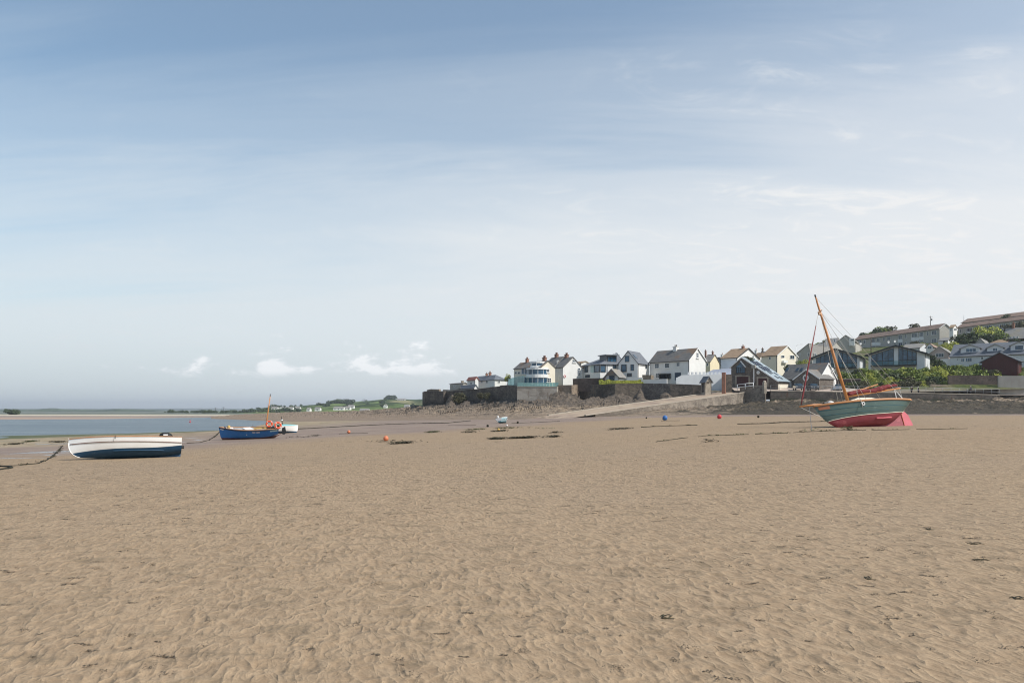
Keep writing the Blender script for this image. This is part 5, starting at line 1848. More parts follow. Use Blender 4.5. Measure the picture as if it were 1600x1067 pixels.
win(B, 'L', 1484.6, 1487.2, 513, 517.5, cols=1)
B = house('lean_to', 'pale lean-to garage at the foot of the white end building', 1481, 270, 1466, 1494, 55, 'L', 537, 531.5, 527, 'render', 'slate3', cat='garage')
door(B, 'L', 1473.5, 1477, 531.8, 536, 'dark')
W2 = []
for x0, x1, c in ((1499.5, 1502, 1), (1510, 1519.5, 4), (1522, 1529, 3), (1539, 1551, 4), (1562, 1571, 3), (1577, 1579, 1), (1584, 1598, 4)):
    W2 += [(x0, x1, .14, .42, 'w', c), (x0, x1, .64, .90, 'w', c)]
W2 += [(1509, 1530, .45, .62, 'p'), (1562, 1571.5, .45, .62, 'p'), (1584, 1598, .45, .62, 'p')]
B = flats('long grey block with red brown roof behind the hillside trees at the right', 1640, 262, 1496.5, 1655, 76, 519, 493, 487.5, W2)
B = flats('topmost long red brown roofed block on the skyline at the upper right', 1650, 300, 1503, 1670, 72, 506, 486, 479.5, [(1530, 1545, .1, .45, 'w', 4), (1575, 1590, .1, .45, 'w', 4)])

# --- bungalows and dormer houses above the shrubs
B = house('pink_bungalow', 'small pinkish bungalow with pale gable right of the glass gabled house', 1482, 206, 1453.5, 1493.8, 20, 'R', 562.5, 550.5, 540.8, 'pink', 'slate3', cat='bungalow', ov=.5, barge='kerb')
win(B, 'L', 1462, 1475, 552, 558, cols=3)
patch(B, 'R', 1484.0, 1487, 553, 562, 'brick', 'brick_porch', k=.3)
B = house('small_house', 'small house with blue glazed dormer behind the pink bungalow', 1458, 222, 1447, 1472, 30, 'R', 552, 541, 536, 'render', 'tile2')
win(B, 'L', 1449.5, 1456, 540.8, 545.5, cols=2, glass='glassb')
B = house('slate_roofed_house', 'grey slate roofed house just right of the second glass gable', 1437, 230, 1408, 1452, 50, 'L', 552, 543, 536.5, 'render_cool', 'slate3')
b = MB()
b.obox(Vector(((1469.5 - 800) / FPX * 196, 196, zof(573, 196))), ((1483.5 - 1469.5) / FPX * 196, -1.5, 0), (.3, .3, 0), (0, 0, 1.9))
b.thing('garden_wall', M['render'], 'bright white garden wall below the pink bungalow', 'wall')

B = house('dormer_house', 'slate roofed house row with three white dormers at the right edge', 1640, 181, 1484.5, 1650, 42, 'L', 569, 550.5, 531.5, 'render_cool', 'slate', ov=.3)
for x0, x1, y0, y1, xa in ((1501, 1531, 538.3, 552, 0), (1542, 1567.5, 537.6, 550.5, 1), (1579, 1606, 533.6, 548.5, 2)):
    Bd = Block(x1, 181.9 + (1640 - x1) * .088, x0, x1 + 3.5, 6)
    gable(B.roof, Bd, 'R', y1, y0 + 5.0, y0, M['render_cool'], M['slate3'], names=('dormer', 'dormer_roof'), ov=.35, vg=.4, a1=4.5, bury=.4, barge=None, th=.12)
    w_ = [(1509, 1525.5), (1551, 1559.0), (1585.5, 1599.5)][xa]
    Bd.root = B.roof
    win(Bd, 'L', w_[0], w_[1], y0 + 5.8, y1 - 1.5, cols=[3, 2, 1][xa], glass='glassb', root=B.roof, name='dormer_window')
win(B, 'L', 1501.5, 1507, 559.5, 565.5, glass='glassb'); win(B, 'L', 1508.5, 1519, 558.8, 565.2, cols=3, glass='glassb')
win(B, 'L', 1495.5, 1497.5, 560.5, 563, cols=1)
win(B, 'L', 1532.5, 1537, 557, 562, cols=1)
B = house('grey_gabled_house', 'grey gabled roof showing just above the first white dormer', 1541, 205, 1522, 1551, 30, 'R', 545, 538, 528, 'grey', 'slate3')
B = house('tan_roofed_bungalow', 'low tan hipped roof behind the middle dormer', 1582, 208, 1535, 1590, 45, 'L', 545, 538.2, 531, 'grey', 'tile', ha=3, hb=3)
B = house('maroon_shed', 'dark maroon boarded shed with shallow gable in front of the dormer houses', 1590, 176, 1534.5, 1600, 12, 'R', 578, 562.4, 550.3, 'maroon', 'slate', cat='shed', ov=.5, vg=.4, a1=6)
B = house('brick_bungalow', 'brick bungalow with grey roof on the slope at the upper right', 1640, 232, 1567, 1650, 46, 'L', 532, 525.3, 508.5, 'brick', 'slate3', cat='bungalow')
for x_ in (1578, 1583, 1588.5):
    win(B, 'L', x_, x_ + 3, 525.8, 529)
chimney(B, 1583.5, 505.5, 3.5, 'brick', 1, down=2.5)

# ------------------------------------------------------------------ plants
def leaf_mesh(blobs, n, size, seed=0, flat=0.7):
    """many small leaf faces spread through the volume of several lobes; blobs: (x, y, z, rx, ry, rz)"""
    rg = np.random.default_rng(seed)
    bl = np.array(blobs, float)
    vol = (bl[:, 3] * bl[:, 4] * bl[:, 5]) ** 0.75
    k = rg.choice(len(bl), n, p=vol / vol.sum())
    d = rg.normal(size=(n, 3))
    d /= np.linalg.norm(d, axis=1, keepdims=True)
    r = rg.random(n) ** 0.33
    r = 0.45 + 0.6 * r
    c = bl[k, :3] + d * bl[k, 3:] * r[:, None]
    # clump: drop leaves in noisy gaps
    g = vnoise(c[:, 0] * 1.1 / max(size * 2.2, .1) + 5, c[:, 2] * 1.1 / max(size * 2.2, .1) + c[:, 1]) > 0.30
    c = c[g]
    d = d[g]
    n = len(c)
    nn = d * 0.6 + rg.normal(size=(n, 3)) * 0.6 + np.array([0, 0, 0.4])
    nn /= np.linalg.norm(nn, axis=1, keepdims=True)
    a = np.cross(nn, rg.normal(size=(n, 3)))
    a /= np.linalg.norm(a, axis=1, keepdims=True)
    b = np.cross(nn, a)
    s = size * (0.6 + 0.8 * rg.random(n))[:, None]
    v = np.stack([c - a * s, c - b * s * flat, c + a * s, c + b * s * flat], 1).reshape(-1, 3)
    return v


def leaves_obj(name, v, mtl, parent=None):
    me = bpy.data.meshes.new(name)
    n = len(v) // 4
    me.vertices.add(len(v))
    me.vertices.foreach_set('co', v.reshape(-1).astype(np.float32))
    me.loops.add(n * 4)
    me.loops.foreach_set('vertex_index', np.arange(n * 4, dtype=np.int32))
    me.polygons.add(n)
    me.polygons.foreach_set('loop_start', np.arange(0, n * 4, 4, dtype=np.int32))
    me.update(calc_edges=True)
    me.materials.append(mtl)
    o = bpy.data.objects.new(name, me)
    COL.objects.link(o)
    if parent:
        o.parent = parent
    return o


def shrub_proto(seed, mtl, w=1.6, h=1.5, n=1500, size=0.13):
    rg = random.Random(seed)
    bl = []
    for i in range(8):
        a = rg.random() * 6.28
        r = rg.random() * w * .65
        s = rg.uniform(.4, .75)
        bl.append((r * math.cos(a), r * math.sin(a) * .8, h * rg.uniform(.25, .75), w * s * .75, w * s * .65, h * s * .6))
    o = leaves_obj('foliage', leaf_mesh(bl, n, size, seed), mtl)
    return o


def place_shrub(proto, px, D, z, s, label, group, rz=0.0, sz=1.0, name='shrub', cat='shrub', stem=True):
    r = bpy.data.objects.new(name, None)
    COL.objects.link(r)
    r.location = ((px - 800) / FPX * D, D, z)
    r.rotation_euler = (0, 0, rz)
    r.scale = (s, s, s * sz)
    tag(r, label, cat, group)
    f = proto.copy()
    COL.objects.link(f)
    f.parent = r
    if stem:
        t = STEM.copy()
        COL.objects.link(t)
        t.parent = r
    return r


m_ = MB()
for a in range(5):
    an = a * 1.26
    m_.tube([(0, 0, -.4), (.12 * math.cos(an), .12 * math.sin(an), .3), (.5 * math.cos(an), .5 * math.sin(an), .9)], [.05, .04, .015], 5)
STEM = m_.build('stems', M['bark'])
PROTO = [shrub_proto(1, M['leaf'], n=2600, size=.085), shrub_proto(2, M['leaf_lime'], n=2600, size=.085), shrub_proto(3, M['leaf']), shrub_proto(4, M['leaf_dark']), shrub_proto(5, M['leaf_dry'], n=1200)]
rr = random.Random(5)
G1 = 'shrubs on the bank above the promenade'
GB = ['bushy green shrub on the bank between the promenade and the glass gabled houses',
      'bright lime green shrub on the bank between the promenade and the glass gabled houses',
      'rounded mid green shrub on the bank between the promenade and the glass gabled houses',
      'dark leaved shrub on the bank between the promenade and the glass gabled houses',
      'dry brownish scrub low on the bank above the promenade railing']
# three staggered rows; upper edge of the planting follows the photograph
tops = ([1322, 1345, 1380, 1420, 1460, 1500, 1540, 1570, 1600], [582, 577, 577.5, 576.5, 573.5, 571, 569, 573, 574])
for row, (D_, fr, sc) in enumerate(((182, 0.0, 1.55), (178.5, .30, 1.6), (175.5, .58, 1.5), (173, .84, 1.25))):
    px = 1326 + row * 4
    while px < (1602 if row < 2 else 1484):
        yt = np.interp(px, *tops)
        ybot = 601
        y = yt + (ybot - yt) * fr + rr.uniform(-1.0, 1.0)
        s = sc * rr.uniform(.8, 1.2)
        zt = zof(y, D_)
        k = rr.choices([0, 1, 2, 3, 4], [4, 2.6, 3, 2, .3])[0] if row < 3 else rr.choices([0, 3, 4, 1], [2, 3, 2.5, 1])[0]
        place_shrub(PROTO[k], px, D_ + rr.uniform(-1, 1), zt - 1.5 * s, s, GB[k], G1, rr.random() * 6)
        px += rr.uniform(9, 14) * (1 if row < 3 else 1.1)
# hillside trees and bushes between the blocks
G2 = 'rounded bushes between the hillside houses'
for px, y, D_, s, k, lb in ((1500, 524, 238, 2.2, 3, 'dark round bush at the left end of the trees below the long blocks'),
                            (1512, 521.5, 240, 2.6, 3, 'large dark bush left of centre among the trees below the long blocks'),
                            (1524, 520, 242, 2.4, 0, 'green bush between the dark bushes and the lime trees'),
                            (1537, 512.5, 246, 3.0, 1, 'tall lime green tree in front of the second long block'),
                            (1551, 512.5, 246, 2.9, 1, 'broad lime tree right of the tallest lime tree'),
                            (1560, 516, 243, 2.5, 0, 'green tree at the right end of the lime trees'),
                            (1544, 523, 238, 2.3, 3, 'shaded dark bush under the lime trees'),
                            (1577, 509, 252, 2.0, 4, 'dry grey green bush beside the brick bungalow chimney'),
                            (1596, 505, 255, 2.6, 4, 'dry bare tree behind the brick bungalow at the right edge'),
                            (1488, 535.5, 225, 1.9, 1, 'bright green bush below the white end building'),
                            (1476, 537, 228, 1.4, 1, 'low green bush below the pale lean-to garage'),
                            (1430, 534.5, 250, 1.5, 4, 'yellowish hedge clump below the first long block, left one'),
                            (1442, 534.5, 250, 1.5, 0, 'green hedge clump below the first long block, right one'),
                            (1590, 530.5, 225, 1.8, 3, 'dark hedge below the brick bungalow at right'),
                            (1604, 530.5, 225, 1.8, 3, 'dark hedge at the edge below the brick bungalow'),
                            (1252, 563.5, 200, 1.3, 0, 'green garden shrub right of the brown roofed house, left one'),
                            (1259, 563.5, 200, 1.4, 1, 'lime garden shrub left of the first glass gable'),
                            (1465, 562.5, 190, 1.3, 3, 'dark garden bush beside the white garden wall'),
                            (1457, 555.5, 200, 1.0, 3, 'dark bush at the left corner of the pink bungalow'),
                            (1380, 510.5, 360, 3.4, 0, 'rounded green tree on the skyline above the first long block'),
                            (1389, 511.5, 360, 2.6, 4, 'grey green tree on the skyline just right of the rounded tree'),
                            (1372, 514.5, 360, 2.4, 3, 'dark tree on the skyline left of the rounded tree'),
                            (1361, 517.5, 365, 2.2, 0, 'small green tree on the skyline left of the dark tree'),
                            (1350, 520.5, 370, 2.0, 3, 'dark shrub on the skyline above the tall grey house'),
                            (1429.5, 507, 345, 2.0, 4, 'thin dry tree on the skyline right of the rounded tree'),
                            (1290, 532, 330, 2.3, 3, 'dark bush on the skyline left of the mast top boat'),
                            (1301, 531, 330, 1.6, 3, 'small dark bush on the skyline behind the mast'),
                            (1278, 535.5, 325, 1.8, 0, 'green bush on the skyline left of the reddish spar'),
                            (1572, 492, 320, 1.6, 3, 'dark bush just over the topmost roof'),
                            (1166, 557.5, 175, 0.75, 4, 'brown dry shrub just behind the boathouse ridge'),
                            (1172.5, 559, 175, 0.7, 3, 'small dark shrub behind the boathouse ridge'),
                            (1232, 571.5, 185, .9, 3, 'dark shrub below the two windowed white gable')):
    place_shrub(PROTO[k], px, D_, zof(y, D_) - 1.5 * s, s, lb, G2, rr.random() * 6, name='tree' if 'tree' in lb else 'bush', cat='tree' if 'tree' in lb else 'bush')
# the little tree by the quay
t_ = empty('small_tree', ((793 - 800) / FPX * 198, 198, zof(601, 198)), 'small bright green tree between the hipped roof house and the glass bay', 'tree')
m_ = MB(); x_, z_ = (793 - 800) / FPX * 198, zof(601, 198)
m_.tube([(x_, 198, z_ - .5), (x_ + .1, 198, z_ + .8), (x_, 198, z_ + 1.6)], [.12, .1, .05], 6)
for a in range(4):
    m_.tube([(x_, 198, z_ + .7), (x_ + .5 * math.cos(a * 1.6), 198 + .5 * math.sin(a * 1.6), z_ + 1.5)], [.05, .02], 5)
m_.build('trunk', M['bark'], t_)
leaves_obj('crown', leaf_mesh([(0, 0, 1.5, .75, .7, .6), (.35, 0, 2.0, .5, .5, .5), (-.35, .1, 1.2, .5, .5, .4), (-.1, 0, 2.4, .35, .3, .4)], 1500, .085, 9), M['leaf_lime'], t_)
# plants along the quay walls
G3 = 'plants growing on the quay'
for px, y, D_, s, k, lb in ((720, 617, 213, 1.3, 4, 'yellowish scrub hanging on the black quay wall, left clump'),
                            (712, 621.5, 212, 1.1, 4, 'brown scrub at the foot of the collapsed quay wall'),
                            (751, 616.5, 203, .95, 4, 'olive scrub hanging on the long shadowed quay wall'),
                            (762, 616, 200, .9, 4, 'olive scrub right of the centre of the long shadowed quay wall'),
                            (747.5, 633, 198, .5, 1, 'small lime green plant low on the rocks below the quay'),
                            (770, 606, 205, .6, 4, 'dry plants behind the parapet below the hipped roof house')):
    place_shrub(PROTO[k], px, D_, zof(y, D_) - 1.2 * s, s, lb, G3, rr.random() * 6, name='scrub', cat='scrub')
# grass strip on top of the quay below the garden hut
n_ = 5200
v = np.zeros((n_, 4, 3))
rg_ = np.random.default_rng(3)
pxs = rg_.uniform(936, 1004, n_); Ds = rg_.uniform(177.5, 180.5, n_)
xs = (pxs - 800) / FPX * Ds; zb_ = np.interp(Ds, [177.5, 180.5], [zof(600.0, 177.5), zof(596.0, 180.5)])
hh = rg_.uniform(.08, .3, n_) * (1 + .8 * (vnoise(pxs * .2, Ds) > .6)); ww = .07
v[:, 0] = np.stack([xs - ww, Ds, zb_ - .1], -1); v[:, 1] = np.stack([xs + ww, Ds, zb_ - .1], -1)
v[:, 2] = np.stack([xs + ww + rg_.normal(0, .1, n_), Ds + rg_.normal(0, .1, n_), zb_ + hh], -1); v[:, 3] = np.stack([xs - ww, Ds, zb_ + hh], -1)
tag(leaves_obj('grass_strip', v.reshape(-1, 3), M['leaf_lime']), 'bright green grass on top of the quay below the garden hut', 'grass', kind='stuff')
# reddish garden shrubs at the quay edge
for px, k in ((917, 4), (925, 4), (932, 3)):
    place_shrub(PROTO[k], px, 183, zof(600.5, 183), .55, 'low %s shrub on the quay edge left of the garden hut' % {917: 'reddish', 925: 'pale dry', 932: 'dark'}[px], G3, 1.0, name='scrub', cat='scrub')

# ------------------------------------------------------------------ the far shore: trees, farm houses, pylons
FT = [shrub_proto(21, M['far_leaf'], 2.2, 2.0, 900, .24), shrub_proto(22, M['far_leaf'], 2.2, 1.6, 900, .24), shrub_proto(23, M['far_leaf'], 2.0, 2.2, 900, .24)]


def ridge_z(px, D):
    return zof(np.interp(px, [228, 300, 340, 375, 398, 425, 470, 520, 560, 590, 604, 645, 700], [648.4, 646.5, 644.6, 643.2, 640.2, 637, 634.8, 630.6, 628.6, 625.2, 624.2, 624.6, 625.6]), 1500)


def mid_hill_z(px, D):
    t = np.clip((D - 650) / 850, 0, 1)
    zt = ridge_z(px, D)
    return -1.2 + (zt + 1.2) * math.sin(t * math.pi / 2) ** 1.25


G4 = 'trees and hedgerow clumps on the far green hill'
rt = random.Random(12)
cl = []
for i in range(58):
    px = rt.uniform(255, 655)
    D_ = rt.choice([850, 970, 1080, 1200, 1350, 1450])
    cl.append((px, D_, rt.uniform(1.2, 2.6)))
for px in list(np.arange(262, 470, 7.5)):
    cl.append((px + rt.uniform(-2, 2), 720 + rt.uniform(-40, 120), rt.uniform(1.1, 2.1)))
for px in (606, 609, 613, 616):
    cl.append((px, 1430, rt.uniform(3.4, 4.6)))
for px in (520, 525, 530, 535, 541, 546):
    cl.append((px, 1080, rt.uniform(3.6, 4.6)))
for px in (424, 427, 431, 436):
    cl.append((px, 1430, rt.uniform(2.6, 3.4)))
for px, D_, s in cl:
    z = mid_hill_z(px, D_)
    place_shrub(rt.choice(FT), px, D_, z - .5, s, 'rounded dark green tree among the hedgerows of the far green hill', G4, rt.random() * 6, name='far_tree', cat='tree', stem=False)
place_shrub(FT[1], 20, 470, -1.6, 2.1, 'lone round bush on the low grassy spit at the left edge', None, 0, name='far_bush', cat='bush', stem=False)

G5 = 'white farm buildings on the far hill'
FH = [(430, 640.5, 470, 9, 'M'), (441, 640.3, 450, 8, 'M'), (449, 641, 440, 6, 'M'), (455, 641.3, 440, 7, 'M'), (461.5, 640.5, 430, 5, 'M'), (467, 632.8 + 8, 520, 5, 'M'),
      (483, 643, 470, 5, 'M'), (497, 642.2, 480, 8, 'M'), (530, 641.2, 470, 16, 'M'), (543, 640.6, 480, 10, 'M'), (549, 638.0, 500, 9, 'M'), (602.5, 637.3, 480, 5, 'M'),
      (627, 626.8, 690, 12, 'M'), (636, 638, 440, 8, 'M'), (570, 643.5, 420, 14, 'L')]
for i, (px, yb, D_, wpx, kd) in enumerate(FH):
    w = wpx / FPX * D_
    h = 2.1 if kd == 'M' else 1.4
    # stand each house where the hillside meets its sight line
    for Dq in np.arange(660, 1490, 6):
        if mid_hill_z(px, Dq) > zof(yb, Dq):
            break
    D_ = float(Dq)
    w = wpx / FPX * D_
    zb_ = mid_hill_z(px, D_)
    x_ = (px - 800) / FPX * D_
    lab = {0: 'tiny white cottage, first of the village below the hill behind the blue boat', 8: 'long low white farmhouse in front of the dark trees on the far hill', 9: 'white farm building just right of the long low farmhouse',
           10: 'taller white farmhouse above the other farm buildings', 11: 'lone tall white house on the green field', 12: 'white house on the hill top beside the dark trees',
           13: 'bluish white house at the foot of the hill near the quay end', 14: 'long low pale wall of sheds near the foot of the far hill', 6: 'tiny white house on the lower slope left of the farm',
           7: 'small white house with grey roof on the lower slope', 5: 'tiny white house standing alone above the village roofs'}.get(i, 'tiny white cottage in the far village below the hill')
    root = empty('farm_house', (x_, D_, zb_), lab, 'farmhouse', G5)
    m_ = MB()
    dep = 7.0
    y0, y1 = D_ - dep / 2, D_ + dep / 2
    if i in (1, 11, 4):
        w = max(w, 2.5)
        m_.prism([(x_ - w / 2, y0, zb_ - 1.5), (x_ + w / 2, y0, zb_ - 1.5), (x_ + w / 2, y0, zb_ + h), (x_, y0, zb_ + h + 1.6), (x_ - w / 2, y0, zb_ + h)], (0, dep, 0))
        m_.build('wall', M['render'], root)
        r_ = MB()
        slab(r_, (x_ - w / 2 - .2, y0 - .2, zb_ + h), (x_ - w / 2 - .2, y1 + .2, zb_ + h), (x_, y1 + .2, zb_ + h + 1.8), (x_, y0 - .2, zb_ + h + 1.8), .15)
        slab(r_, (x_ + w / 2 + .2, y0 - .2, zb_ + h), (x_, y0 - .2, zb_ + h + 1.8), (x_, y1 + .2, zb_ + h + 1.8), (x_ + w / 2 + .2, y1 + .2, zb_ + h), .15)
        r_.build('roof', M['slate3'], root)
    else:
        m_.prism([(x_ - w / 2, y0, zb_ - 1.5), (x_ - w / 2, y1, zb_ - 1.5), (x_ - w / 2, y1, zb_ + h), (x_ - w / 2, D_, zb_ + h + 1.4), (x_ - w / 2, y0, zb_ + h)], (w, 0, 0))
        m_.build('wall', M['render'], root)
        r_ = MB()
        slab(r_, (x_ - w / 2 - .2, y0 - .2, zb_ + h - .05), (x_ + w / 2 + .2, y0 - .2, zb_ + h - .05), (x_ + w / 2 + .2, D_, zb_ + h + 1.55), (x_ - w / 2 - .2, D_, zb_ + h + 1.55), .15)
        slab(r_, (x_ - w / 2 - .2, y1 + .2, zb_ + h - .05), (x_ - w / 2 - .2, D_, zb_ + h + 1.55), (x_ + w / 2 + .2, D_, zb_ + h + 1.55), (x_ + w / 2 + .2, y1 + .2, zb_ + h - .05), .15)
        r_.build('roof', M['slate3'], root)
    for k in range(max(1, int(w / 2.6))):
        q = MB()
        q.box((x_ - w / 2 + (k + .5) * w / max(1, int(w / 2.6)), y0 - .03, zb_ + h * .55), (.8, .1, .9))
        q.build('window', M['glass'], root)


def pylon(px, D, yt, yb, label, w=1.4):
    x = (px - 800) / FPX * D
    z0, z1 = zof(yb, D) - 3, zof(yt, D)
    root = empty('pylon', (x, D, z0), label, 'pylon', 'faint pylons across the estuary')
    m = MB()
    h = z1 - z0
    for sx, sy in ((-1, -1), (1, -1), (1, 1), (-1, 1)):
        m.tube([(x + sx * w * 1.6, D + sy * w * 1.6, z0), (x + sx * .35, D + sy * .35, z0 + h * .7), (x + sx * .1, D + sy * .1, z1)], .16, 4)
    for k in range(7):
        f0, f1 = k / 9, (k + 1) / 9
        a0, a1 = w * 1.6 * (1 - f0 * 1.2) + .1, w * 1.6 * (1 - f1 * 1.2) + .1
        m.tube([(x - a0, D - a0, z0 + h * f0), (x + a1, D - a1, z0 + h * f1)], .09, 4)
        m.tube([(x + a0, D - a0, z0 + h * f0), (x - a1, D - a1, z0 + h * f1)], .09, 4)
    m.build('lattice', M['lead'], root)
    for f, l in ((.72, 4.2), (.84, 3.4), (.95, 2.6)):
        q = MB()
        q.tube([(x - l, D, z0 + h * f), (x, D, z0 + h * f + .4), (x + l, D, z0 + h * f)], .13, 4)
        q.build('cross_arm', M['lead'], root)


pylon(43, 1500, 641, 651, 'faint pylon above the left mudflats, left of a pair')
pylon(52.5, 1500, 640.5, 651, 'faint pylon above the left mudflats, right of a pair')
pylon(337, 1300, 636.3, 646, 'faint pylon left of the blue boat mast, left of a pair')
pylon(349, 1300, 635.8, 646, 'faint pylon left of the blue boat mast, right of a pair')
pylon(538.5, 1100, 622.5, 634, 'faint pylon on the skyline above the white farm')
pylon(569, 1100, 623.5, 632, 'faint pylon on the skyline right of the farm')

# ------------------------------------------------------------------ poles
def pole(name, px, D, yt, yb, r, mtl, label, arm=None):
    x = (px - 800) / FPX * D
    z0, z1 = zof(yb, D), zof(yt, D)
    root = empty(name, (x, D, z0), label, 'pole')
    m = MB(); m.tube([(x, D, z0 - .5), (x, D, z1)], [r, r * .7], 8)
    m.build('post', M[mtl], root)
    if arm == 'tele':
        q = MB(); q.box((x, D - .12, z1 - .5), (1.5, .12, .12)); q.build('crossbar', M[mtl], root)
        q = MB(); q.lathe([(.0, 0), (.24, .02), (.26, .7), (.2, .8), (0, .85)], (x + .3, D - .3, z1 - 1.9), 10); q.build('transformer', M['lead'], root)
    if arm == 'lamp':
        q = MB(); q.tube([(x, D, z1), (x + .25, D, z1 + .35), (x + 1.0, D, z1 + .5)], .05, 6); q.box((x + 1.2, D, z1 + .48), (.55, .25, .14)); q.build('lamp_head', M[mtl], root)
    return root


pole('telegraph_pole', 1454, 320, 493.8, 507, .15, 'bark', 'telegraph pole standing on the skyline above the first long block', 'tele')
pole('mast_pole', 1506, 330, 492, 502, .08, 'metal', 'thin pale pole on the skyline left of the topmost block')
pole('street_lamp', 1244.3, 200, 541, 565, .09, 'white', 'white lamp post at the right corner of the brown roofed white gable', 'lamp')
pole('telegraph_pole', 1361, 215, 527, 556, .13, 'bark', 'dark pole between the two glass gabled houses', None)
pole('telegraph_pole', 1286.5, 225, 531, 550, .11, 'bark', 'dark leaning pole behind the first glass gabled house', None)

# satellite dishes on the roofs behind
for px, y, lb in ((1387.5, 534.7, 'left'), (1397.5, 533.5, 'right'), (1344, 537.5, 'farther left')):
    D_ = 207
    x_, z_ = (px - 800) / FPX * D_, zof(y, D_)
    root = empty('satellite_dish', (x_, D_, z_ - .8), 'white satellite dish on a roof behind the glass gabled houses, %s one' % lb, 'satellite dish')
    m_ = MB(); m_.lathe([(0, .08), (.17, .06), (.29, 0), (.30, .02), (.17, .09), (0, .11)], (x_, D_ - .3, z_), 14, axis='Y'); m_.build('dish', M['white'], root)
    m_ = MB(); m_.tube([(x_, D_, z_ - 3.0), (x_, D_, z_), (x_, D_ - .2, z_)], .04, 5); m_.build('bracket', M['metal'], root)


# ------------------------------------------------------------------ cars
def car(px, D, y, length, rz, mtl, label):
    x = (px - 800) / FPX * D
    z = zof(y, D)
    M0 = Matrix.Translation((x, D, z)) @ Matrix.Rotation(rz, 4, 'Z')
    root = empty('parked_car', (x, D, z), label, 'car', 'cars parked behind the promenade', mat=M0)
    L = length
    prof = [(-.5, .32), (-.5, .62), (-.47, .80), (-.36, .88), (-.24, .95), (-.13, 1.36), (.02, 1.45), (.25, 1.43), (.38, 1.28), (.46, .98), (.49, .85), (.50, .55), (.49, .30)]
    b = MB()
    W = .86
    n = len(prof)
    rings = []
    for yy, k in ((-W, .93), (-W * .97, 1.0), (0, 1.02), (W * .97, 1.0), (W, .93)):
        ring = []
        for px_, pz in prof:
            tum = 1 - max(0, pz - .9) * .42
            ring.append((px_ * L * (1 if abs(yy) < W * .9 else k * 1.02), yy * tum, .30 + (pz - .30) * (1 if abs(yy) < W * .9 else .985)))
        rings.append(ring)
    vs = [p for r in rings for p in r]
    fs = []
    for i in range(4):
        for k in range(n):
            k2 = (k + 1) % n
            fs.append((i * n + k, i * n + k2, (i + 1) * n + k2, (i + 1) * n + k))
    fs.append(tuple(range(n - 1, -1, -1)))
    fs.append(tuple(4 * n + k for k in range(n)))
    b.add(vs, fs)
    b.build('body', M[mtl], root)
    for s in (-1, 1):
        g = MB()
        q = [(-.20 * L, .98), (-.115 * L, 1.32), (.0, 1.39), (.0, .96)]
        g.prism([(a, s * (W * (1 - max(0, c - .9) * .42) + .005), c) for a, c in q], (0, s * .012, 0))
        g.build('side_window', M['glass'], root)
        g = MB()
        q = [(.03 * L, .96), (.03 * L, 1.39), (.24 * L, 1.36), (.36 * L, 1.02)]
        g.prism([(a, s * (W * (1 - max(0, c - .9) * .42) + .005), c) for a, c in q], (0, s * .012, 0))
        g.build('side_window', M['glass'], root)
    g = MB(); g.quad((-.245 * L, -.68, .97), (-.245 * L, .68, .97), (-.135 * L, .60, 1.37), (-.135 * L, -.60, 1.37))
    g.v = [(a - .03, c, d + .03) for a, c, d in g.v]
    g.build('windscreen', M['glass'], root)
    g = MB(); g.quad((.39 * L, -.58, 1.30), (.39 * L, .58, 1.30), (.465 * L, .68, 1.0), (.465 * L, -.68, 1.0))
    g.v = [(a + .03, c, d + .02) for a, c, d in g.v]
    g.build('rear_window', M['glass'], root)
    for sx in (-.31, .31):
        for s in (-1, 1):
            w = MB(); w.lathe([(.0, -.1), (.27, -.1), (.31, -.07), (.31, .07), (.27, .1), (0, .1)], (sx * L, s * .80, .31), 16, axis='Y')
            wo = w.build('wheel', M['black'], root)
            w = MB(); w.lathe([(.0, -.115), (.18, -.11), (.18, .11), (.0, .115)], (sx * L, s * .80, .31), 12, axis='Y')
            w.build('hub_cap', M['metal'], wo)
    for s in (-1, 1):
        w = MB(); w.box((-.485 * L, s * .62, .72), (.10, .3, .14)); w.build('headlight', M['ringw'], root)
        w = MB(); w.box((.485 * L, s * .70, .82), (.08, .2, .2)); w.build('tail_light', M['redbuoy'], root)
    return root


car(1311, 169.5, 610.8, 3.9, R(55), 'car_silver', 'silver car parked in front of the dark brick wall by the mast')
car(1247.5, 166.5, 609.6, 4.0, R(80), 'car_dark', 'dark car parked behind the railing below the round window, left one')
car(1270.5, 166.3, 609.8, 4.0, R(80), 'car_dark', 'dark car parked behind the railing left of the white gable end')


# ------------------------------------------------------------------ people on the promenade
def skin_body(name, nodes, edges, mtl, parent, sub=2):
    """one continuous skinned surface from joints: nodes {name: (x, y, z, r)}"""
    keys = list(nodes)
    me = bpy.data.meshes.new(name)
    me.from_pydata([nodes[k][:3] for k in keys], [(keys.index(a), keys.index(b)) for a, b in edges], [])
    o = bpy.data.objects.new(name, me)
    COL.objects.link(o)
    o.modifiers.new('s', 'SKIN')
    sm = o.modifiers.new('d', 'SUBSURF')
    sm.levels = sub
    sm.render_levels = sub
    for i, k in enumerate(keys):
        r = nodes[k][3]
        sv_ = me.skin_vertices[0].data[i]
        sv_.radius = (r, r) if not hasattr(r, '__len__') else r
        sv_.use_root = (i == 0)
    dg = bpy.context.evaluated_depsgraph_get()
    ev = o.evaluated_get(dg)
    m2 = bpy.data.meshes.new_from_object(ev)
    m2.name = name
    bpy.data.objects.remove(o)
    m2.materials.clear()
    m2.materials.append(mtl)
    for p in m2.polygons:
        p.use_smooth = True
    o2 = bpy.data.objects.new(name, m2)
    COL.objects.link(o2)
    o2.parent = parent
    return o2


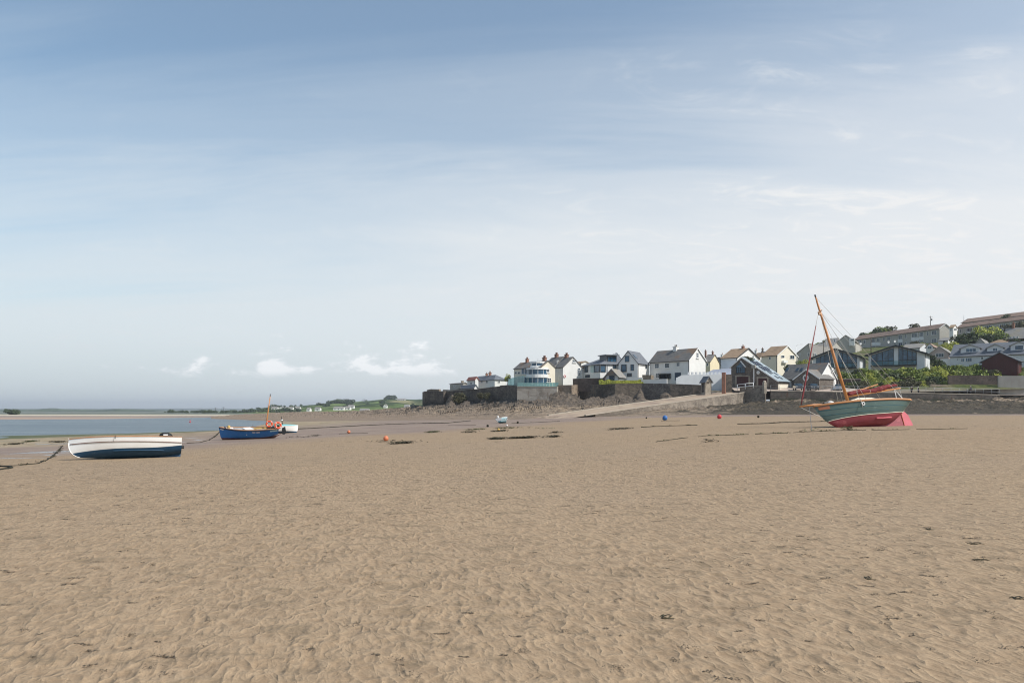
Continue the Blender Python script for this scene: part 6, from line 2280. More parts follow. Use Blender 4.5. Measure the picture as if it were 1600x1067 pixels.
def person(px, D, y, rz, top, legs, label, stride=.22, h=1.72):
    x = (px - 800) / FPX * D
    z = zof(y, D)
    M0 = Matrix.Translation((x, D, z)) @ Matrix.Rotation(rz, 4, 'Z') @ Matrix.Scale(h / 1.72, 4)
    root = empty('person', (x, D, z), label, 'person', mat=M0)
    s = stride
    J = dict(pel=(0, 0, .95, .13), waist=(0, 0, 1.12, (.13, .10)), chest=(0, 0, 1.34, (.16, .11)), neck=(0, 0, 1.48, .055), jaw=(.02, 0, 1.555, .07), head=(.01, 0, 1.635, .092), crown=(0, 0, 1.69, .06), nose=(.105, 0, 1.60, .016),
             hl=(0, .09, .9, .09), kl=(s * .6, .1, .50, .062), al=(s * .2, .1, .08, .040), tl=(s * .2 + .16, .1, .035, .035),
             hr=(0, -.09, .9, .09), kr=(-s * .1, -.1, .50, .062), ar=(-s * 1.1, -.1, .09, .040), tr=(-s * 1.1 + .16, -.1, .035, .035),
             sl=(0, .18, 1.41, .058), el=(-.05 - s * .2, .23, 1.13, .042), wl=(.06, .25, .90, .03),
             sr=(0, -.18, 1.41, .058), er=(-.02, -.23, 1.13, .042), wr=(.12 + s * .2, -.25, .91, .03))
    E = [('pel', 'waist'), ('waist', 'chest'), ('chest', 'neck'), ('neck', 'jaw'), ('jaw', 'head'), ('head', 'crown'), ('jaw', 'nose'), ('pel', 'hl'), ('hl', 'kl'), ('kl', 'al'), ('al', 'tl'), ('pel', 'hr'), ('hr', 'kr'), ('kr', 'ar'), ('ar', 'tr'),
         ('chest', 'sl'), ('sl', 'el'), ('el', 'wl'), ('chest', 'sr'), ('sr', 'er'), ('er', 'wr')]
    for sd, wk in (('l', 'wl'), ('r', 'wr')):
        wx, wy, wz, _ = J[wk]
        sg = 1 if sd == 'l' else -1
        J['p' + sd] = (wx + .02, wy, wz - .07, .032)
        E.append((wk, 'p' + sd))
        for i, (dx, ln) in enumerate(((.028, .075), (.010, .085), (-.008, .080), (-.024, .062))):
            J['f%s%d' % (sd, i)] = (wx + .02 + dx, wy, wz - .07 - ln, .009)
            J['g%s%d' % (sd, i)] = (wx + .035 + dx, wy - sg * .01, wz - .075 - ln - .02, .007)
            E += [('p' + sd, 'f%s%d' % (sd, i)), ('f%s%d' % (sd, i), 'g%s%d' % (sd, i))]
        J['th' + sd] = (wx + .07, wy - sg * .015, wz - .085, .010)
        E.append(('p' + sd, 'th' + sd))
    skin_body('body', J, E, M['skin'], root)
    jk = {k: J[k][:3] + ((tuple(a * 1.16 + .01 for a in J[k][3]) if hasattr(J[k][3], '__len__') else J[k][3] * 1.2 + .01),) for k in ('pel', 'waist', 'chest', 'sl', 'el', 'sr', 'er')}
    jk['wl2'] = tuple(np.array(J['wl'][:3]) * .85 + np.array(J['el'][:3]) * .15) + (.042,)
    jk['wr2'] = tuple(np.array(J['wr'][:3]) * .85 + np.array(J['er'][:3]) * .15) + (.042,)
    skin_body('jacket', jk, [('pel', 'waist'), ('waist', 'chest'), ('chest', 'sl'), ('sl', 'el'), ('el', 'wl2'), ('chest', 'sr'), ('sr', 'er'), ('er', 'wr2')], M[top], root)
    tk = {k: J[k][:3] + (J[k][3] * 1.18 + .008,) for k in ('pel', 'hl', 'kl', 'al', 'hr', 'kr', 'ar')}
    skin_body('trousers', tk, [('pel', 'hl'), ('hl', 'kl'), ('kl', 'al'), ('pel', 'hr'), ('hr', 'kr'), ('kr', 'ar')], M[legs], root)
    hb = MB()
    hb.lathe([(.0, .115), (.06, .10), (.098, .05), (.105, .0), (.095, -.06), (.0, -.07)], (-.025, 0, 1.645), 12)
    hb.build('hair', M['hair'], root)
    for sd in (-1, 1):
        e = MB(); e.lathe([(0, -.012), (.012, 0), (0, .012)], (.095, sd * .033, 1.635), 6); e.build('eye', M['black'], root)
    mm = MB(); mm.box((.098, 0, 1.555), (.012, .045, .010)); mm.build('mouth', M['redbuoy'], root)
    for sd, a in (('l', 'al'), ('r', 'ar')):
        ax, ay, az, _ = J[a]
        b = MB(); b.tube([(ax - .06, ay, .045), (ax + .06, ay, .05), (ax + .19, ay, .035)], [.045, .05, .03], 8); b.build('shoe', M['black'], root)
    return root


person(1424.5, 164.6, 616.8, R(200), 'cloth_dark', 'cloth_dark', 'grey haired person in black jacket leaning by the railing, first of the pair')
person(1435.0, 164.7, 617.0, R(-20), 'cloth_dark', 'cloth_dark', 'white haired person in black clothes beside the railing, right one of the pair')
person(1516.5, 165.6, 616.0, R(180), 'cloth_blue', 'cloth_dark', 'person in a dark blue jacket walking alone on the promenade')

for o in PROTO + FT + [STEM]:
    bpy.data.objects.remove(o)


# ------------------------------------------------------------------ boats
class Hull:
    """+x is the bow, +y is port, z = 0 is the bottom of the keel line amidships"""
    def __init__(s, L, Bm, H, tb=0.62, bowH=0.25, sternH=0.08, rake=0.12, fore=0.18, full=0.42, entry=0.95, wl=0.4, wl_bow=0.1, wl_stern=0.1,
                 sm=0.42, rise=0.0, stern_rise=0.0, p=2.1):
        s.__dict__.update(locals())

    def hb(s, t):
        if t > s.sm:
            return s.Bm / 2 * max(0.0, 1 - ((t - s.sm) / (1 - s.sm)) ** s.p)
        return s.Bm / 2 * (1 - (1 - s.tb) * ((s.sm - t) / s.sm) ** 2)

    def zs(s, t):
        return s.H + s.bowH * max(0, t - .4) ** 2 / .36 + s.sternH * max(0, .4 - t) ** 2 / .16

    def zk(s, t):
        return s.rise * max(0, t - .7) ** 2 / .09 + s.stern_rise * max(0, .35 - t) ** 2 / .1225

    def wz(s, t):
        return s.wl + s.wl_bow * max(0, t - .4) ** 2 / .36 + s.wl_stern * max(0, .4 - t) ** 2 / .16

    def pt(s, t, v, side=1, inset=0.0):
        v = min(1.0, max(0.0, v))
        t = min(1.0, max(0.0, t))
        k = s.full + (s.entry - s.full) * t ** 3.2
        f = v ** k
        zk, zs = s.zk(t), s.zs(t)
        z = zk + (zs - zk) * (v ** 1.25)
        # stem: lower points are pulled aft in a rounded forefoot, plus an overall rake
        w = t ** 7
        x = s.L * (t - .5) - w * (s.rake * s.L * (1 - v) + s.fore * s.L * (1 - v) ** 3.2)
        y = max(0.0, s.hb(t) * f - inset)
        return Vector((x, side * y, z))

    def v_at(s, t, z):
        zk, zs = s.zk(t), s.zs(t)
        return min(1.0, max(0.02, (z - zk) / (zs - zk))) ** (1 / 1.25)

    def shell(s, nt=40, n1=7, n2=9, open_=True, thick=.03):
        """outer skin: material 0 topsides, material 1 bottom, transom closed"""
        b = MB()
        nv = n1 + n2 + 1
        for side in (1, -1):
            vs = []
            for i in range(nt + 1):
                t = i / nt
                t = 1 - (1 - t) ** 1.3 if t > 0 else 0
                vw = s.v_at(t, s.wz(t))
                for j in range(nv):
                    v = vw * j / n1 if j <= n1 else vw + (1 - vw) * (j - n1) / n2
                    vs.append(s.pt(t, v, side))
            fs, mi = [], []
            base = len(b.v)
            b.v += [tuple(p) for p in vs]
            for i in range(nt):
                for j in range(nv - 1):
                    q = [base + i * nv + j, base + (i + 1) * nv + j, base + (i + 1) * nv + j + 1, base + i * nv + j + 1]
                    if side == -1:
                        q = q[::-1]
                    b.f.append(q)
                    b.mi.append(1 if j < n1 else 0)
                    b.sm.append(True)
        # transom
        vw = s.v_at(0, s.wz(0))
        vv = [vw * j / n1 if j <= n1 else vw + (1 - vw) * (j - n1) / n2 for j in range(nv)]
        P = [s.pt(0, v, 1) for v in vv]
        S = [s.pt(0, v, -1) for v in vv]
        base = len(b.v)
        b.v += [tuple(p) for p in P + S]
        for j in range(nv - 1):
            b.f.append([base + j, base + j + 1, base + nv + j + 1, base + nv + j])
            b.mi.append(1 if j < n1 else 0)
            b.sm.append(False)
        return b

    def inner(s, inset=.05, vlo=.30, nt=36):
        b = MB()
        nv = 7
        for side in (1, -1):
            base = len(b.v)
            for i in range(nt + 1):
                t = .015 + (.965 - .015) * i / nt
                for j in range(nv):
                    v = vlo + (1 - vlo) * j / (nv - 1)
                    b.v.append(tuple(s.pt(t, v, side, inset)))
            for i in range(nt):
                for j in range(nv - 1):
                    q = [base + i * nv + j, base + (i + 1) * nv + j, base + (i + 1) * nv + j + 1, base + i * nv + j + 1]
                    b.f.append(q[::-1] if side == 1 else q)
                    b.mi.append(0)
                    b.sm.append(True)
        # floor
        for i in range(nt):
            t0, t1 = .015 + .95 * i / nt, .015 + .95 * (i + 1) / nt
            b.quad(s.pt(t0, vlo, -1, inset), s.pt(t1, vlo, -1, inset), s.pt(t1, vlo, 1, inset), s.pt(t0, vlo, 1, inset))
        return b

    def line(s, v, side=1, t0=0.0, t1=1.0, n=40, out=0.0, dz=0.0, zfun=None):
        r = []
        for i in range(n + 1):
            t = t0 + (t1 - t0) * i / n
            vv = s.v_at(t, zfun(t)) if zfun else v
            p = s.pt(t, vv, side)
            p.y += side * out
            p.z += dz
            r.append(p)
        return r

    def cap(s, w=.06, h=.03, out=.02, t1=1.0, n=40):
        """flat gunwale strip round the sheer"""
        b = MB()
        for side in (1, -1):
            for i in range(n):
                t0_, t1_ = t1 * i / n, t1 * (i + 1) / n
                a, c = s.pt(t0_, 1, side), s.pt(t1_, 1, side)
                ai, ci = Vector((a.x, side * max(0, abs(a.y) - w), a.z)), Vector((c.x, side * max(0, abs(c.y) - w), c.z))
                a = Vector((a.x, a.y + side * out, a.z))
                c = Vector((c.x, c.y + side * out, c.z))
                b.prism([a, c, ci, ai] if side == 1 else [ai, ci, c, a], (0, 0, h))
        a = s.pt(0, 1, 1)
        b.box((a.x + .02, 0, a.z + h / 2 + .002), (w, 2 * abs(a.y) - .03, h))
        return b


def place_boat(name, px, py, heading, heel, pitch, hullpts, label, cat, sink=.03, dx=0.0, scale=1.0):
    """put the boat's lowest hull point on the sand under photo point px, py"""
    g = onsand(px, py)
    Rm = Matrix.Rotation(heading, 4, 'Z') @ Matrix.Rotation(pitch, 4, 'Y') @ Matrix.Rotation(heel, 4, 'X') @ Matrix.Scale(scale, 4)
    w = [Rm @ p for p in hullpts]
    # settle so that no part is below the sand by more than sink
    best = None
    cand = [(beach1(g.x + p.x, g.y + p.y) - p.z) for p in w[::3]]
    zz = max(cand) - sink
    Mx = Matrix.Translation((g.x, g.y, zz)) @ Rm
    return empty(name, (g.x, g.y, zz), label, cat, mat=Mx)


def hull_samples(h):
    return [h.pt(i / 30, j / 8, s) for i in range(31) for j in range(0, 9) for s in (1, -1)]


# paint
M['hull_white'] = mat('hull_white', (0.86, 0.86, 0.84), 0.35, (0.76, 0.75, 0.72), 1.5, 0.7, spec=.5, coat=.3)
M['hull_navy'] = mat('hull_navy', (0.012, 0.050, 0.105), 0.5, (0.02, 0.065, 0.12), 4.0, 0.8, stretch=(1, 1, 3), col3=(0.07, 0.11, 0.14), scale3=2.0, thr3=(.62, .8))
M['hull_blue'] = mat('hull_blue', (0.010, 0.160, 0.46), 0.38, (0.008, 0.115, 0.36), 2.0, 0.8, spec=.5, coat=.2)
M['hull_oxide'] = mat('hull_oxide', (0.10, 0.045, 0.045), 0.8, (0.16, 0.08, 0.07), 5.0, 0.8)
M['hull_green'] = mat('hull_green', (0.085, 0.140, 0.125), 0.42, (0.068, 0.112, 0.104), 2.2, 0.8, spec=.5, stretch=(1, 1, 3), col3=(0.17, 0.24, 0.22), scale3=1.3, thr3=(.60, .78))
M['hull_red'] = mat('hull_red', (0.30, 0.060, 0.075), 0.6, (0.22, 0.042, 0.055), 2.0, 0.8, stretch=(1, 1, 2), col3=(0.46, 0.13, 0.14), scale3=1.1, thr3=(.6, .8))
M['lit_red'] = mat('lit_red', (0.56, 0.13, 0.155), 0.6, (0.46, 0.09, 0.115), 3.0, 0.8)  # brighter copy of the bottom red, sunlit pink put into the colour
M['hull_ice'] = mat('hull_ice', (0.40, 0.60, 0.66), 0.4, (0.42, 0.57, 0.62), 2.0, 0.8)
M['hull_teal'] = mat('hull_teal', (0.03, 0.13, 0.17), 0.5)
M['inside_grey'] = mat('inside_grey', (0.42, 0.42, 0.42), 0.6, (0.32, 0.32, 0.33), 3.0, 0.8)
M['stripe'] = mat('strake_wood', (0.20, 0.12, 0.10), 0.6)

# --- white dinghy with dark blue bottom
h = Hull(3.92, 1.5, .64, tb=.74, bowH=.10, sternH=.03, rake=.0, fore=.10, full=.46, entry=.85, wl=.255, wl_bow=-.06, wl_stern=.13, stern_rise=.15, rise=.04, p=2.6)
bt = place_boat('dinghy', 197, 716.2, R(180 + 27), R(18), R(-.8), hull_samples(h), 'white open dinghy with dark blue bottom and black outboard engine, lying on the sand', 'boat')
h.shell().build('hull', [M['hull_white'], M['hull_navy']], bt)
h.inner(.04, .35).build('inside_lining', M['inside_grey'], bt)
h.cap(.06, .018, .02).build('gunwale', M['orange'], bt)
for sd in (1, -1):
    b = MB(); b.tube(h.line(.80, sd, .0, .985, out=.012, zfun=lambda t: h.zs(t) - .20 + .03 * math.sin(t * 3.1)), .014, 6)
    b.build('rubbing_strake', M['stripe'], bt)
for i, t in enumerate((.22, .5, .74)):
    b = MB(); w = h.hb(t) * .80; b.box((h.L * (t - .5), 0, h.zs(t) - .15), (.24, 2 * w, .035)); b.build('thwart', M['orange'], bt)
b = MB()
b.tube([(h.L * .5 - .03 - .0, 0, h.zs(1) + .03), (h.L * .5 - .02, 0, h.zs(1) - .1), *[h.pt(1, v, 1) + Vector((.004, 0, 0)) for v in (.8, .6, .4, .25, .12, .04, .0)]], .013, 6)
b.tube([(h.L * .5 - .02, 0, h.zs(1) - .02), (h.L * .5 + .01, 0, h.zs(1) + .05)], .010, 6)
b.build('stem_band', M['hull_white'], bt)
b = MB()
b.prism([(-h.L * .5 + .0, -.02, h.stern_rise + .03), (-h.L * .5 + .95, -.02, .03), (-h.L * .5 + .95, -.02, -.05), (-h.L * .5 + .03, -.02, -.05)], (0, .04, 0))
b.build('skeg', M['hull_navy'], bt)
for sd in (1, -1):
    b = MB(); b.tube(h.line(.3, sd, .16, .62, out=.03, zfun=lambda t: .17 + .0 * t), [.012] + [.022] * 39 + [.010], 6); b.build('bilge_runner', M['hull_navy'], bt)
b = MB()
b.tube([h.pt(.60, 1, 1) + Vector((0, .03, .03)), h.pt(.60, 1, 1) + Vector((0, .03, -.10))], .012, 6)
b.build('fender_lanyard', M['black'], bt)
ob = MB()
ex = -h.L * .5 + .52
zo = h.zs(.1) + .25
ob.lathe([(0, -.13), (.11, -.12), (.145, -.05), (.15, .04), (.125, .12), (.07, .165), (0, .17)], (0, 0, 0), 16)
ob.v = [(ex + x * 1.7 + z * .15, -.22 + y, zo + z) for x, y, z in ob.v]
e0 = ob.build('outboard_engine', M['black'], bt)
q = MB(); q.tube([(ex - .02, -.22, zo - .1), (ex - .25, -.22, zo - .20), (ex - .42, -.22, zo - .24)], [.06, .05, .035], 8); q.build('outboard_leg', M['black'], e0)
q = MB(); q.box((ex + .03, -.22 + .147, zo + .04), (.16, .012, .05)); q.build('engine_decal', M['ringw'], e0)
q = MB(); q.tube([(ex + .10, -.22, zo - .02), (ex + .40, -.18, zo + .0)], [.02, .026], 8); q.build('tiller_handle', M['black'], e0)
q = MB(); q.box((-h.L * .5 - .06, .1, h.zs(0) - .28), (.10, .12, .10)); q.build('stern_fitting', M['black'], bt)
BT_WHITE = bt

# --- blue boat with orange mast and two lifebuoys
h = Hull(3.9, 1.6, .74, tb=.80, bowH=.20, sternH=.02, rake=.02, fore=.04, full=.42, entry=.85, wl=.17, wl_bow=.03, wl_stern=.04, stern_rise=.30, rise=.02, p=2.3)
bt = place_boat('wooden_boat', 389, 685.8, R(180 + 23), R(-7), R(2), hull_samples(h), 'bright blue open boat with orange mast, grey interior and wooden gunwale', 'boat', scale=1.0)
BT_BLUE, H_BLUE = bt, h
h.shell().build('hull', [M['hull_blue'], M['hull_oxide']], bt)
h.inner(.05, .38).build('inside_lining', M['inside_grey'], bt)
h.cap(.09, .035, .03).build('gunwale', M['wood'], bt)
for sd in (1, -1):
    b = MB(); b.tube(h.line(1, sd, 0, 1, out=.015, dz=-.05), .022, 6); b.build('rubbing_strake', M['black'], bt)
for t in (.25, .52):
    b = MB(); w = h.hb(t) * .86; b.box((h.L * (t - .5), 0, h.zs(t) - .20), (.28, 2 * w, .04)); b.build('thwart', M['white'], bt)
# small foredeck, grey cuddy panel, yellow fender and stowed boxes
b = MB()
for i in range(8):
    t0_, t1_ = .76 + .2 * i / 8, .76 + .2 * (i + 1) / 8
    b.quad(h.pt(t0_, 1, -1, .08) + Vector((0, 0, .01)), h.pt(t1_, 1, -1, .08) + Vector((0, 0, .01)), h.pt(t1_, 1, 1, .08) + Vector((0, 0, .01)), h.pt(t0_, 1, 1, .08) + Vector((0, 0, .01)))
b.build('foredeck', M['white'], bt)
b = MB(); b.box((.05, -.1, h.zs(.5) - .05), (.55, .85, .16), R(10)); b.build('stern_seat', M['white'], bt)
b = MB(); b.box((-1.0, -.25, h.zs(.3) - .02), (1.3, .10, .10)); b.build('side_bench', M['yellowp'], bt)
b = MB(); b.box((-1.55, 0, h.zs(.2) - .06), (.5, .7, .3)); b.build('engine_box', M['dark'], bt)
b = MB(); b.box((-2.0, 0.1, h.zs(.05) + .06), (.16, .5, .22)); b.build('stern_box', M['leaf_dark'], bt)
b = MB(); b.box((1.55, 0, h.zs(.85) + .06), (.05, .7, .10)); b.build('bow_cleat', M['blue'], bt)
b = MB(); b.lathe([(0, -.22), (.09, -.18), (.11, 0), (.09, .18), (0, .22)], (1.30, -.1, h.zs(.8) + .10), 10, axis='Y'); b.build('fender', M['yellowp'], bt)
b = MB(); b.tube([(-1.25, 0, .30), (-1.22, 0, 1.2), (-1.50, 0, 3.0)], [.055, .05, .028], 10); mo = b.build('mast', M['orange'], bt)
b = MB(); b.tube([(-1.50, 0, 3.0), (-1.52, 0, 3.16)], .034, 8); b.build('mast_tip', M['lead'], mo)
b = MB(); b.tube([(-1.52, 0, 3.08), (-2.12, .5, h.zs(.05) + .04)], .006, 4); b.tube([(-1.5, 0, 3.0), (-1.75, -.6, h.zs(.1))], .006, 4); b.build('stay', M['rope'], mo)
for sd in (1, -1):
    b = MB(); b.tube([(-.35, sd * .80, h.zs(.42)), (-.36, sd * .78, h.zs(.42) + .30)], .013, 6); b.build('rail_post', M['metal'], bt)
b = MB(); b.prism([(-2.25, -.02, .28), (-2.25, -.02, .70), (-2.48, -.02, .80), (-2.55, -.02, .34), (-2.4, -.02, .22)], (0, .04, 0)); b.build('rudder', M['dark'], bt)
b = MB(); b.prism([(-2.2, -.025, h.stern_rise * .95), (-1.1, -.025, .02), (-1.0, -.025, -.08), (-1.55, -.025, -.08)], (0, .05, 0)); b.build('keel', M['hull_oxide'], bt)


def hull_plate(h, t0, t1, z0, z1, mtl, name, parent, side=1, n=8, out=.012, wavy=0):
    b = MB()
    for i in range(n):
        a, c = t0 + (t1 - t0) * i / n, t0 + (t1 - t0) * (i + 1) / n
        q = [h.pt(a, h.v_at(a, h.zs(a) - z0), side), h.pt(c, h.v_at(c, h.zs(c) - z0), side), h.pt(c, h.v_at(c, h.zs(c) - z1), side), h.pt(a, h.v_at(a, h.zs(a) - z1), side)]
        b.prism([p + Vector((0, side * out * .1, 0)) for p in q], (0, side * out, 0))
    return b.build(name, mtl, parent)


def lettering(h, text, t0, t1, zc, height, mtl, parent, side=1, name='name_lettering'):
    """short strokes of a 3x5 pixel alphabet laid on the hull side, reading from bow to stern on the port side"""
    F = {'F': ('111', '100', '110', '100', '100'), 'R': ('110', '101', '110', '101', '101'), 'E': ('111', '100', '110', '100', '111'), 'W': ('101', '101', '101', '111', '101'),
         'I': ('111', '010', '010', '010', '111'), 'N': ('111', '101', '101', '101', '101'), 'D': ('110', '101', '101', '101', '110'), 'B': ('110', '101', '110', '101', '110'),
         'A': ('010', '101', '111', '101', '101'), 'M': ('101', '111', '111', '101', '101'), ' ': ('000',) * 5}
    b = MB()
    cols = len(text) * 4 - 1
    for k, ch in enumerate(text):
        for r_, row in enumerate(F[ch]):
            for c_, v in enumerate(row):
                if v == '1':
                    u0 = (k * 4 + c_) / cols
                    u1 = (k * 4 + c_ + 1) / cols
                    a, c = t0 + (t1 - t0) * u0, t0 + (t1 - t0) * u1
                    za, zb_ = zc - height / 2 + height * r_ / 5, zc - height / 2 + height * (r_ + 1) / 5
                    q = [h.pt(a, h.v_at(a, h.zs(a) - za), side), h.pt(c, h.v_at(c, h.zs(c) - za), side), h.pt(c, h.v_at(c, h.zs(c) - zb_), side), h.pt(a, h.v_at(a, h.zs(a) - zb_), side)]
                    b.prism([p + Vector((0, side * .004, 0)) for p in q], (0, side * .012, 0))
    return b.build(name, mtl, parent)


lettering(h, 'FREE WIND', .46, .33, .17, .10, M['ringw'], bt)
lettering(h, 'BIDEFORD'.replace('O', 'D'), .13, .02, .13, .08, M['ringw'], bt) if False else hull_plate(h, .02, .15, .08, .19, M['hull_ice'], 'stern_lettering_plate', bt)
hull_plate(h, .93, .985, .09, .15, M['ringw'], 'registration_plate', bt)
b = MB(); p_ = h.pt(.55, h.v_at(.55, .42), 1); b.lathe([(0, 0), (.03, .0), (.03, .02), (0, .03)], p_, 8, axis='Y'); b.build('drain_fitting', M['ringw'], bt)


def lifebuoy(px, py, D, yaw, tilt, R0, r0, label):
    c = ray(px, py, D)
    root = empty('lifebuoy', (c.x, c.y, c.z - R0 - r0), label, 'lifebuoy', 'orange lifebuoys on the blue boat')
    u = Vector((math.cos(yaw), math.sin(yaw), 0))
    w = Vector((-math.sin(yaw) * math.sin(tilt), math.cos(yaw) * math.sin(tilt), math.cos(tilt)))
    b = MB(); b.torus(c, R0, r0, u, w, 32, 10); b.build('ring', M['ring'], root)
    for k in range(4):
        a = math.pi / 4 + k * math.pi / 2
        d = u * math.cos(a) + w * math.sin(a)
        t = (-u * math.sin(a) + w * math.cos(a))
        b = MB(); q = [c + (u * math.cos(a + e) + w * math.sin(a + e)) * R0 for e in (-.10, 0, .10)]
        b.tube(q, r0 * 1.12, 10); b.build('reflective_band', M['ringw'], root)
    b = MB()
    pts = [c + (u * math.cos(a) + w * math.sin(a)) * (R0 + r0 * (1.5 if i % 2 else 1.05)) for i, a in enumerate(np.linspace(math.pi / 4, math.pi / 4 + 2 * math.pi, 17))]
    b.tube(pts, .008, 5, cap=False); b.build('grab_line', M['rope'], root)


DB = BT_BLUE.matrix_world.translation.y
lifebuoy(420.7, 662.2, DB - .1, R(8), R(8), .185, .062, 'orange lifebuoy hung at the foot of the orange mast of the blue boat')
lifebuoy(434.3, 664.3, DB + .1, R(38), R(12), .20, .066, 'orange lifebuoy at the stern of the blue boat, beside the turquoise boat')

# --- small turquoise and white boat behind it
h = Hull(3.2, 1.35, .55, tb=.75, bowH=.15, sternH=.03, rake=.03, fore=.06, wl=.14, wl_bow=.02, wl_stern=.02, stern_rise=.1)
bt = place_boat('small_sailing_dinghy', 440.5, 676.8, R(40), R(-10), R(0), hull_samples(h), 'small white boat with turquoise deck cover lying behind the stern of the blue boat', 'boat')
h.shell(24, 4, 6).build('hull', [M['hull_white'], M['hull_navy']], bt)
h.cap(.06, .03, .02).build('gunwale', M['white'], bt)
b = MB()
for i in range(16):
    t0_, t1_ = .05 + .93 * i / 16, .05 + .93 * (i + 1) / 16
    for s_, m_2 in ((1, 0), (-1, 0)):
        c0, c1 = Vector((h.L * (t0_ - .5), 0, h.zs(t0_) + .26 * math.sin(t0_ * 3))), Vector((h.L * (t1_ - .5), 0, h.zs(t1_) + .26 * math.sin(t1_ * 3)))
        b.quad(h.pt(t0_, 1, s_, .05) + Vector((0, 0, .02)), h.pt(t1_, 1, s_, .05) + Vector((0, 0, .02)), c1, c0)
b.build('deck_cover', M['cyan'], bt)
b = MB(); b.tube([(.15, 0, .5), (.05, 0, 1.55)], [.035, .028], 8); mo = b.build('mast', M['black'], bt)
b = MB(); b.tube([(.10, 0, 1.20), (-1.35, 0, .60)], .010, 5); b.tube([(.10, 0, 1.20), (1.5, 0, .72)], .008, 5); b.build('stay', M['rope'], mo)
b = MB(); b.box((.08, 0, 1.2), (.1, .16, .10)); b.build('mast_band', M['white'], mo)

# --- little pale blue boat near the middle, seen from its stern
h = Hull(2.7, 1.25, .62, tb=.62, bowH=.18, sternH=.02, rake=.04, fore=.06, full=.55, wl=.20, wl_bow=.05, wl_stern=.03, stern_rise=.12)
bt = place_boat('rowing_boat', 786.5, 661.0, R(72), R(-13), R(0), hull_samples(h), 'small pale blue and white boat seen from its stern near the rocks', 'boat')
h.shell(24, 5, 7).build('hull', [M['hull_ice'], M['hull_teal']], bt)
h.inner(.05, .4, 24).build('inside_lining', M['inside_grey'], bt)
h.cap(.07, .035, .03).build('gunwale', M['white'], bt)
for sd in (1, -1):
    b = MB(); b.tube(h.line(.8, sd, .0, .985, out=.012, zfun=lambda t: h.zs(t) - .22), .03, 6); b.build('rubbing_strake', M['hull_teal'], bt)
b = MB(); P_ = [h.pt(0, v, 1) for v in np.linspace(.5, 1, 6)]; S_ = [h.pt(0, v, -1) for v in np.linspace(1, .5, 6)]
b.prism([p + Vector((-.012, 0, 0)) for p in P_ + S_], (-.02, 0, 0)); b.build('transom_board', M['hull_white'], bt)
for t in (.3, .6):
    b = MB(); b.box((h.L * (t - .5), 0, h.zs(t) - .2), (.25, 2 * h.hb(t) * .95, .035)); b.build('thwart', M['white'], bt)
b = MB(); b.lathe([(0, -.12), (.12, -.1), (.15, .05), (.1, .16), (0, .17)], (-h.L * .5 + .1, .1, .78), 10); b.build('outboard_engine', M['ringw'], bt)

# --- the green sailing boat
h = Hull(6.3, 2.25, 1.30, tb=.70, bowH=.17, sternH=.02, rake=.10, fore=.13, full=.46, entry=.80, wl=.50, wl_bow=-.10, wl_stern=.24, stern_rise=1.04, rise=.04, sm=.40, p=2.2)
bt = place_boat('sailing_boat', 1352, 666.6, R(180 + 14), R(22), R(2.4), hull_samples(h), 'green sailing boat with red bottom and leaning varnished mast, aground on the sand', 'boat', sink=.05)
BT_GREEN, H_GREEN = bt, h
h.shell(48, 9, 10).build('hull', [M['hull_green'], M['hull_red']], bt)
# deck
b = MB()
for i in range(30):
    t0_, t1_ = i / 30, (i + 1) / 30
    for s_ in (1, -1):
        c0, c1 = Vector((h.L * (t0_ - .5), 0, h.zs(t0_) + .07 * min(1, h.hb(t0_)))), Vector((h.L * (t1_ - .5), 0, h.zs(t1_) + .07 * min(1, h.hb(t1_))))
        b.quad(h.pt(t0_, 1, s_), h.pt(t1_, 1, s_), c1, c0)
b.build('deck', M['cream'], bt)
h.cap(.07, .06, .03).build('toe_rail', M['wood'], bt)
for sd in (1, -1):
    b = MB(); b.tube(h.line(1, sd, 0, 1, out=.02, dz=-.03), .03, 6); b.build('rubbing_strake', M['orange'], bt)
    b = MB(); b.tube(h.line(1, sd, 0, .99, out=.004, zfun=lambda t: h.zs(t) - .34 - .0 * t), .011, 5); b.tube(h.line(1, sd, .30, .99, out=.004, zfun=lambda t: h.zs(t) - .66 + .12 * (1 - t)), .011, 5); b.build('plank_line', M['hull_teal'], bt)
    b = MB(); b.tube(h.line(1, sd, .02, .985, out=.004, zfun=lambda t: h.wz(t) + .02), .020, 5); b.build('boot_line', M['cream'], bt)
    b = MB(); b.tube(h.line(.3, sd, .26, .44, out=.05, zfun=lambda t: .26 + .25 * abs(t - .36)), [.015] + [.05] * 39 + [.012], 6); b.build('bilge_keel', M['lit_red'], bt)
# cabin top
b = MB()
prof = [(.26, .0), (.30, .14), (.42, .30), (.56, .33), (.64, .20), (.70, 0)]
rings = []
for t, hh_ in prof:
    w = h.hb(t) * .62
    z = h.zs(t) + .03
    rings.append([(h.L * (t - .5), -w, z), (h.L * (t - .5), -w * .9, z + hh_), (h.L * (t - .5), 0, z + hh_ * 1.25 + .02), (h.L * (t - .5), w * .9, z + hh_), (h.L * (t - .5), w, z)])
vs = [p for r in rings for p in r]
fs = [(i * 5 + k, (i + 1) * 5 + k, (i + 1) * 5 + k + 1, i * 5 + k + 1) for i in range(len(rings) - 1) for k in range(4)]
b.add(vs, fs)
co = b.build('cabin', M['cream'], bt)
for x_ in (-.55, -.05, .5):
    q = MB(); q.lathe([(0, 0), (.10, 0), (.10, .03), (0, .04)], (x_, h.hb(.5) * .62 - .02, h.zs(.5) + .13), 12, axis='Y'); q.build('porthole', M['glass'], co)
